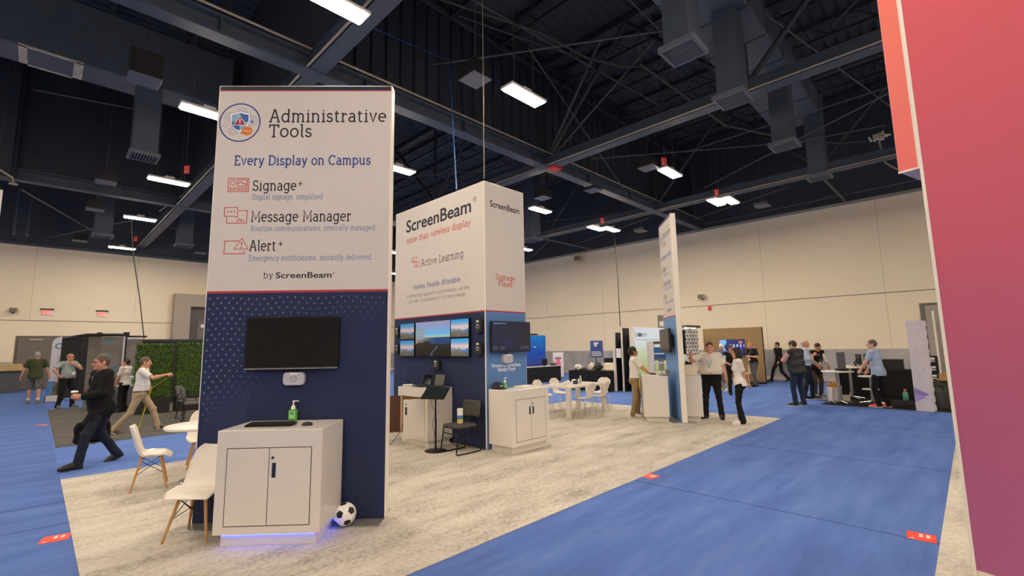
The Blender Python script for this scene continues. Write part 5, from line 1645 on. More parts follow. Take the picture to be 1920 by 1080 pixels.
MB().box((0.73, 24.59, 0.1), (1.21, 24.61, 2.33)).box((1.27, 24.59, 0.1), (1.75, 24.61, 2.33)).build('dark_mesh', M_MESH, mb_)
MB().box((1.16, 20.1, 0.08), (2.02, 20.12, 2.28)).box((2.1, 19.95, 0.08), (2.5, 19.97, 2.2)).build('grey_mesh', mat('mesh_grey_open', (120, 112, 104), 0.9, var=0.05, scale=2, alpha=0.72), mb_)
pp = Flat(0)
for (x0, z0, x1, z1) in ((1.62, 1.62, 1.76, 1.78), (1.80, 1.05, 1.98, 1.32), (1.55, 2.05, 1.82, 2.24)):
    MB().box((x0, 20.09, z0), (x1, 20.10, z1)).build('window_print', mat('mesh_print', (98, 112, 122), 0.8), mb_)
# high table with bottles, tray, bin, shelf board
ht = thing('pedestal_table', 'small round table with black pedestal in front of the grey mesh', 'table', (2.12, 19.35, 0))
MB().lathe([(0, 0.70), (0.36, 0.70), (0.36, 0.73), (0, 0.73)], n=30).build('tabletop', M_LAM, ht)
MB().lathe([(0.04, 0.02), (0.04, 0.70)], n=14).build('pedestal', M_WIRE, ht)
ft_ = MB()
for k in range(4):
    a = rad(20 + 90 * k)
    ft_.tube([(0, 0, 0.06), (0.3 * math.cos(a), 0.3 * math.sin(a), 0.028)], [0.03, 0.02], 8)
ft_.build('foot', M_WIRE, ht)
sb = thing('soap_bottle', 'small bottle with red foot on the pedestal table at far left', 'bottle', (2.03, 19.2, 0.732))
MB().lathe([(0, 0), (0.05, 0), (0.05, 0.07)], n=14).build('red_liquid', mat('red_liquid', (190, 60, 60), 0.3), sb)
MB().lathe([(0.05, 0.07), (0.045, 0.13), (0.02, 0.16), (0.02, 0.2), (0, 0.2)], n=14).build('top', M_WHITE, sb)
tu = thing('wipes_tub', 'pale teal tub on the pedestal table at far left', 'tub', (2.24, 19.3, 0.732))
MB().lathe([(0, 0), (0.11, 0), (0.12, 0.24), (0, 0.24)], n=20).build('tub_body', mat('tub_teal', (118, 150, 148), 0.5), tu)
MB().lathe([(0.125, 0.24), (0.125, 0.28), (0, 0.285)], n=20).build('lid', M_WHITE, tu)
tr = thing('parts_tray', 'white tray with parts on the floor by the white backdrop', 'tray', (0.56, 24.4, 0))
MB().box((-0.2, -0.15, 0.006), (0.2, 0.15, 0.02)).box((-0.2, -0.15, 0.006), (-0.18, 0.15, 0.22)).box((0.18, -0.15, 0.006), (0.2, 0.15, 0.22)).box((-0.2, -0.15, 0.006), (0.2, -0.13, 0.22)).box((-0.2, 0.13, 0.006), (0.2, 0.15, 0.22)).build('bin_body', M_LAM, tr)
gs = thing('goods_stack', 'stack of grey green cartons beside the white backdrop at far left', 'carton stack', (0.72, 25.3, 0))
for k in range(4):
    MB().box((-0.2 + 0.02 * k, -0.15, 0.006 + 0.17 * k), (0.2 - 0.01 * k, 0.15, 0.17 + 0.17 * k), 0.01).build('carton', mat('carton_olive%d' % (k % 2), ((128, 124, 96), (160, 150, 128))[k % 2], 0.7), gs)
pb = thing('sign_post', 'thin pale post with a flat top beside the white backdrop at far left', 'post', (0.80, 26.6, 0))
MB().box((-0.16, -0.02, 0.006), (0.16, 0.02, 1.66)).box((-0.2, -0.03, 1.66), (0.22, 0.03, 1.70)).build('board', mat('board_pale', (196, 192, 186), 0.6), pb)
bi = thing('storage_bin', 'grey lidded bin at the left edge of the picture', 'bin', (-1.05, 32.2, 0))
MB().prism([(-0.75, 0.006), (0.65, 0.006), (0.72, 0.95), (-0.82, 0.95)], -0.35, 0.35).build('bin_body', mat('bin_grey', (84, 86, 88), 0.6), bi)
MB().box((-0.86, -0.4, 0.95), (0.76, 0.4, 1.02), 0.01).build('lid', mat('bin_lid', (60, 62, 64), 0.6), bi)
bt = thing('plywood_stack', 'tan boards lying on the grey bin at the left edge', 'boards', (-1.05, 32.2, 1.022))
for k in range(3):
    MB().box((-0.8 + 0.06 * k, -0.35, 0.1 * k), (0.85 - 0.1 * k, 0.35, 0.09 + 0.1 * k)).build('board', mat('plywood', (206, 172, 122), 0.6, var=0.1, scale=5), bt)
# grey guest chairs and a table by the hedge
def guest(label, loc, rz):
    t = thing('guest_chair', label, 'chair', loc, rz, 'grey guest chairs by the hedge')
    M_GR = mat('guest_fabric', (92, 90, 90), 0.8, var=0.1, scale=40)
    MB().box((-0.23, -0.24, 0.42), (0.24, 0.24, 0.48), 0.02).build('seat', M_GR, t)
    G = np.zeros((8, 9, 3))
    for i in range(8):
        for j in range(9):
            v = -1 + j / 4
            G[i, j] = (-0.25 + 0.05 * v * v - 0.09 * i / 7, 0.24 * v, 0.50 + 0.34 * i / 7)
    MB().shell(G, 0.03).build('backrest', M_GR, t)
    for sy in (-1, 1):
        for sx in (-1, 1):
            MB().tube([(0.2 * sx, 0.22 * sy, 0.43), (0.24 * sx, 0.24 * sy, 0.006)], 0.011, 7).build('leg', M_WIRE, t)
        MB().tube([(-0.24, 0.24 * sy, 0.56), (-0.2, 0.27 * sy, 0.65), (0.12, 0.27 * sy, 0.65), (0.2, 0.24 * sy, 0.44)], 0.012, 7).build('armrest', M_WIRE, t)
    return t
g0 = guest('grey guest chair by the hedge, nearer one with its back to the left', (2.96, 14.3, 0), rad(-15))
dup(g0, (3.03, 15.2, 0), rad(-25), 'grey guest chair by the hedge, farther one behind')
gt = thing('grey_table', 'grey table top beside the grey guest chairs, mostly hidden', 'table', (3.95, 14.9, 0))
MB().lathe([(0, 0.71), (0.5, 0.71), (0.5, 0.74), (0, 0.74)], n=30).build('tabletop', mat('table_grey', (150, 146, 140), 0.5), gt)
MB().lathe([(0.3, 0.006), (0.3, 0.02), (0.035, 0.04), (0.035, 0.71)], n=20).build('pedestal', M_WIRE, gt)

# ------------------------------------------------------------------ background right of the middle tower
M_DRAPE = mat('black_drape', (20, 19, 21), 0.9, var=0.15, scale=6, stretch=(8, 8, 0.3))
def draped_table(label, x0, y0, x1, y1, h=0.76, name='draped_table'):
    t = thing(name, label, 'table', ((x0 + x1) / 2, (y0 + y1) / 2, 0))
    a, b = (x1 - x0) / 2, (y1 - y0) / 2
    m = MB()
    per = []
    n = 20
    for (p, q) in (((-a, -b), (a, -b)), ((a, -b), (a, b)), ((a, b), (-a, b)), ((-a, b), (-a, -b))):
        L = math.hypot(q[0] - p[0], q[1] - p[1])
        k = max(6, int(L / 0.07))
        for i in range(k):
            f_ = i / k
            w = 0.012 * math.sin(i * 2.1)
            nx2, ny2 = (q[1] - p[1]) / L, -(q[0] - p[0]) / L
            per.append((p[0] + (q[0] - p[0]) * f_ + nx2 * w, p[1] + (q[1] - p[1]) * f_ + ny2 * w))
    V = [(x, y, z) for z in (0.01, h - 0.02) for (x, y) in per]
    k = len(per)
    m.add(V, [(i, (i + 1) % k, k + (i + 1) % k, k + i) for i in range(k)], True)
    m.add([(x, y, h - 0.02) for (x, y) in per], [list(range(k))])
    m.build('skirt', M_DRAPE, t)
    MB().box((-a - 0.01, -b - 0.01, h - 0.022), (a + 0.01, b + 0.01, h), 0.006).build('tabletop', M_DRAPE if h > 0.8 or name == 'supply_table' else M_LAM, t)
    return t
draped_table('black skirted table with white top in front of the blue backdrop', 15.2, 14.85, 18.55, 15.5)
draped_table('black skirted table heaped with bags beside the black drapes', 15.05, 9.78, 15.75, 11.65, name='supply_table')
bd = thing('fabric_backdrop', 'blue to purple creased fabric backdrop behind the black table', 'backdrop', (15.6, 15.75, 0))
def bluefab(u, v):
    c = mixc((96, 70, 140), (30, 84, 190), v * 1.6)
    return np.where((v > 0.6)[:, None], mixc((30, 84, 190), (36, 132, 214), (v - 0.6) / 0.4), c)
o = picture(bd, 'fabric', 0, 0.1, 2.85, 2.27, -0.02, bluefab, M_PRINT, 40, 20)
for v in o.data.vertices:
    v.co.y += 0.012 * math.sin(v.co.x * 9 + v.co.z * 5)
MB().box((0, 0, 0.006), (2.85, 0.06, 2.28), 0.01).box((0, -0.06, 2.29), (2.2, 0.06, 2.36)).build('frame', M_BLACK, bd)
sans(bd, 'vm', 1.86, 1.66, 0.10, 0.22, M_PRINTW, 0.02, -0.06)
rm = thing('small_screen', 'small dark screen on the black table before the blue backdrop', 'monitor', (17.55, 15.05, 0.762), rad(-20))
MB().box((-0.15, -0.01, 0.06), (0.15, 0.01, 0.34), 0.004).build('case', M_BEZEL, rm)
MB().box((-0.08, -0.06, 0), (0.08, 0.06, 0.012)).box((-0.015, -0.0, 0.01), (0.015, 0.02, 0.1)).build('foot', M_BLACK, rm)
dk = thing('small_device', 'small dark case on the black table before the blue backdrop, right one', 'device', (18.2, 15.05, 0.762), rad(10))
MB().box((-0.15, -0.1, 0), (0.15, 0.1, 0.12), 0.02).build('case', mat('case_brown', (92, 74, 66), 0.6), dk)
MB().tube([(-0.06, 0, 0.12), (-0.05, 0, 0.16), (0.05, 0, 0.16), (0.06, 0, 0.12)], 0.01, 6).build('handle', M_BLACK, dk)
bn2 = thing('roll_up_banner', 'small white and pink roll up banner far behind the meeting table', 'banner', (19.9, 16.1, 0), rad(-45))
def pinkban(u, v):
    c = mixc((232, 226, 228), (238, 232, 230), v)
    m = (np.hypot((u - 0.5) * 1.2, v - 0.45) < 0.3)
    c = np.where(m[:, None], mixc((222, 96, 140), (240, 150, 170), v), c)
    m = (v > 0.72) & (v < 0.8) & (np.abs(u - 0.5) < 0.3)
    return np.where(m[:, None], np.array((170, 110, 150)), c)
picture(bn2, 'fabric', -0.28, 0.08, 0.28, 1.38, -0.01, pinkban, M_PRINT, 20, 34)
MB().box((-0.3, -0.08, 0.006), (0.3, 0.08, 0.08), 0.01).box((-0.28, -0.006, 0.08), (0.28, 0.004, 1.38)).build('base', M_STEELB, bn2)
# heap on the supply table
M_BAG = mat('plastic_bag', (224, 216, 206), 0.4, var=0.1, scale=10)
def lump(c, r, seed):
    m = MB().ellip((0, 0, 0), r, 14, 9)
    q = np.random.default_rng(seed)
    V = m.v[0]
    ph = q.uniform(0, 6, 6)
    k = 1 + 0.22 * np.sin(V[:, 0] * 40 + ph[0]) * np.cos(V[:, 1] * 33 + ph[1]) + 0.16 * np.sin(V[:, 2] * 40 + V[:, 1] * 30 + ph[2])
    V *= k[:, None]
    V[:, 2] = np.maximum(V[:, 2], -r[2] * 0.8)
    m.v[0] = V + np.asarray(c)
    return m
for k, (y, r, m_, lab) in enumerate(((11.4, (0.12, 0.16, 0.12), M_BAG, 'crumpled white bag at the left end of the black table'), (11.1, (0.14, 0.12, 0.09), mat('grey_cloth', (120, 114, 108), 0.8), 'grey cloth heap beside the white bag on the black table'),
        (10.75, (0.1, 0.14, 0.15), M_BAG, 'tall crumpled white bag in the middle of the black table'), (10.45, (0.16, 0.16, 0.16), mat('dark_bag', (62, 58, 56), 0.7), 'dark bag on the black table beside the white tub chair'))):
    t = thing('bag', lab, 'bag', (15.35, y, 0.762 + r[2] * 0.8))
    lump((0, 0, 0), r, k).build('sack', m_, t)
    MB().lathe([(r[0] * 0.35, r[2] * 0.75), (r[0] * 0.12, r[2] * 1.05), (r[0] * 0.3, r[2] * 1.3), (0.0, r[2] * 1.2)], (0.02, 0.03 * (k - 1), 0), 9).build('gathered_top', m_, t)
tc_ = thing('tub_chair', 'white tub chair standing behind the black heaped table', 'chair', (16.15, 10.35, 0), rad(200))
G = np.zeros((8, 15, 3))
for i in range(8):
    for j in range(15):
        a = rad(60 + 240 * j / 14)
        rr = 0.30 + 0.03 * i / 7
        G[i, j] = (rr * math.cos(a), rr * math.sin(a), 0.62 + 0.40 * i / 7)
MB().shell(G, 0.05).build('backrest', M_SHELL, tc_)
MB().lathe([(0, 0.60), (0.28, 0.60), (0.30, 0.66), (0.28, 0.72), (0, 0.73)], n=26).build('seat', M_SHELL, tc_)
for k in range(4):
    a = rad(45 + 90 * k)
    MB().tube([(0.2 * math.cos(a), 0.2 * math.sin(a), 0.61), (0.26 * math.cos(a), 0.26 * math.sin(a), 0.006)], 0.014, 8).build('leg', M_CHROME, tc_)
# pipe and drape with white posts
for k, (y, h, lab) in enumerate(((9.70, 2.20, 'black drape with a white end post beside the heaped table'), (9.36, 2.36, 'taller black drape with a thin white post left of the white sign wall'))):
    t = thing('pipe_and_drape', lab, 'drape', (15.40, y, 0))
    G = [[(0.06 + 0.84 * i / 40, 0.02 * math.sin(i * 1.5), z) for z in (0.01, h)] for i in range(41)]
    MB().shell(np.array(G), 0.006).build('drape', M_DRAPE, t)
    w = 0.09 if k == 0 else 0.035
    MB().box((-0.03, -w / 2 + 0.02, 0.006), (0.05, w / 2 + 0.02, h), 0.005).build('post', M_FRAME, t)
    if k == 1:
        MB().box((-0.05, 0.05, 1.25), (-0.03, 0.25, 1.6)).build('notice', M_PAPER, t)
bs = thing('sign_board', 'blue sign with white print above the heaped black table', 'sign', (16.55, 11.35, 0), rad(-60))
MB().box((-0.22, 0, 1.22), (0.30, 0.03, 1.92)).build('board', mat('sign_blue', (60, 84, 156), 0.6), bs)
MB().tube([(0, 0.05, 0.02), (0, 0.05, 1.3)], 0.02, 8).box((-0.2, -0.1, 0.006), (0.2, 0.2, 0.02)).build('stand', M_BLACK, bs)
pf = Flat(-0.0006)
pf.disc((-0.02, 1.80), 0.06).disc((0.08, 1.82), 0.045).rect(-0.05, 1.68, 0.06, 1.76)
for r in range(3):
    pf.rect(-0.18, 1.29 + r * 0.075, 0.24 - 0.05 * (r == 2), 1.33 + r * 0.075 - 0.01 * (r == 2))
pf.build('print', M_PRINTW, bs)
# black chest behind the tub chair
bc = thing('flight_case', 'black case on a stand behind the white tub chair', 'case', (16.9, 10.75, 0), rad(-45))
MB().box((-0.35, -0.2, 0.95), (0.35, 0.2, 1.2), 0.01).build('case_body', M_BLACK, bc)
for sx in (-1, 1):
    for sy in (-1, 1):
        MB().box((0.3 * sx - 0.02, 0.16 * sy - 0.02, 0.006), (0.3 * sx + 0.02, 0.16 * sy + 0.02, 0.95)).build('leg', M_BLACK, bc)

# white sign wall of the slat booth: faces -y at y = 9.03
sw = thing('sign_wall', 'white sign wall with green lower print behind the man in khakis', 'sign wall', (15.72, 9.03, 0))
def boomwall(u, v):
    c = mixc((206, 214, 168), (226, 232, 236), (v - 0.55) / 0.22)
    m = v < 0.55
    g_ = mixc((150, 180, 60), (206, 214, 180), (v - 0.1) / 0.45)
    c = np.where(m[:, None], g_, c)
    m = (v < 0.12)
    return np.where(m[:, None], np.array((206, 140, 60)), c)
picture(sw, 'fabric', 0.0, 0.05, 4.24, 2.37, -0.012, boomwall, attr_mat('backlit_print', 0.6, emit=0.38), 30, 40)
MB().box((-0.02, -0.008, 0.006), (4.26, 0.12, 2.39), 0.004).build('frame', M_FRAME, sw)
MB().box((-0.12, -0.02, 0.006), (-0.02, 0.14, 2.40), 0.004).build('post', M_FRAME, sw)
M_GINK = mat('print_grey', (74, 74, 80), 0.7)
sans(sw, 'b', 0.07, 2.02, 0.22, 0.13, M_GINK, -0.01, -0.0128)
f = Flat(-0.0128)
f.disc((0.34, 2.10), 0.11, 24, 0.075).disc((0.48, 2.10), 0.11, 24, 0.075)
f.build('letter_rings', M_GINK, sw)
f = Flat(-0.0132)
for x in (0.31, 0.41, 0.51):
    f.line([(x, 2.05), (x, 2.15)], 0.02)
f.build('letter_bars', M_PRINTW, sw)
sans(sw, 'm', 0.64, 2.02, 0.22, 0.28, M_GINK, -0.01, -0.0128)
f = Flat(-0.0128)
for k in range(16):
    f.rect(0.1 + k * 0.12, 1.90, 0.18 + k * 0.12, 1.92)
f.build('small_print', M_GINK, sw)
dc = MB().box((0.9, -0.03, 0.75), (1.45, -0.012, 1.72)).build('poster', mat('poster_grey', (150, 160, 168), 0.4), sw)
MB().box((1.0, -0.034, 0.85), (1.35, -0.03, 1.62)).build('poster_print', mat('poster_pale', (188, 200, 206), 0.5), sw)
# pattern panel
pt = thing('pattern_panel', 'white panel patterned with grey ovals right of the fin tower', 'display panel', (19.99, 9.02, 0))
MB().box((0, 0, 0.006), (1.44, 0.1, 2.38), 0.004).build('panel', M_PAPER, pt)
f = Flat(-0.0006)
f2 = Flat(-0.0006)
for j in range(14):
    for i in range(5):
        x = 0.16 + i * 0.30 + (0.15 if j % 2 else 0)
        if x > 1.38:
            continue
        z = 2.25 - j * 0.165
        f.disc((x, z), 0.062, 14, 0.05)
        f2.disc((x - 0.13, z), 0.018, 8)
f.build('oval_pattern', M_GINK, pt)
f2.build('dot_pattern', mat('print_mid_grey', (130, 130, 134), 0.7), pt)
can = thing('canopy', 'dark canopy bar with small white downlights above the oval panel', 'canopy', (19.5, 8.75, 2.42))
MB().box((-0.2, -0.2, 0), (1.15, 0.27, 0.10), 0.01).build('canopy_board', mat('canopy_brown', (96, 84, 76), 0.6), can)
MB().tube([(0.0, 0.28, -0.12), (0.0, 0.2, 0.06)], 0.02, 8).tube([(1.05, 0.28, -0.12), (1.05, 0.2, 0.06)], 0.02, 8).build('bracket', M_BLACK, can)
for k in range(4):
    MB().lathe([(0.05, -0.002), (0.05, -0.02), (0, -0.02)], (0.05 + k * 0.3, 0, 0), 14).build('downlight', mat('downlight', (255, 250, 240), 0.5, emit=(1, 0.95, 0.85), strength=6), can)
ps = thing('drape_post', 'grey post with small lights rising behind the white sign wall', 'post', (19.0, 9.6, 0), rad(-45))
MB().box((-0.11, -0.05, 0.006), (0.13, 0.05, 2.98), 0.01).build('post', mat('post_grey', (110, 108, 104), 0.5), ps)
for k in range(3):
    MB().box((-0.06 + 0.06 * k, -0.06, 2.50), (-0.02 + 0.06 * k, -0.05, 2.72)).build('light_slot', M_PAPER, ps)

# slat wall: faces -x at x = 21.45
sl = thing('slat_wall', 'wooden slat wall with a television behind the big man and the woman', 'slat wall', (21.45, 8.80, 0), rad(-90))
MB().box((0, 0.03, 0.006), (2.5, 0.14, 2.385)).build('backing', mat('slat_back', (70, 52, 34), 0.8), sl)
s_ = MB()
for k in range(42):
    x = 0.01 + k * 0.0594
    s_.box((x, 0, 0.08), (x + 0.036, 0.03, 2.385))
s_.build('slats', mat('slat_oak', (178, 146, 102), 0.5, var=0.16, scale=5, stretch=(10, 10, 0.5)), sl)
MB().box((-0.01, -0.02, 0.006), (2.51, 0.15, 0.08)).build('kick_board', M_BLACK, sl)
def show(u, v):
    c = mixc((24, 26, 60), (40, 44, 110), v)
    m = u < 0.24 + 0.05 * np.sin(v * 9)
    c = np.where(m[:, None], np.array((124, 186, 232)) - 40 * (np.sin(u * 120) * np.sin(v * 60) > 0.5)[:, None], c)
    m = (np.abs(v - 0.62) < 0.1) & (u > 0.36) & (np.sin(u * 46) > 0.1)
    c = np.where(m[:, None], np.array((170, 180, 236)), c)
    m = (u > 0.62) & (u < 0.9) & (v < 0.5)
    c = np.where(m[:, None], np.array((50, 80, 220)), c)
    m = (u > 0.66) & (u < 0.8) & (v > 0.05) & (v < 0.22)
    c = np.where(m[:, None], np.array((230, 230, 220)), c)
    m = (u > 0.78) & (u < 0.92) & (v > 0.75) & (v < 0.9)
    return np.where(m[:, None], np.array((190, 120, 120)), c)
y0 = on(1348, 637, 0, 21.38)
y1 = on(1398, 667, 0, 21.38)
tv('television with a bright blue show on the wooden slat wall', (21.45, y0.y, y1.z), rad(-90), y0.y - y1.y, y0.z - y1.z, off=0.07, screen=(show, attr_mat('screen_show', 0.2, emit=0.5)))
# shelf unit in front of the sign wall
su = thing('shelf_unit', 'tall white open shelf unit behind the left fin cabinet', 'shelf unit', (15.3, 8.15, 0), rad(-45))
MB().box((-0.04, -0.15, 0.006), (0.05, 0.15, 1.85), 0.004).box((-0.10, 0.13, 0.006), (0.12, 0.15, 1.85)).build('upright', M_LAM, su)
for k in range(5):
    MB().box((0.05, -0.15, 0.42 + k * 0.32), (0.42, 0.15, 0.46 + k * 0.32)).build('shelf', M_LAM, su)
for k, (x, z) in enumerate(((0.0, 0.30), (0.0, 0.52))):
    MB().box((-0.03, -0.16, z), (0.04, -0.149, z + 0.1)).build('niche_shade', mat('niche_shadow', (150, 144, 138), 0.7), su)  # solid plates, the shade of open niches put into their grey
bk2 = thing('speaker_bar', 'dark device on the top shelf of the white shelf unit', 'device', (15.3 + 0.16, 8.15 - 0.16, 1.742), rad(-45))
MB().box((-0.16, -0.1, 0), (0.18, 0.1, 0.09), 0.01).build('case', M_BLACK, bk2)
MB().box((-0.16, -0.104, 0.02), (0.1, -0.1, 0.07)).build('front', mat('case_grey2', (90, 86, 84), 0.5), bk2)
mo = thing('desk_monitor', 'grey monitor with dark blue screen beside the white shelf unit', 'monitor', (16.3, 8.35, 0), rad(-62))
def deskscr(u, v):
    c = mixc((36, 66, 104), (30, 88, 140), v)
    m = (u < 0.12) | (v < 0.1)
    c = np.where(m[:, None], np.array((104, 98, 98)), c)
    m = (u > 0.8) & (np.abs(v - 0.7) < 0.03)
    return np.where(m[:, None], np.array((150, 190, 220)), c)
MB().box((-0.38, 0, 1.13), (0.50, 0.05, 1.62), 0.008).build('case', M_BEZEL, mo)
picture(mo, 'screen', -0.37, 1.14, 0.49, 1.61, -0.002, deskscr, M_PICDIM, 20, 14)
MB().box((-0.05, 0.03, 0.8), (0.15, 0.06, 1.3)).box((-0.3, -0.15, 0.78), (0.4, 0.15, 0.8)).box((0, -0.05, 0.02), (0.1, 0.05, 0.8)).box((-0.25, -0.2, 0.006), (0.35, 0.2, 0.03)).build('stand', M_STEELB, mo)
# bar stools by the slat wall
def stool(label, loc, rz):
    t = thing('wooden_chair', label, 'chair', loc, rz, 'pale wooden chairs by the slat wall')
    M_P = mat('pale_wood', (222, 194, 150), 0.5, var=0.06, scale=10)
    MB().box((-0.2, -0.2, 0.44), (0.2, 0.2, 0.48), 0.01).build('seat', M_P, t)
    MB().box((-0.22, -0.2, 0.52), (-0.19, 0.2, 0.82), 0.01).build('backrest', M_P, t)
    for sx in (-1, 1):
        for sy in (-1, 1):
            MB().tube([(0.13 * sx, 0.14 * sy, 0.45), (0.22 * sx, 0.2 * sy, 0.006)], [0.022, 0.016], 8).build('leg', M_P, t)
    return t
s0 = stool('pale wooden chair by the slat wall, just right of the woman', (19.75, 6.75, 0), rad(-150))
dup(s0, (20.85, 6.75, 0), rad(60), 'pale wooden chair by the slat wall, behind the man in black polo')

# ------------------------------------------------------------------ black counter area at right
draped_table('long black draped counter on the black carpet at right', 17.85, 1.25, 18.6, 3.2, 0.86, 'draped_counter')
def post_table(label, x, y, h, r, ring=None):
    t = thing('cocktail_table', label, 'table', (x, y, 0.006))
    MB().lathe([(0, h - 0.03), (r, h - 0.03), (r + 0.01, h - 0.015), (r, h), (0, h)], n=36).build('tabletop', M_SHELL, t)
    MB().lathe([(0.045, 0.05), (0.04, h - 0.03)], n=16).build('pedestal', M_STEELB, t)
    b = MB()
    for k in range(5):
        a = rad(12 + 72 * k)
        b.tube([(0, 0, 0.09), (0.30 * math.cos(a), 0.30 * math.sin(a), 0.03)], [0.035, 0.018], 8)
    b.build('foot', M_CHROME, t)
    if ring:
        MB().lathe([(0, ring), (0.22, ring), (0.22, ring + 0.025), (0, ring + 0.025)], n=26).build('shelf', M_SHELL, t)
    return t
post_table('round white cocktail table carrying the grey monitor', 15.78, 2.78, 0.90, 0.38)
post_table('lower round white table with a small shelf beside the man in light blue', 16.05, 2.08, 0.77, 0.28, 0.40)
post_table('round white cocktail table farther back at the black counter', 17.25, 2.72, 0.95, 0.30)
gm = thing('upright_monitor', 'grey monitor seen from behind on the nearest cocktail table', 'monitor', (15.85, 2.66, 0.907), rad(150))
MB().box((-0.11, -0.02, 0.05), (0.16, 0.02, 0.52), 0.008).build('case', mat('monitor_back', (88, 88, 96), 0.5), gm)
MB().box((-0.09, -0.022, 0.08), (0.14, -0.019, 0.5)).build('screen', M_SCREEN, gm)
MB().box((-0.02, -0.02, 0), (0.05, 0.04, 0.06)).box((-0.12, -0.1, 0), (0.15, 0.1, 0.012)).build('foot', M_BLACK, gm)
def counter_monitor(label, x, y, rz, z=0.862, w=0.5):
    t = thing('counter_monitor', label, 'monitor', (x, y, z), rad(rz), 'monitors on the black counter')
    MB().box((-w / 2, -0.02, 0.13), (w / 2, 0.02, 0.46), 0.006).build('case', M_BEZEL, t)
    MB().box((-w / 2 + 0.012, -0.023, 0.142), (w / 2 - 0.012, -0.02, 0.448)).build('screen', M_SCREEN, t)
    MB().tube([(0, 0.02, 0.3), (0, 0.12, 0.2), (0, 0.05, 0.01)], 0.018, 8).box((-0.12, -0.08, 0), (0.12, 0.1, 0.012)).build('foot', M_BLACK, t)
    return t
m0_ = counter_monitor('slim monitor seen edge on, leftmost on the black counter', 18.0, 2.98, 16)
dup(m0_, (18.1, 2.60, 0.862), rad(22), 'black monitor in the middle of the black counter')
dup(m0_, (18.2, 2.38, 0.862), rad(28), 'black monitor beside the man in light blue on the black counter')
bx = thing('black_case', 'black box on the black counter right of the man in light blue', 'box', (18.25, 1.80, 0.862))
MB().box((-0.2, -0.26, 0), (0.2, 0.22, 0.28), 0.01).build('box_body', M_BLACK, bx)
MB().box((-0.21, -0.27, 0.28), (0.21, 0.23, 0.30), 0.005).build('lid', mat('lid_dark', (40, 38, 38), 0.5), bx)
tb_ = thing('squeeze_bottle', 'teal bottle with red cap on the floor by the black counter', 'bottle', (17.6, 1.52, 0.008))
MB().lathe([(0, 0), (0.06, 0), (0.065, 0.02), (0.06, 0.22), (0.03, 0.25)], n=16).build('body', mat('bottle_teal', (74, 150, 140), 0.4), tb_)
MB().lathe([(0.032, 0.25), (0.03, 0.33), (0, 0.335)], n=14).build('cap', mat('cap_red', (170, 70, 60), 0.5), tb_)
wb = thing('goody_bag', 'white bag stuffed with orange tissue under the nearest cocktail table', 'bag', (16.32, 3.0, 0.008), rad(30))
m = MB().prism([(-0.17, 0), (0.17, 0), (0.21, 0.40), (-0.21, 0.42)], -0.12, 0.12)
m.build('sack', M_BAG, wb)
q = np.random.default_rng(5)
m = MB()
for k in range(60):
    p = np.array((q.uniform(-0.18, 0.18), q.uniform(-0.1, 0.1), q.uniform(0.38, 0.50)))
    a, b = q.normal(size=3) * 0.035, q.normal(size=3) * 0.035
    m.add([p - a, p + b, p + a, p - b], [(0, 1, 2, 3)])
m.build('tissue', mat('tissue_orange', (222, 160, 70), 0.7), wb)
MB().tube([(-0.1, -0.12, 0.4), (-0.06, -0.13, 0.52), (0.06, -0.13, 0.52), (0.1, -0.12, 0.4)], 0.006, 6).build('handle', M_BAG, wb)
wl = thing('paper_bag', 'small white paper bag on the floor behind the goody bag', 'bag', (16.5, 2.75, 0.008), rad(10))
MB().prism([(-0.12, 0), (0.12, 0), (0.13, 0.14), (-0.14, 0.2)], -0.09, 0.09).build('sack', M_BAG, wl)
MB().tube([(0.0, -0.09, 0.15), (0.05, -0.1, 0.26), (0.12, -0.09, 0.14)], 0.006, 6).build('handle', M_BAG, wl)
pp_ = thing('paper_sheets', 'loose white papers on the nearest cocktail table', 'papers', (15.6, 2.95, 0.908), rad(20))
MB().box((-0.12, -0.09, 0), (0.12, 0.09, 0.012)).box((-0.05, -0.14, 0.012), (0.15, 0.0, 0.02)).build('sheets', M_PAPER, pp_)
pl2 = thing('paper_sheets', 'white papers on the farther cocktail table', 'papers', (17.25, 2.8, 0.958), rad(-15))
MB().box((-0.14, -0.1, 0), (0.14, 0.1, 0.03)).box((-0.08, -0.12, 0.03), (0.1, 0.05, 0.045)).build('sheets', M_PAPER, pl2)
# silver fabric tower
st_ = thing('fabric_tower', 'tall white stretch fabric tower with purple foot on the black carpet', 'fabric tower', (15.44, 0.97, 0.006), rad(-98))
H_ = 2.2
G = []
nz = 26
cs = [(-0.155, -0.19), (0.155, -0.19), (0.155, 0.19), (-0.155, 0.19)]
ring_pts = []
for k in range(4):
    p, q2 = cs[k], cs[(k + 1) % 4]
    for i in range(8):
        ring_pts.append((p[0] + (q2[0] - p[0]) * i / 8, p[1] + (q2[1] - p[1]) * i / 8, k, i / 8))
for iz in range(nz + 1):
    z = H_ * iz / nz
    row = []
    for (x, y, k, f_) in ring_pts + ring_pts[:1]:
        pinch = 1 - 0.30 * math.sin(PI * f_) * math.sin(PI * iz / nz) * (1.0 if k != 0 else 0.12)
        w = 0.012 * math.sin(iz * 2.3 + f_ * 9) * (k != 0)
        row.append((x * pinch + w, y * (pinch if k != 0 else 1) + w, z))
    G.append(row)
MB().grid(np.array(G), True).add([(x, y, H_) for (x, y) in cs], [(0, 1, 2, 3)]).build('fabric', mat('stretch_fabric', (206, 198, 206), 0.8, var=0.05, scale=3), st_)
f = Flat(-0.1905)
for (a, b) in (((-0.17, 2.15), (0.12, 1.15)), ((0.15, 2.15), (-0.12, 1.15)), ((-0.12, 1.1), (0.16, 0.5)), ((0.12, 1.1), (-0.16, 0.5)), ((-0.19, 1.12), (0.19, 1.12)), ((-0.19, 2.12), (0.19, 2.12))):
    f.line([a, b], 0.006)
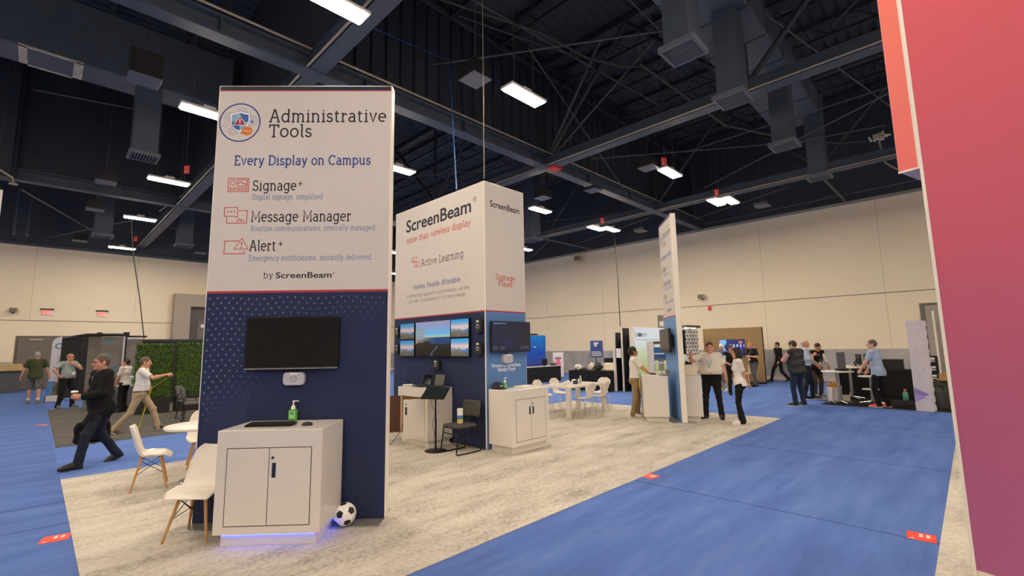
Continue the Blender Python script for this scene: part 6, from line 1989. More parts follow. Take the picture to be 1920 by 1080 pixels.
f.build('frame_lines', mat('fold_grey', (186, 178, 186), 0.8), st_)
Flat(-0.191).poly([(-0.15, 0.30), (0.15, 0.40), (-0.15, 0.56)]).build('triangle', mat('print_lilac', (140, 124, 190), 0.7), st_)
Flat(-0.1915).poly([(-0.15, 0.22), (0.08, 0.33), (-0.15, 0.42)]).build('triangle', mat('print_lilac2', (164, 150, 206), 0.7), st_)
# covered pallet and boxes
cv = thing('covered_crate', 'crate under a crumpled black cover between the fabric tower and the pink wall', 'crate', (16.3, 0.62, 0.006), rad(10))
m = MB()
G = []
for i in range(15):
    row = []
    for j in range(15):
        u, v = -1 + 2 * i / 14, -1 + 2 * j / 14
        e = max(abs(u), abs(v))
        z = 0.66 if e < 0.75 else 0.66 - (e - 0.75) / 0.25 * 0.64
        k = 1 + 0.10 * (e > 0.8) * math.sin(i * 2.2) * math.cos(j * 1.9)
        s2 = min(1, 0.82 + 0.18 * (e if e > 0.75 else 0.75))
        row.append((0.38 * u / max(e, 0.6) * min(e, 0.8) / 0.8 * s2 * k, 0.42 * v / max(e, 0.6) * min(e, 0.8) / 0.8 * s2 * k, max(0.006, z + 0.02 * math.sin(i * 1.7 + j * 2.3))))
    G.append(row)
MB().grid(np.array(G), True).build('cover', mat('black_sheet', (46, 46, 42), 0.5, var=0.3, scale=8), cv)
MB().box((-0.34, -0.38, 0.006), (0.34, 0.38, 0.60)).build('crate_body', M_PLANT, cv)
cb2 = thing('cardboard_box', 'brown cardboard box on the black covered crate', 'box', (16.25, 0.55, 0.70), rad(15))
MB().box((-0.2, -0.16, 0), (0.2, 0.16, 0.035)).box((-0.15, -0.12, 0.035), (0.16, 0.12, 0.17), 0.004).build('carton', mat('cardboard', (176, 138, 84), 0.7, var=0.08, scale=6), cb2)
MB().box((-0.152, -0.02, 0.17), (0.162, 0.02, 0.173)).build('tape', mat('box_tape', (200, 176, 130), 0.4), cb2)
for k, (z, lab) in enumerate(((0.0, 'black shipping carton with white print right of the fabric tower, lower one'), (0.25, 'black shipping carton with white print right of the fabric tower, middle one'), (0.5, 'black shipping carton with white print right of the fabric tower, top one'))):
    t = thing('shipping_carton', lab, 'carton', (18.9, 1.05, 0.56 + z))
    if k == 0:
        t.location.z = 0.56
        MB().box((-0.18, -0.3, -0.552), (0.3, 0.24, -0.05)).build('pallet', M_PLANT, t)
    MB().box((-0.2, -0.26, -0.05), (0.3, 0.24, 0.19), 0.004).build('carton', M_BLACK, t)
    MB().box((-0.203, -0.2, 0.02), (-0.2, 0.16, 0.05)).box((-0.203, -0.2, 0.08), (-0.2, 0.05, 0.14)).build('print', M_PAPER, t)
gp = thing('leaning_panel', 'tall grey glossy panel standing behind the covered crate', 'panel', (18.75, 0.42, 0), rad(-78))
MB().box((-0.32, 0, 0.006), (0.22, 0.05, 2.55), 0.01).build('panel', mat('panel_steel', (150, 146, 140), 0.3, 0.6, var=0.1, scale=2), gp)
MB().box((-0.36, -0.02, 0.006), (-0.32, 0.07, 2.58)).build('edge', M_FRAME, gp)
# ------------------------------------------------------------------ people: smooth implicit bodies and clothes
class Field:
    def __init__(s, lo, hi, h):
        s.h = h
        s.lo = np.asarray(lo, float)
        s.n = np.ceil((np.asarray(hi, float) - s.lo) / h).astype(int) + 1
        s.F = np.full(s.n, 0.25, np.float32)
        s.ax = [(s.lo[i] + h * np.arange(s.n[i])).astype(np.float32) for i in range(3)]
    def reg(s, lo, hi, m):
        sl = []
        for i in range(3):
            a = int(max(0, math.floor((lo[i] - m - s.lo[i]) / s.h)))
            b = int(min(s.n[i], math.ceil((hi[i] + m - s.lo[i]) / s.h) + 1))
            if b <= a:
                return None, None
            sl.append(slice(a, b))
        P = (s.ax[0][sl[0]][:, None, None], s.ax[1][sl[1]][None, :, None], s.ax[2][sl[2]][None, None, :])
        return tuple(sl), P
    def put(s, d, sl, k, op):
        F = s.F[sl]
        if op == 'add':
            if k > 0:
                hh = np.maximum(k - np.abs(F - d), 0) / k
                s.F[sl] = np.minimum(F, d) - hh * hh * k * 0.25
            else:
                s.F[sl] = np.minimum(F, d)
        else:
            hh = np.maximum(k - np.abs(F + d), 0) / max(k, 1e-6)
            s.F[sl] = np.maximum(F, -d) + hh * hh * k * 0.25
    def cone(s, a, b, ra, rb, k=0.02, op='add', cut=None, flat=None):
        a, b = np.asarray(a, float), np.asarray(b, float)
        R = max(ra, rb)
        sl, P = s.reg(np.minimum(a, b) - R, np.maximum(a, b) + R, k + 3 * s.h)
        if sl is None:
            return s
        d = b - a
        L2 = float(d @ d) + 1e-12
        q = [P[i] - np.float32(a[i]) for i in range(3)]
        t = np.clip((q[0] * np.float32(d[0]) + q[1] * np.float32(d[1]) + q[2] * np.float32(d[2])) / np.float32(L2), 0, 1)
        r2 = 0
        for i in range(3):
            r2 = r2 + (q[i] - t * np.float32(d[i])) ** 2
        D = np.sqrt(r2) - (ra + (rb - ra) * t)
        for c in (cut or ()):
            o, n = np.asarray(c[0], float), np.asarray(c[1], float)
            n = n / np.linalg.norm(n)
            D = np.maximum(D, sum((P[i] - np.float32(o[i])) * np.float32(n[i]) for i in range(3)))
        s.put(D.astype(np.float32), sl, k, op)
        return s
    def ell(s, c, r, R=None, k=0.02, op='add', cut=None):
        c, r = np.asarray(c, float), np.asarray(r, float)
        m = r.max()
        sl, P = s.reg(c - m, c + m, k + 3 * s.h)
        if sl is None:
            return s
        q = [P[i] - np.float32(c[i]) for i in range(3)]
        if R is not None:
            q = [sum(q[j] * np.float32(R[j, i]) for j in range(3)) for i in range(3)]
        k0 = np.sqrt(sum((q[i] / np.float32(r[i])) ** 2 for i in range(3)))
        k1 = np.sqrt(sum((q[i] / np.float32(r[i] ** 2)) ** 2 for i in range(3))) + 1e-6
        D = k0 * (k0 - 1) / k1
        for cc in (cut or ()):
            o, n = np.asarray(cc[0], float), np.asarray(cc[1], float)
            n = n / np.linalg.norm(n)
            D = np.maximum(D, sum((P[i] - np.float32(o[i])) * np.float32(n[i]) for i in range(3)))
        s.put(D.astype(np.float32), sl, k, op)
        return s
    def plane(s, o, n):
        """keep the side against n"""
        n = np.asarray(n, float) / np.linalg.norm(n)
        o = np.asarray(o, float)
        D = sum((s.ax[i].reshape([-1 if j == i else 1 for j in range(3)]) - np.float32(o[i])) * np.float32(n[i]) for i in range(3))
        s.F = np.maximum(s.F, D.astype(np.float32))
        return s
    def wrinkle(s, amp, f, seed):
        q = np.random.default_rng(seed)
        X_, Y_, Z_ = s.ax[0][:, None, None], s.ax[1][None, :, None], s.ax[2][None, None, :]
        w = 0
        for k in range(4):
            a = q.normal(size=3) * (0.5, 0.5, 1.0)
            a *= f * (1 + 0.6 * k) / np.linalg.norm(a)
            w = w + np.sin(X_ * a[0] + Y_ * a[1] + Z_ * a[2] + q.uniform(0, 6)) / (1 + k)
        s.F = s.F + (amp * w).astype(np.float32)
        return s
    def mesh(s):
        F = s.F
        F[0], F[-1], F[:, 0], F[:, -1], F[:, :, 0], F[:, :, -1] = 1, 1, 1, 1, 1, 1
        I = F < 0
        C = [I[a:I.shape[0] - 1 + a, b:I.shape[1] - 1 + b, c:I.shape[2] - 1 + c] for a in (0, 1) for b in (0, 1) for c in (0, 1)]
        cnt = sum(c.astype(np.int8) for c in C)
        act = (cnt > 0) & (cnt < 8)
        ids = np.full(act.shape, -1, np.int64)
        cells = np.argwhere(act)
        ids[act] = np.arange(len(cells))
        off = np.array([(a, b, c) for a in (0, 1) for b in (0, 1) for c in (0, 1)])
        val = np.stack([F[cells[:, 0] + o[0], cells[:, 1] + o[1], cells[:, 2] + o[2]] for o in off], 1)
        acc = np.zeros((len(cells), 3)); num = np.zeros(len(cells))
        for i in range(8):
            for j in range(i + 1, 8):
                if np.abs(off[i] - off[j]).sum() != 1:
                    continue
                m = (val[:, i] < 0) != (val[:, j] < 0)
                t = val[:, i] / (val[:, i] - val[:, j] + 1e-12)
                p = off[i][None] + t[:, None] * (off[j] - off[i])[None]
                acc[m] += p[m]; num[m] += 1
        V = s.lo + (cells + acc / np.maximum(num, 1)[:, None]) * s.h
        Q = []
        for ax in range(3):
            a1, a2 = (ax + 1) % 3, (ax + 2) % 3
            lo = [slice(None)] * 3; hi = [slice(None)] * 3
            lo[ax] = slice(0, -1); hi[ax] = slice(1, None)
            A, B = I[tuple(lo)], I[tuple(hi)]
            for sgn, M in ((1, A & ~B), (0, ~A & B)):
                e = np.argwhere(M)
                if not len(e):
                    continue
                def cid(d1, d2):
                    c = e.copy(); c[:, a1] -= d1; c[:, a2] -= d2
                    return ids[c[:, 0], c[:, 1], c[:, 2]]
                q = np.stack([cid(1, 1), cid(0, 1), cid(0, 0), cid(1, 0)], 1)
                Q.append(q if sgn else q[:, ::-1])
        return V, np.vstack(Q) if Q else np.zeros((0, 4), int)
    def build(s, name, m, parent):
        V, Q = s.mesh()
        me = bpy.data.meshes.new(name)
        n, k = len(V), len(Q)
        me.vertices.add(n); me.vertices.foreach_set('co', V.astype(np.float32).ravel())
        me.loops.add(k * 4); me.loops.foreach_set('vertex_index', Q.astype(np.int32).ravel())
        me.polygons.add(k); me.polygons.foreach_set('loop_start', np.arange(0, k * 4, 4, dtype=np.int32))
        me.polygons.foreach_set('use_smooth', np.ones(k, bool))
        me.update(calc_edges=True)
        me.materials.append(m)
        o = bpy.data.objects.new(name, me)
        COL.objects.link(o)
        o.parent = parent
        return o

def rotm(yaw=0.0, pitch=0.0, roll=0.0):
    """yaw about z, pitch forward (nose down) about y, roll about x"""
    return np.array(Matrix.Rotation(rad(yaw), 3, 'Z') @ Matrix.Rotation(rad(pitch), 3, 'Y') @ Matrix.Rotation(rad(roll), 3, 'X'))

def ik(a, c, l1, l2, pole):
    a, c, pole = np.asarray(a, float), np.asarray(c, float), np.asarray(pole, float)
    d = c - a
    L = np.linalg.norm(d)
    if L > (l1 + l2) * 0.998:
        c = a + d / L * (l1 + l2) * 0.998
        d = c - a; L = np.linalg.norm(d)
    u = d / L
    x = (l1 ** 2 - l2 ** 2 + L ** 2) / (2 * L)
    h = math.sqrt(max(l1 ** 2 - x ** 2, 0))
    p = pole - u * (pole @ u)
    p /= np.linalg.norm(p) + 1e-9
    return a + u * x + p * h, c

CLOTH = {}
def cloth(name, rgb, rough=0.85, **k):
    return mat('cloth_' + name, rgb, rough, var=k.pop('var', 0.07), scale=k.pop('scale', 30), bump=0.25, bscale=k.pop('bscale', 220), spec=0.25, **k)
def skin(name, rgb):
    return mat('skin_' + name, rgb, 0.5, var=0.05, scale=12, spec=0.35)
SKIN = {'fair': skin('fair', (222, 168, 140)), 'tan': skin('tan', (206, 150, 118)), 'ruddy': skin('ruddy', (214, 152, 126))}
M_EYE = mat('eye_dark', (36, 28, 26), 0.25)
M_LIP = mat('lip', (172, 104, 92), 0.5)
M_GLASS = mat('spectacle_frame', (46, 40, 36), 0.35)
M_BADGE = mat('badge', (238, 226, 222), 0.5)
M_BADGER = mat('badge_band', (222, 128, 112), 0.5)
M_LANY = mat('lanyard', (118, 168, 176), 0.6)

def person(label, x, y, heading, h, fine=0.008, hands=(None, None), feet=None, lean=0.0, head=(0, 0, 0), girth=1.0, belly=0.0,
           top='polo', topc=None, pants='trousers', pantsc=None, shoec=None, sole=None, hair='short', hairc=None, tone='fair', glasses=False,
           lanyard=False, under=None, seed=1, female=False, elbow=(None, None), palm=(None, None), curl=(30, 30), hdir=(None, None), belt=None, side=0.0, twist=0.0, thumb=True, socks=None, hem=None):
    s = h / 1.75
    root = thing('person', label, 'person', (x, y, 0), rad(heading))
    W = lambda *p: np.array(p, float) * s
    # skeleton
    P = W(0, 0, 0.95)
    RT = rotm(twist, lean, side)
    up = lambda *p: P + RT @ W(*p)
    shw = 0.162 if female else 0.182
    feet = feet or ((0.0, 0.11, 8, 0, 0), (0.0, -0.11, -8, 0, 0))
    top_z = min(f[4] + 0.085 + math.sqrt(max(0.1, 0.842 ** 2 - f[0] ** 2 - (abs(f[1]) - 0.088) ** 2)) for f in feet) + 0.03
    P = W(0, 0, min(0.953, top_z))
    sho = [up(0, shw, 0.485), up(0, -shw, 0.485)]
    neck = up(-0.01, 0, 0.515)
    Rh = rotm(*head)
    Hc = neck + RT @ W(0.012, 0, 0.06) + Rh @ W(0.018, 0, 0.10)
    hd = lambda *p: Hc + Rh @ W(*p)
    hip = [P + rotm(twist * 0.4) @ W(0, sg * 0.088, -0.03) for sg in (1, -1)]
    legs = []
    for k, f in enumerate(feet):
        RF = rotm(f[2], f[3])
        o = W(f[0], f[1], f[4])
        ank = o + RF @ W(-0.01, 0, 0.085)
        knee, ank2 = ik(hip[k], ank, 0.43 * s, 0.416 * s, rotm(f[2]) @ np.array((1.0, 0, 0.05)))
        o = o + (ank2 - ank)
        legs.append((hip[k], knee, ank2, RF, o))
    arms = []
    for k, sg in enumerate((1, -1)):
        t = hands[k]
        w_ = W(*t) if t is not None else sho[k] + W(0.03, sg * 0.06, -0.535)
        pole = np.array(elbow[k] if elbow[k] is not None else (-0.7, sg * 0.6, -0.5), float)
        e, w2 = ik(sho[k], w_, 0.29 * s, 0.255 * s, pole)
        d = (w2 - e) / np.linalg.norm(w2 - e) if hdir[k] is None else np.array(hdir[k], float) / np.linalg.norm(hdir[k])
        n = np.array(palm[k] if palm[k] is not None else (0.1, -sg, 0.0), float)
        n = n - d * (n @ d); n /= np.linalg.norm(n) + 1e-9
        wv = np.cross(n, d) * (1 if sg < 0 else -1)
        arms.append((sho[k], e, w2, d, n, wv))
    # ---- body, one continuous skin
    pts = np.array([Hc + W(0, 0, 0.15), Hc - W(0.14, 0.14, 0.14), Hc + W(0.16, 0.14, 0)] + [a[i] for a in arms for i in (0, 1, 2)] + [a[2] + a[3] * 0.2 * s for a in arms] + [l[i] for l in legs for i in (0, 1, 2, 4)] + [P])
    lo, hi = pts.min(0) - 0.13 * s, pts.max(0) + 0.13 * s
    lo[2] = max(lo[2], -0.03)
    fb = Field(lo, hi, fine * 0.82)
    k_ = 0.03 * s
    fb.ell(up(-0.01, 0, 0.34), W(0.085, 0.13, 0.16), RT, k_).ell(up(-0.01, 0, 0.13), W(0.085, 0.11, 0.2), RT, k_).ell(P, W(0.10, 0.135, 0.12), None, k_)
    fb.cone(sho[0], sho[1], 0.05 * s, 0.05 * s, k_)
    fb.cone(neck - RT @ W(0, 0, 0.05), hd(-0.012, 0, -0.03), 0.060 * s * (0.84 if female else 1 + 0.12 * (girth - 1)), 0.052 * s, 0.02 * s)
    fb.ell(hd(-0.008, 0, 0.018), W(0.096, 0.074, 0.100), Rh, 0.02 * s).ell(hd(0.028, 0, -0.048), W(0.062, 0.058 + 0.008 * (girth - 1), 0.066), Rh, 0.03 * s)
    fb.ell(hd(0.074, 0, -0.098), W(0.020, 0.026, 0.018), Rh, 0.022 * s)
    fb.ell(hd(0.084, 0, 0.028), W(0.012, 0.046, 0.010), Rh, 0.016 * s)
    for sg in (1, -1):
        fb.ell(hd(-0.004, sg * 0.076, -0.008), W(0.022, 0.011, 0.033), Rh, 0.008 * s)
        fb.ell(hd(0.060, sg * 0.040, -0.026), W(0.026, 0.022, 0.022), Rh, 0.02 * s)
        fb.ell(hd(0.096, sg * 0.031, 0.010), W(0.014, 0.016, 0.010), Rh, 0.010 * s, 'sub')
    fb.cone(hd(0.088, 0, 0.012), hd(0.112, 0, -0.028), 0.009 * s, 0.014 * s, 0.012 * s)
    fb.ell(hd(0.088, 0, -0.060), W(0.012, 0.024, 0.009), Rh, 0.012 * s)
    for a, e, w_, d, n, wv in arms:
        fb.cone(a, e, 0.048 * s, 0.040 * s, 0.025 * s).cone(e, w_, 0.041 * s, 0.027 * s, 0.02 * s)
        fb.ell(e + (w_ - e) * 0.28, W(0.045, 0.045, 0.045), None, 0.03 * s)
    for k, (a, e, w_, d, n, wv) in enumerate(arms):
        Rm_ = np.stack([d, wv, n], 1)
        fb.ell(w_ + d * 0.05 * s, W(0.052, 0.042, 0.017), Rm_, 0.016 * s)
        c = rad(curl[k])
        for i in range(4):
            b = w_ + d * (0.085 - 0.006 * abs(i - 1.3)) * s + wv * (0.031 - 0.0205 * i) * s
            L = (0.040, 0.045, 0.042, 0.034)[i] * s
            d1 = d * math.cos(c) + n * math.sin(c) + wv * (0.05 * (1.5 - i))
            d2 = d * math.cos(2.1 * c) + n * math.sin(2.1 * c)
            m1 = b + d1 * L
            fb.cone(b, m1, 0.0095 * s, 0.0088 * s, 0.006 * s).cone(m1, m1 + d2 * L * 0.95, 0.0088 * s, 0.0078 * s, 0.004 * s)
        tb0 = w_ + d * 0.022 * s + wv * 0.030 * s
        tm = tb0 + (d * 0.55 + wv * 0.70 + n * 0.35) * 0.042 * s
        fb.cone(tb0, tm, 0.013 * s, 0.0105 * s, 0.010 * s).cone(tm, tm + (d * 0.8 + wv * 0.12 + n * 0.45) * 0.034 * s, 0.0105 * s, 0.0085 * s, 0.005 * s)
    for a, kn, an, RF, o in legs:
        fb.cone(a, kn, 0.072 * s, 0.050 * s, k_).cone(kn, an, 0.052 * s, 0.036 * s, 0.03 * s)
        if pants == 'shorts':
            fb.ell(kn + (an - kn) * 0.28 + RF @ W(-0.02, 0, 0), W(0.046, 0.048, 0.10), None, 0.03 * s)
        fb.cone(an, o + RF @ W(0.10, 0, 0.04), 0.036 * s, 0.028 * s, 0.02 * s)
    fb.build('body', SKIN[tone], root)
    # ---- face details
    for sg in (1, -1):
        MB().ellip(hd(0.0865, sg * 0.031, 0.010), W(0.008, 0.012, 0.0065), 10, 6, Rh).build('eye', M_EYE, root)
    MB().ellip(hd(0.094, 0, -0.060), W(0.008, 0.024, 0.006), 12, 6, Rh).build('mouth', M_LIP, root)
    # ---- hair
    hc = hairc or cloth('hair_brown', (72, 54, 42))
    fh = Field(Hc - 0.26 * s, Hc + 0.2 * s, max(0.006, fine * 0.8))
    t_ = {'short': 0.009, 'bald': 0.006, 'thick': 0.022, 'bob': 0.022, 'crop': 0.006}[hair]
    fh.ell(hd(-0.016, 0, 0.024 + (0.006 if hair == 'thick' else 0)), W(0.096 + t_, 0.074 + t_ * 0.8, 0.100 + t_), Rh, 0.01)
    if hair == 'bob':
        fh.ell(hd(-0.035, 0, -0.07), W(0.085, 0.098, 0.12), Rh, 0.05)
        fh.plane(hd(0, 0, -0.165), Rh @ np.array((0, 0, -1.0)))
        fh.ell(hd(0.11, 0, -0.05), W(0.105, 0.070, 0.13), Rh, 0.01, 'sub')
    else:
        fh.plane(hd(-0.06, 0, -0.075), Rh @ np.array((0.45, 0, -1.0)))
        fh.ell(hd(0.105, 0, -0.055), W(0.095, 0.12, 0.115), Rh, 0.012, 'sub')
        for sg in (1, -1):
            fh.ell(hd(-0.002, sg * 0.085, -0.014), W(0.028, 0.03, 0.042), Rh, 0.006, 'sub')
        if hair == 'bald':
            fh.ell(hd(0.035, 0, 0.105), W(0.125, 0.080, 0.085), Rh, 0.01, 'sub')
    fh.wrinkle(0.0022, 140, seed)
    fh.build('hair', hc, root)
    if glasses:
        g = MB()
        for sg in (1, -1):
            g.tube([hd(0.104, sg * (0.033 + 0.023 * math.cos(a)), 0.008 + 0.018 * math.sin(a)) for a in np.linspace(0, 2 * PI, 12, endpoint=False)], 0.0028 * s, 5, False, True)
            g.tube([hd(0.102, sg * 0.056, 0.012), hd(0.06, sg * 0.078, 0.012), hd(0.0, sg * 0.084, 0.01)], 0.0028 * s, 5)
        g.tube([hd(0.106, 0.012, 0.012), hd(0.106, -0.012, 0.012)], 0.0028 * s, 5)
        g.build('glasses', M_GLASS, root)
    # ---- trousers
    pc = pantsc
    flo = np.min([np.minimum(np.minimum(l[0], l[1]), l[2]) for l in legs], 0) - 0.17 * s
    fhi = np.max([np.maximum(np.maximum(l[0], l[1]), l[2]) for l in legs], 0) + np.array((0.17, 0.17, 0.26)) * s
    flo[:2] = np.minimum(flo[:2], P[:2] - 0.26 * s * girth); fhi[:2] = np.maximum(fhi[:2], P[:2] + 0.26 * s * girth)
    flo[2] = max(flo[2], -0.02)
    fp = Field(flo, fhi, fine)
    gl = 1 + (girth - 1) * 0.5
    fp.ell(P + W(-0.005, 0, 0.0), W(0.118 * gl, 0.165 * gl, 0.15), None, k_).ell(P + W(-0.045, 0, -0.06), W(0.10 * gl, 0.145 * gl, 0.10), None, 0.05 * s)
    for a, kn, an, RF, o in legs:
        if pants == 'shorts':
            kk = a + (kn - a) * 1.02
            fp.cone(a + W(0, 0, 0.0), kk, 0.098 * gl * s, 0.088 * s, 0.04 * s, cut=[(a + (kn - a) * 0.97, kn - a)])
        else:
            r3 = {'trousers': 0.058, 'flare': 0.072, 'slim': 0.048}[pants]
            dn = (an - kn) / np.linalg.norm(an - kn)
            end = an + dn * 0.058 * s
            fp.cone(a, kn, (0.092 if not female else 0.084) * gl * s, (0.066 if pants != 'flare' else 0.056) * s, 0.04 * s)
            fp.cone(kn, end, (0.066 if pants != 'flare' else 0.056) * s, r3 * s, 0.03 * s, cut=[(end, dn)])
            if pants == 'trousers':
                fp.cone(an - dn * 0.03 * s, an + dn * 0.02 * s, 0.062 * s, 0.060 * s, 0.02 * s, cut=[(end, dn)])
    fp.plane(P + W(0, 0, 0.10), (0, 0, 1)).wrinkle(0.0028 * s, 42, seed + 3)
    fp.build('trousers' if pants != 'shorts' else 'shorts', pc, root)
    if belt:
        MB().tube([P + np.array((0.121 * gl * math.cos(a) - 0.006, 0.168 * gl * math.sin(a), (hem or 0.0) - 0.012)) * s for a in np.linspace(0, 2 * PI, 24, endpoint=False)], 0.016 * s, 6, False, True).build('belt', belt, root)
    if socks:
        for a, kn, an, RF, o in legs:
            MB().tube([an + (kn - an) * 0.25, an, o + RF @ W(0.0, 0, 0.05)], [0.050 * s, 0.044 * s, 0.045 * s], 12).build('sock', socks, root)
    # ---- shoes
    for a, kn, an, RF, o in legs:
        ft = lambda *p: o + RF @ W(*p)
        fs = Field(np.minimum(ft(-0.09, 0, 0), ft(0.2, 0, 0)) - 0.09 * s, np.maximum(ft(-0.09, 0, 0.1), ft(0.2, 0, 0.1)) + 0.09 * s, min(fine, 0.008))
        fs.cone(ft(-0.035, 0, 0.038), ft(0.14, 0, 0.03), 0.042 * s, 0.044 * s, 0.01).ell(ft(0.155, 0, 0.03), W(0.062, 0.046, 0.032), RF, 0.02).cone(ft(-0.02, 0, 0.05), ft(-0.012, 0, 0.10), 0.044 * s, 0.044 * s, 0.02).cone(ft(-0.005, 0, 0.085), ft(0.10, 0, 0.045), 0.046 * s, 0.044 * s, 0.02)
        fs.plane(ft(0, 0, 0.014), RF @ np.array((0, 0, -1.0)))
        sh = fs.build('shoe', shoec, root)
        out = [(0.215, 0.0), (0.20, 0.03), (0.15, 0.046), (0.06, 0.042), (-0.04, 0.04), (-0.078, 0.02), (-0.078, -0.02), (-0.04, -0.04), (0.06, -0.042), (0.15, -0.046), (0.20, -0.03)]
        m = MB()
        V = [ft(px, py, z) for z in (0.0, 0.022) for px, py in out]
        n_ = len(out)
        m.add(V, [(i, (i + 1) % n_, n_ + (i + 1) % n_, n_ + i) for i in range(n_)] + [list(range(n_))[::-1], list(range(n_, 2 * n_))])
        m.build('sole', sole or shoec, sh)
    # ---- upper garments
    def garment(name, m_, inflate, sleeve, hemz, neckr, open_front=False, wr=0.003):
        lo2 = np.min([P] + [np.minimum(np.minimum(a[0], a[1]), a[2]) for a in arms], 0) - 0.15 * s
        hi2 = np.max([neck] + [np.maximum(np.maximum(a[0], a[1]), a[2]) for a in arms], 0) + 0.12 * s
        lo2[:2] = np.minimum(lo2[:2], P[:2] - (0.24 * girth + belly * 0.1) * s); hi2[:2] = np.maximum(hi2[:2], P[:2] + (0.24 * girth + belly * 0.12) * s)
        lo2[2] = P[2] + hemz * s - 0.05
        f_ = Field(lo2, hi2, fine)
        i_ = inflate
        cw = 0.160 if female else 0.178
        f_.ell(up(0, 0, 0.36), W(0.122 * (0.5 + 0.5 * girth) + i_, cw * (0.7 + 0.3 * girth) + i_, 0.20), RT, k_)
        f_.ell(up(0, 0, 0.17), W((0.105 if female else 0.116) * girth + i_, (0.135 if female else 0.158) * girth + i_, 0.22), RT, k_)
        f_.ell(P + W(-0.004, 0, 0.0), W(0.130 * gl + i_, 0.177 * gl + i_, 0.17), None, 0.05 * s)
        if hemz < -0.05:
            f_.ell(P + W(-0.045, 0, -0.06), W(0.122 * gl + i_, 0.16 * gl + i_, 0.14), None, 0.05 * s)
        if hemz < -0.12:
            for l in legs:
                f_.cone(l[0] * (1, 0.6, 1) + W(-0.01, 0, 0), l[0] * (1, 0.6, 1) + (l[1] - l[0]) * 0.60, 0.112 * gl * s, 0.108 * gl * s, 0.06 * s)
        if belly:
            f_.ell(up(0.05 + 0.03 * belly, 0, 0.13), W(0.12 * girth * (0.7 + 0.3 * belly), 0.15 * girth, 0.18), RT, 0.06 * s)
        if female:
            for sg in (1, -1):
                f_.ell(up(0.085, sg * 0.065, 0.31), W(0.055, 0.062, 0.06), RT, 0.04 * s)
        f_.cone(sho[0], sho[1], (0.058 + i_) * s, (0.058 + i_) * s, 0.04 * s)
        for a in arms:
            f_.cone(neck + RT @ W(-0.01, 0, -0.02), a[0], (0.060 + i_) * s, (0.056 + i_) * s, 0.03 * s)
        f_.plane(P + W(0, 0, hemz), (0, 0, -1))
        f_.ell(neck + RT @ W(0.035, 0, 0.062), W(neckr, neckr * 0.92, neckr * 1.1), RT, 0.01, 'sub')
        if open_front:
            f_.cone(up(0.16, 0, 0.52), up(0.20, 0, 0.20), 0.065 * s, 0.02 * s, 0.01, 'sub')
        for a, e, w_, d, n, wv in arms:
            if sleeve == 'none':
                continue
            if sleeve == 'short':
                f_.cone(a, e, (0.066 + i_) * s, (0.064 + i_) * s, 0.03 * s, cut=[(a + (e - a) * 0.80, e - a)])
            elif sleeve == 'roll':
                f_.cone(a, e, (0.064 + i_) * s, (0.054 + i_) * s, 0.03 * s).cone(e, e + (w_ - e) * 0.45, (0.054 + i_) * s, (0.052 + i_) * s, 0.02 * s, cut=[(e + (w_ - e) * 0.4, w_ - e)])
            else:
                f_.cone(a, e, (0.064 + i_) * s, (0.054 + i_) * s, 0.03 * s).cone(e, w_, (0.054 + i_) * s, (0.040 + i_) * s, 0.02 * s, cut=[(w_ - (w_ - e) * 0.04, w_ - e)])
        f_.wrinkle(wr * s, 36, seed + 7)
        return f_.build(name, m_, root)
    def collar(m_, r=0.066, z=0.012, th=0.013):
        c = neck + RT @ W(0.006, 0, z)
        MB().tube([c + RT @ (np.array((r * math.cos(a) * (1.05 if math.cos(a) > 0 else 1), r * 0.95 * math.sin(a), -0.028 * max(0, math.cos(a)) + 0.012 * max(0, -math.cos(a)))) * s) for a in np.linspace(0.16, 2 * PI - 0.16, 22)], th * s, 7).build('collar', m_, root)
    if top in ('polo', 'tee'):
        garment('shirt', topc, 0.0, 'short', -0.06 if hem is None else hem, 0.072)
        if top == 'polo':
            collar(topc)
    elif top == 'shirt':
        garment('shirt', topc, 0.0, 'long', -0.06 if hem is None else hem, 0.070)
        collar(topc)
    elif top == 'roll':
        garment('shirt', topc, 0.0, 'roll', -0.06 if hem is None else hem, 0.070)
        collar(topc)
    elif top == 'jacket':
        garment('shirt', under, -0.004, 'none', -0.02, 0.066)
        garment('jacket', topc, 0.017, 'long', -0.24 if hem is None else hem, 0.080, True, 0.004)
        collar(topc, 0.082, 0.0, 0.018)
    elif top == 'vest':
        garment('shirt', under, -0.002, 'roll' if not female else 'long', -0.02, 0.066)
        garment('vest', topc, 0.020, 'none', -0.13 if hem is None else hem, 0.080, True, 0.005)
        collar(topc, 0.078, 0.004, 0.016)
    if lanyard:
        fr_ = 0.140 * (0.5 + 0.5 * girth) + 0.03 * belly + 0.012
        for sg in (1, -1):
            MB().tube([up(-0.055, sg * 0.045, 0.545), up(0.035, sg * 0.075, 0.535), up(0.095, sg * 0.065, 0.45), up(fr_, sg * 0.03, 0.30), up(fr_ + 0.01 + 0.04 * belly, sg * 0.006, 0.20)], 0.006 * s, 6).build('lanyard', M_LANY, root)
        bz = P + RT @ W(fr_ + 0.016 + 0.05 * belly, 0, 0.14)
        b = MB().box((-0.002, -0.045, -0.06), (0.002, 0.045, 0.06)).box((-0.0025, -0.045, -0.06), (0.0025, 0.045, -0.042))
        b.v = [v * s @ RT.T + bz for v in b.v]
        b.build('badge', M_BADGE, root)
        b = MB().box((-0.003, -0.045, -0.06), (0.003, 0.045, -0.035))
        b.v = [v * s @ RT.T + bz for v in b.v]
        b.build('badge_band', M_BADGER, root)
    def world(p):
        c_, s2 = math.cos(rad(heading)), math.sin(rad(heading))
        return Vector((x + c_ * p[0] - s2 * p[1], y + s2 * p[0] + c_ * p[1], p[2]))
    return dict(root=root, arms=arms, world=world, s=s, P=P, neck=neck, legs=legs)

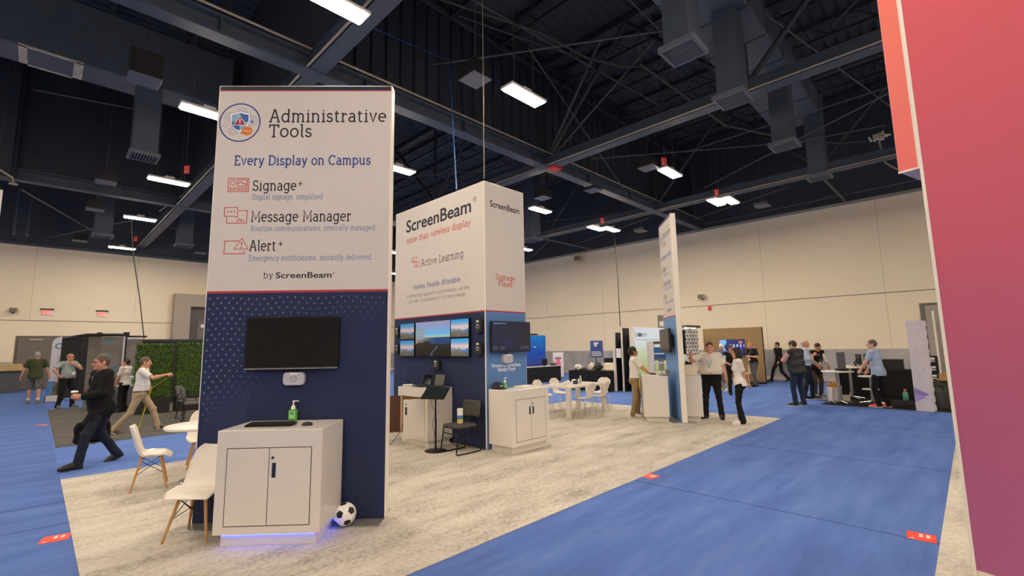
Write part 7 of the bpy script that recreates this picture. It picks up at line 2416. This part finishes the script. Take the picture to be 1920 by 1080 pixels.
C_BLACK = cloth('black', (24, 23, 25))
C_BLACK2 = cloth('black_trousers', (30, 29, 31))
C_DENIM = cloth('denim', (40, 48, 68))
C_DENIM2 = cloth('denim_dark', (36, 40, 54))
C_KHAKI = cloth('khaki', (176, 156, 126))
C_KHAKI2 = cloth('khaki_olive', (150, 130, 98))
C_GREYT = cloth('grey_trousers', (88, 86, 88))
C_WHITE = cloth('white', (232, 226, 220), var=0.02)
C_CREAM = cloth('cream', (226, 218, 204), var=0.02)
C_OLIVE = cloth('olive', (74, 78, 48))
C_HEATH = cloth('heather', (158, 170, 168))
C_LBLUE = cloth('light_blue', (166, 184, 212))
C_MBLUE = cloth('mid_blue', (86, 112, 156))
C_PINK = cloth('pink', (220, 160, 160))
C_CHECK = cloth('check_blue', (176, 190, 214), var=0.2, scale=60)
C_CAMO = mat('cloth_camo', (104, 104, 94), 0.85, var=0.65, scale=16)
M_SHOEK = mat('shoe_black', (26, 24, 24), 0.4)
M_SHOEB = mat('shoe_brown', (76, 56, 46), 0.5)
M_SHOEW = mat('shoe_white', (224, 218, 212), 0.5)
M_SHOEG = mat('shoe_grey', (120, 112, 104), 0.6)
M_SHOEO = mat('shoe_orange', (222, 96, 70), 0.6)
M_SOLEW = mat('sole_white', (230, 226, 220), 0.6)
M_BELT = mat('belt_brown', (96, 58, 44), 0.5)
M_BELTK = mat('belt_black', (24, 22, 22), 0.45)
H_BLACK = mat('hair_black', (26, 22, 22), 0.5, var=0.2, scale=60)
H_BROWN = mat('hair_brown', (66, 50, 40), 0.6, var=0.2, scale=60)
H_GREYB = mat('hair_greying', (92, 80, 72), 0.6, var=0.3, scale=80)
H_GREY = mat('hair_grey', (176, 168, 158), 0.6, var=0.2, scale=80)
H_WHITE = mat('hair_white', (222, 214, 202), 0.6, var=0.1, scale=80)
H_GINGER = mat('hair_ginger', (170, 112, 72), 0.6, var=0.2, scale=80)

# 1 man in the black jacket, walking left with a cup and a bag
A = person('man in black jacket and jeans walking left with a coffee cup and a black bag', 0.80, 10.05, 193, 1.76, 0.007,
           hands=((0.27, 0.08, 1.08), (-0.10, -0.27, 0.87)), feet=((0.26, 0.10, 0, -4, 0.0), (-0.32, -0.10, -10, 26, 0.03)), lean=2, head=(6, 2, 0), girth=1.2, belly=0.35,
           top='jacket', topc=C_BLACK, under=cloth('grey_shirt', (150, 150, 148)), pantsc=C_DENIM2, shoec=M_SHOEK, hair='short', hairc=H_GREYB, tone='ruddy', glasses=True, seed=11,
           palm=((0.2, -1.0, 0.1), (0, 1.0, 0)), hdir=((0.9, -0.25, 0.05), (0.2, 0.0, -1.0)), curl=(42, 62), elbow=((-0.6, 0.6, -0.6), (-0.8, -0.3, -0.4)))
w = A['arms'][0]
gp_ = w[2] + w[3] * 0.085 + w[4] * 0.048
cu = thing('coffee_cup', 'dark paper coffee cup with white lid held by the man in black jacket', 'cup', A['world'](gp_ - np.array((0, 0, 0.055))), 0)
MB().lathe([(0, 0), (0.030, 0), (0.041, 0.115), (0, 0.115)], n=22).build('cup_body', mat('cup_brown', (64, 48, 44), 0.5), cu)
MB().lathe([(0.043, 0.110), (0.044, 0.122), (0.038, 0.135), (0, 0.135)], n=22).build('lid', M_PRINTW, cu)
w = A['arms'][1]
hp = w[2] + w[3] * 0.085
bgp = A['world'](hp)
bag = thing('laptop_bag', 'black soft laptop bag carried by the man in black jacket', 'bag', (bgp.x, bgp.y, bgp.z), rad(180))
fb_ = Field((-0.2, -0.12, -0.52), (0.36, 0.12, -0.08), 0.007)
for (x_, z_) in ((-0.10, -0.43), (0.24, -0.43), (-0.09, -0.20), (0.23, -0.20)):
    fb_.ell((x_, 0, z_), (0.05, 0.062, 0.05), None, 0.02)
fb_.cone((-0.10, 0, -0.43), (0.24, 0, -0.43), 0.055, 0.055, 0.03).cone((-0.09, 0, -0.20), (0.23, 0, -0.20), 0.042, 0.042, 0.03)
for z_ in (-0.36, -0.30, -0.25):
    fb_.cone((-0.10, 0, z_), (0.24, 0, z_), 0.052, 0.052, 0.04)
fb_.wrinkle(0.003, 30, 4).build('bag_body', C_BLACK, bag)
MB().box((-0.06, 0.035, -0.44), (0.20, 0.066, -0.24), 0.02).build('front_pocket', mat('nylon_dark', (34, 33, 34), 0.6), bag)
MB().tube([(-0.02, 0, -0.15), (-0.03, 0, -0.07), (0.0, 0, -0.005), (0.06, 0, 0.0), (0.12, 0, -0.07), (0.16, 0, -0.15)], 0.010, 7).build('handle', M_BLACK, bag)
MB().tube([(-0.10, 0.03, -0.16), (-0.13, 0.06, -0.30), (-0.10, 0.065, -0.42), (0.05, 0.065, -0.5), (0.2, 0.06, -0.40), (0.25, 0.04, -0.2)], 0.008, 6).build('strap', M_BLACK, bag)

# 2 man with the yellow tape
B = person('man in white polo and khaki trousers stretching a yellow tape before the hedge', 1.72, 13.42, -18, 1.72, 0.0075,
           hands=((0.10, 0.20, 0.98), (0.50, -0.22, 1.26)), feet=((0.36, 0.09, 0, 0, 0.0), (-0.42, -0.10, -6, 24, 0.03)), lean=3, head=(-4, 4, 0), girth=1.08, belly=0.3,
           top='polo', topc=C_WHITE, pantsc=C_KHAKI, shoec=M_SHOEB, sole=M_SOLEW, hair='short', hairc=H_GREYB, tone='tan', belt=M_BELT, seed=21, hem=0.035,
           palm=((0, -1, 0), (0.0, 0.4, -1.0)), curl=(50, 55), elbow=(None, (0.0, -0.5, -1.0)))
w = B['arms'][1]
p0 = B['world'](w[2] + w[3] * 0.10 + w[4] * 0.02)
w = B['arms'][0]
pm_ = B['world'](w[2] + w[3] * 0.10 + w[4] * 0.02)
tpm = MB()
for p0, p1_ in ((p0, pm_), (pm_, Vector((pm_.x - 0.12, pm_.y + 0.35, 0.012)))):
    d_ = (p1_ - p0)
    sd_ = Vector((0, 0, 1)).cross(d_).normalized() * 0.017
    for k in range(16):
        a0_ = p0 + d_ * (k / 16); a1_ = p0 + d_ * ((k + 1) / 16)
        up_ = d_.cross(sd_).normalized() * 0.004
        tpm.add([a0_ - sd_ + up_, a0_ - up_, a0_ + sd_ + up_, a1_ - sd_ + up_, a1_ - up_, a1_ + sd_ + up_], [(0, 3, 4, 1), (1, 4, 5, 2)])
tag(tpm.build('measuring_tape', mat('tape_yellow', (226, 220, 70), 0.45)), 'yellow measuring tape stretched from the hand of the man in white polo to the floor', 'measuring tape')

# 3 man in green t-shirt walking away
person('man in olive green t-shirt and camouflage shorts walking away at far left', 0.06, 24.2, 84, 1.84, 0.0095,
       hands=((0.02, 0.36, 0.86), (0.05, -0.36, 0.84)), feet=((0.12, 0.13, 6, 0, 0), (-0.10, -0.13, -6, 8, 0)), girth=1.12, top='tee', topc=C_OLIVE, pants='shorts', pantsc=C_CAMO,
       shoec=M_SHOEG, hair='crop', hairc=H_GREY, tone='ruddy', socks=C_WHITE, seed=31, hem=-0.10)
# 4 man in grey shirt with the hand at his chin
person('bearded man in heather grey polo with badge holding his chin, hand on hip', 0.80, 21.25, -58, 1.76, 0.009,
       hands=((0.19, 0.03, 1.40), (0.06, -0.27, 1.02)), feet=((0.02, 0.20, 12, 0, 0), (0.0, -0.20, -14, 0, 0)), head=(18, 4, 0), girth=1.18, belly=0.5, top='polo', topc=C_HEATH, pantsc=C_BLACK2,
       shoec=M_SHOEG, hair='bald', hairc=mat('hair_fair', (150, 112, 88), 0.6, var=0.2, scale=80), tone='ruddy', glasses=True, lanyard=True, seed=41, elbow=((0.3, 0.9, -0.9), (-0.3, -1.0, 0.2)), palm=((-0.8, -0.3, 0.4), (0.2, 0.9, 0)), hem=0.0, belt=M_BELTK,
       hdir=((-0.3, -0.6, 0.5), (0.6, 0.7, -0.3)), curl=(30, 35))
# 5 man behind the black jacket
person('dark haired man in white shirt half hidden behind the man in black jacket', 1.94, 18.2, 140, 1.56, 0.009,
       hands=((0.16, 0.20, 0.92), (0.16, -0.20, 0.92)), top='polo', topc=C_WHITE, pantsc=C_BLACK2, shoec=M_SHOEK, hair='short', hairc=H_BLACK, tone='tan', seed=51, head=(20, -6, 0))
# 6 man in khakis typing at the fin cabinet
person('dark haired man in white polo and khaki trousers typing at the left fin cabinet', 10.33, 5.98, -54, 1.67, 0.0075,
       hands=((0.40, 0.10, 1.06), (0.40, -0.10, 1.06)), feet=((0.06, 0.10, 6, 0, 0), (-0.08, -0.10, -6, 0, 0)), head=(8, -12, 0), top='polo', topc=C_WHITE, pantsc=C_KHAKI2, shoec=M_SHOEW, sole=M_SOLEW,
       hair='thick', hairc=H_BLACK, tone='tan', seed=61, palm=((0, -0.2, -1), (0, 0.2, -1)), curl=(20, 20), hdir=((1, -0.1, -0.05), (1, 0.1, -0.05)), hem=0.02, girth=1.02)
# 7 big man in white shirt
person('big man in white shirt with lanyard pointing at the fin tower', 11.20, 4.46, -165, 1.77, 0.0075,
       hands=((0.05, 0.34, 0.84), (0.34, -0.38, 1.46)), feet=((0.02, 0.17, 10, 0, 0), (0.02, -0.17, -16, 0, 0)), head=(14, 2, 0), girth=1.62, belly=0.9, top='polo', topc=C_CREAM, pantsc=C_BLACK2, shoec=M_SHOEK,
       hair='short', hairc=H_BROWN, tone='ruddy', lanyard=True, seed=71, belt=M_BELTK, hem=0.06, elbow=(None, (-0.2, -0.6, -0.9)), curl=(30, 30), palm=(None, (0.3, 0.6, -0.6)))
# 8 woman with her back to us
person('dark haired woman in white t-shirt and black flared trousers, hands behind her back', 10.72, 3.68, 118, 1.63, 0.0075,
       hands=((-0.19, -0.04, 0.80), (-0.18, 0.02, 0.88)), feet=((0.02, 0.08, 6, 0, 0), (-0.02, -0.08, -6, 0, 0)), head=(14, 0, 0), top='tee', topc=C_WHITE, pants='flare', pantsc=C_BLACK, shoec=M_SHOEW, sole=M_SOLEW,
       hair='bob', hairc=H_BLACK, tone='tan', female=True, seed=81, elbow=((-0.3, 1, -0.2), (-0.3, -1, -0.2)), hem=-0.08, palm=((-1, 0, 0), (-1, 0, 0)))
# 9 white haired man behind the big man
person('white haired man in blue shirt and khakis behind the big man', 17.75, 6.6, 165, 1.70, 0.010,
       hands=((0.28, 0.15, 1.12), (0.28, -0.12, 1.1)), head=(15, 12, 0), top='polo', topc=C_MBLUE, pantsc=C_KHAKI, shoec=M_SHOEW, hair='short', hairc=H_WHITE, tone='ruddy', seed=91, girth=1.08, lean=4)
# 10 man behind the woman
person('dark haired man in black glasses hidden behind the woman in white t-shirt', 16.6, 5.9, -150, 1.66, 0.010,
       hands=((0.22, 0.12, 1.18), (0.25, -0.15, 1.1)), head=(20, 4, 0), top='vest', topc=C_BLACK, under=C_CREAM, pantsc=C_BLACK2, shoec=M_SHOEK, hair='short', hairc=H_BROWN, tone='tan', glasses=True, seed=101)
# 11 man in black polo
person('ginger haired man in black polo and grey trousers in front of the slat wall', 20.1, 6.30, 150, 1.76, 0.010,
       hands=((0.26, 0.14, 1.18), (0.24, -0.08, 1.17)), feet=((0.10, 0.10, 4, 0, 0), (-0.12, -0.09, -4, 0, 0)), head=(0, 12, 0), top='polo', topc=C_BLACK, pantsc=C_GREYT, shoec=M_SHOEK, hair='short', hairc=H_GINGER,
       tone='ruddy', lanyard=True, seed=111, lean=6, hem=-0.02, girth=1.05, curl=(45, 45), palm=((0, -1, 0), (0, 1, 0)))
# 12 man in black walking left
person('man all in black walking left along the far right wall', 23.3, 6.25, 135, 1.80, 0.011,
       hands=((0.14, 0.24, 0.86), (-0.20, -0.26, 0.90)), feet=((-0.34, 0.08, 0, 20, 0.03), (0.34, -0.08, 0, 0, 0)), top='shirt', topc=C_BLACK, pantsc=C_BLACK2, shoec=M_SHOEK, hair='short', hairc=H_BLACK, tone='tan', seed=121, girth=0.96)
# 13 man in the quilted vest
person('man in black quilted vest, pink shirt and jeans with his back to us', 14.72, 3.52, 62, 1.78, 0.009,
       hands=((0.30, 0.10, 1.20), (0.22, -0.10, 1.10)), feet=((0.0, 0.15, 14, 0, 0), (0.0, -0.14, -10, 0, 0)), head=(12, 22, 0), girth=1.42, belly=0.4, top='vest', topc=mat('vest_quilt', (40, 39, 40), 0.6, var=0.2, scale=8, stretch=(0.2, 0.2, 12)), under=C_PINK, pantsc=C_DENIM,
       shoec=M_SHOEK, sole=M_SOLEW, hair='short', hairc=H_BROWN, tone='fair', seed=131, elbow=((-0.3, 1, -0.5), (-0.3, -1, -0.5)), hem=-0.10)
# 14 bald man in light blue shirt
person('bald man in checked light blue shirt and dark trousers beside the quilted vest', 16.62, 3.70, -75, 1.80, 0.010,
       hands=((0.30, 0.20, 1.02), (0.20, -0.14, 1.30)), feet=((0.10, 0.10, 5, 0, 0), (-0.12, -0.12, -4, 0, 0)), head=(-2, 0, 0), top='roll', topc=C_CHECK, pantsc=C_DENIM2, shoec=M_SHOEK, sole=M_SOLEW, hair='bald', hairc=H_GREY, tone='ruddy',
       lanyard=True, seed=141, hem=0.04, belt=M_BELTK)
# 15 man in black vest bending over the table
person('bearded man in black vest over white shirt leaning on the cocktail table', 17.38, 3.62, -128, 1.70, 0.010,
       hands=((0.36, 0.16, 0.99), (0.32, -0.18, 0.98)), head=(0, 24, 0), girth=1.1, top='vest', topc=C_BLACK, under=C_CREAM, pantsc=cloth('olive_trousers', (78, 70, 58)), shoec=M_SHOEG, sole=M_SOLEW, hair='short', hairc=H_BLACK, tone='tan',
       glasses=True, lanyard=True, seed=151, lean=10, hem=-0.2)
# 16 man in light blue polo from behind
person('man in light blue short sleeved shirt and black trousers leaning on the lower table', 15.62, 1.86, 78, 1.76, 0.009,
       hands=((0.36, 0.22, 0.86), (0.30, -0.16, 0.90)), feet=((0.02, 0.12, 12, 0, 0), (-0.10, -0.14, -4, 0, 0)), head=(24, 2, 0), top='polo', topc=C_LBLUE, pantsc=C_BLACK, shoec=M_SHOEO, sole=M_SOLEW, hair='short', hairc=H_GREYB, tone='fair',
       glasses=True, seed=161, lean=4, hem=-0.14, girth=1.12)
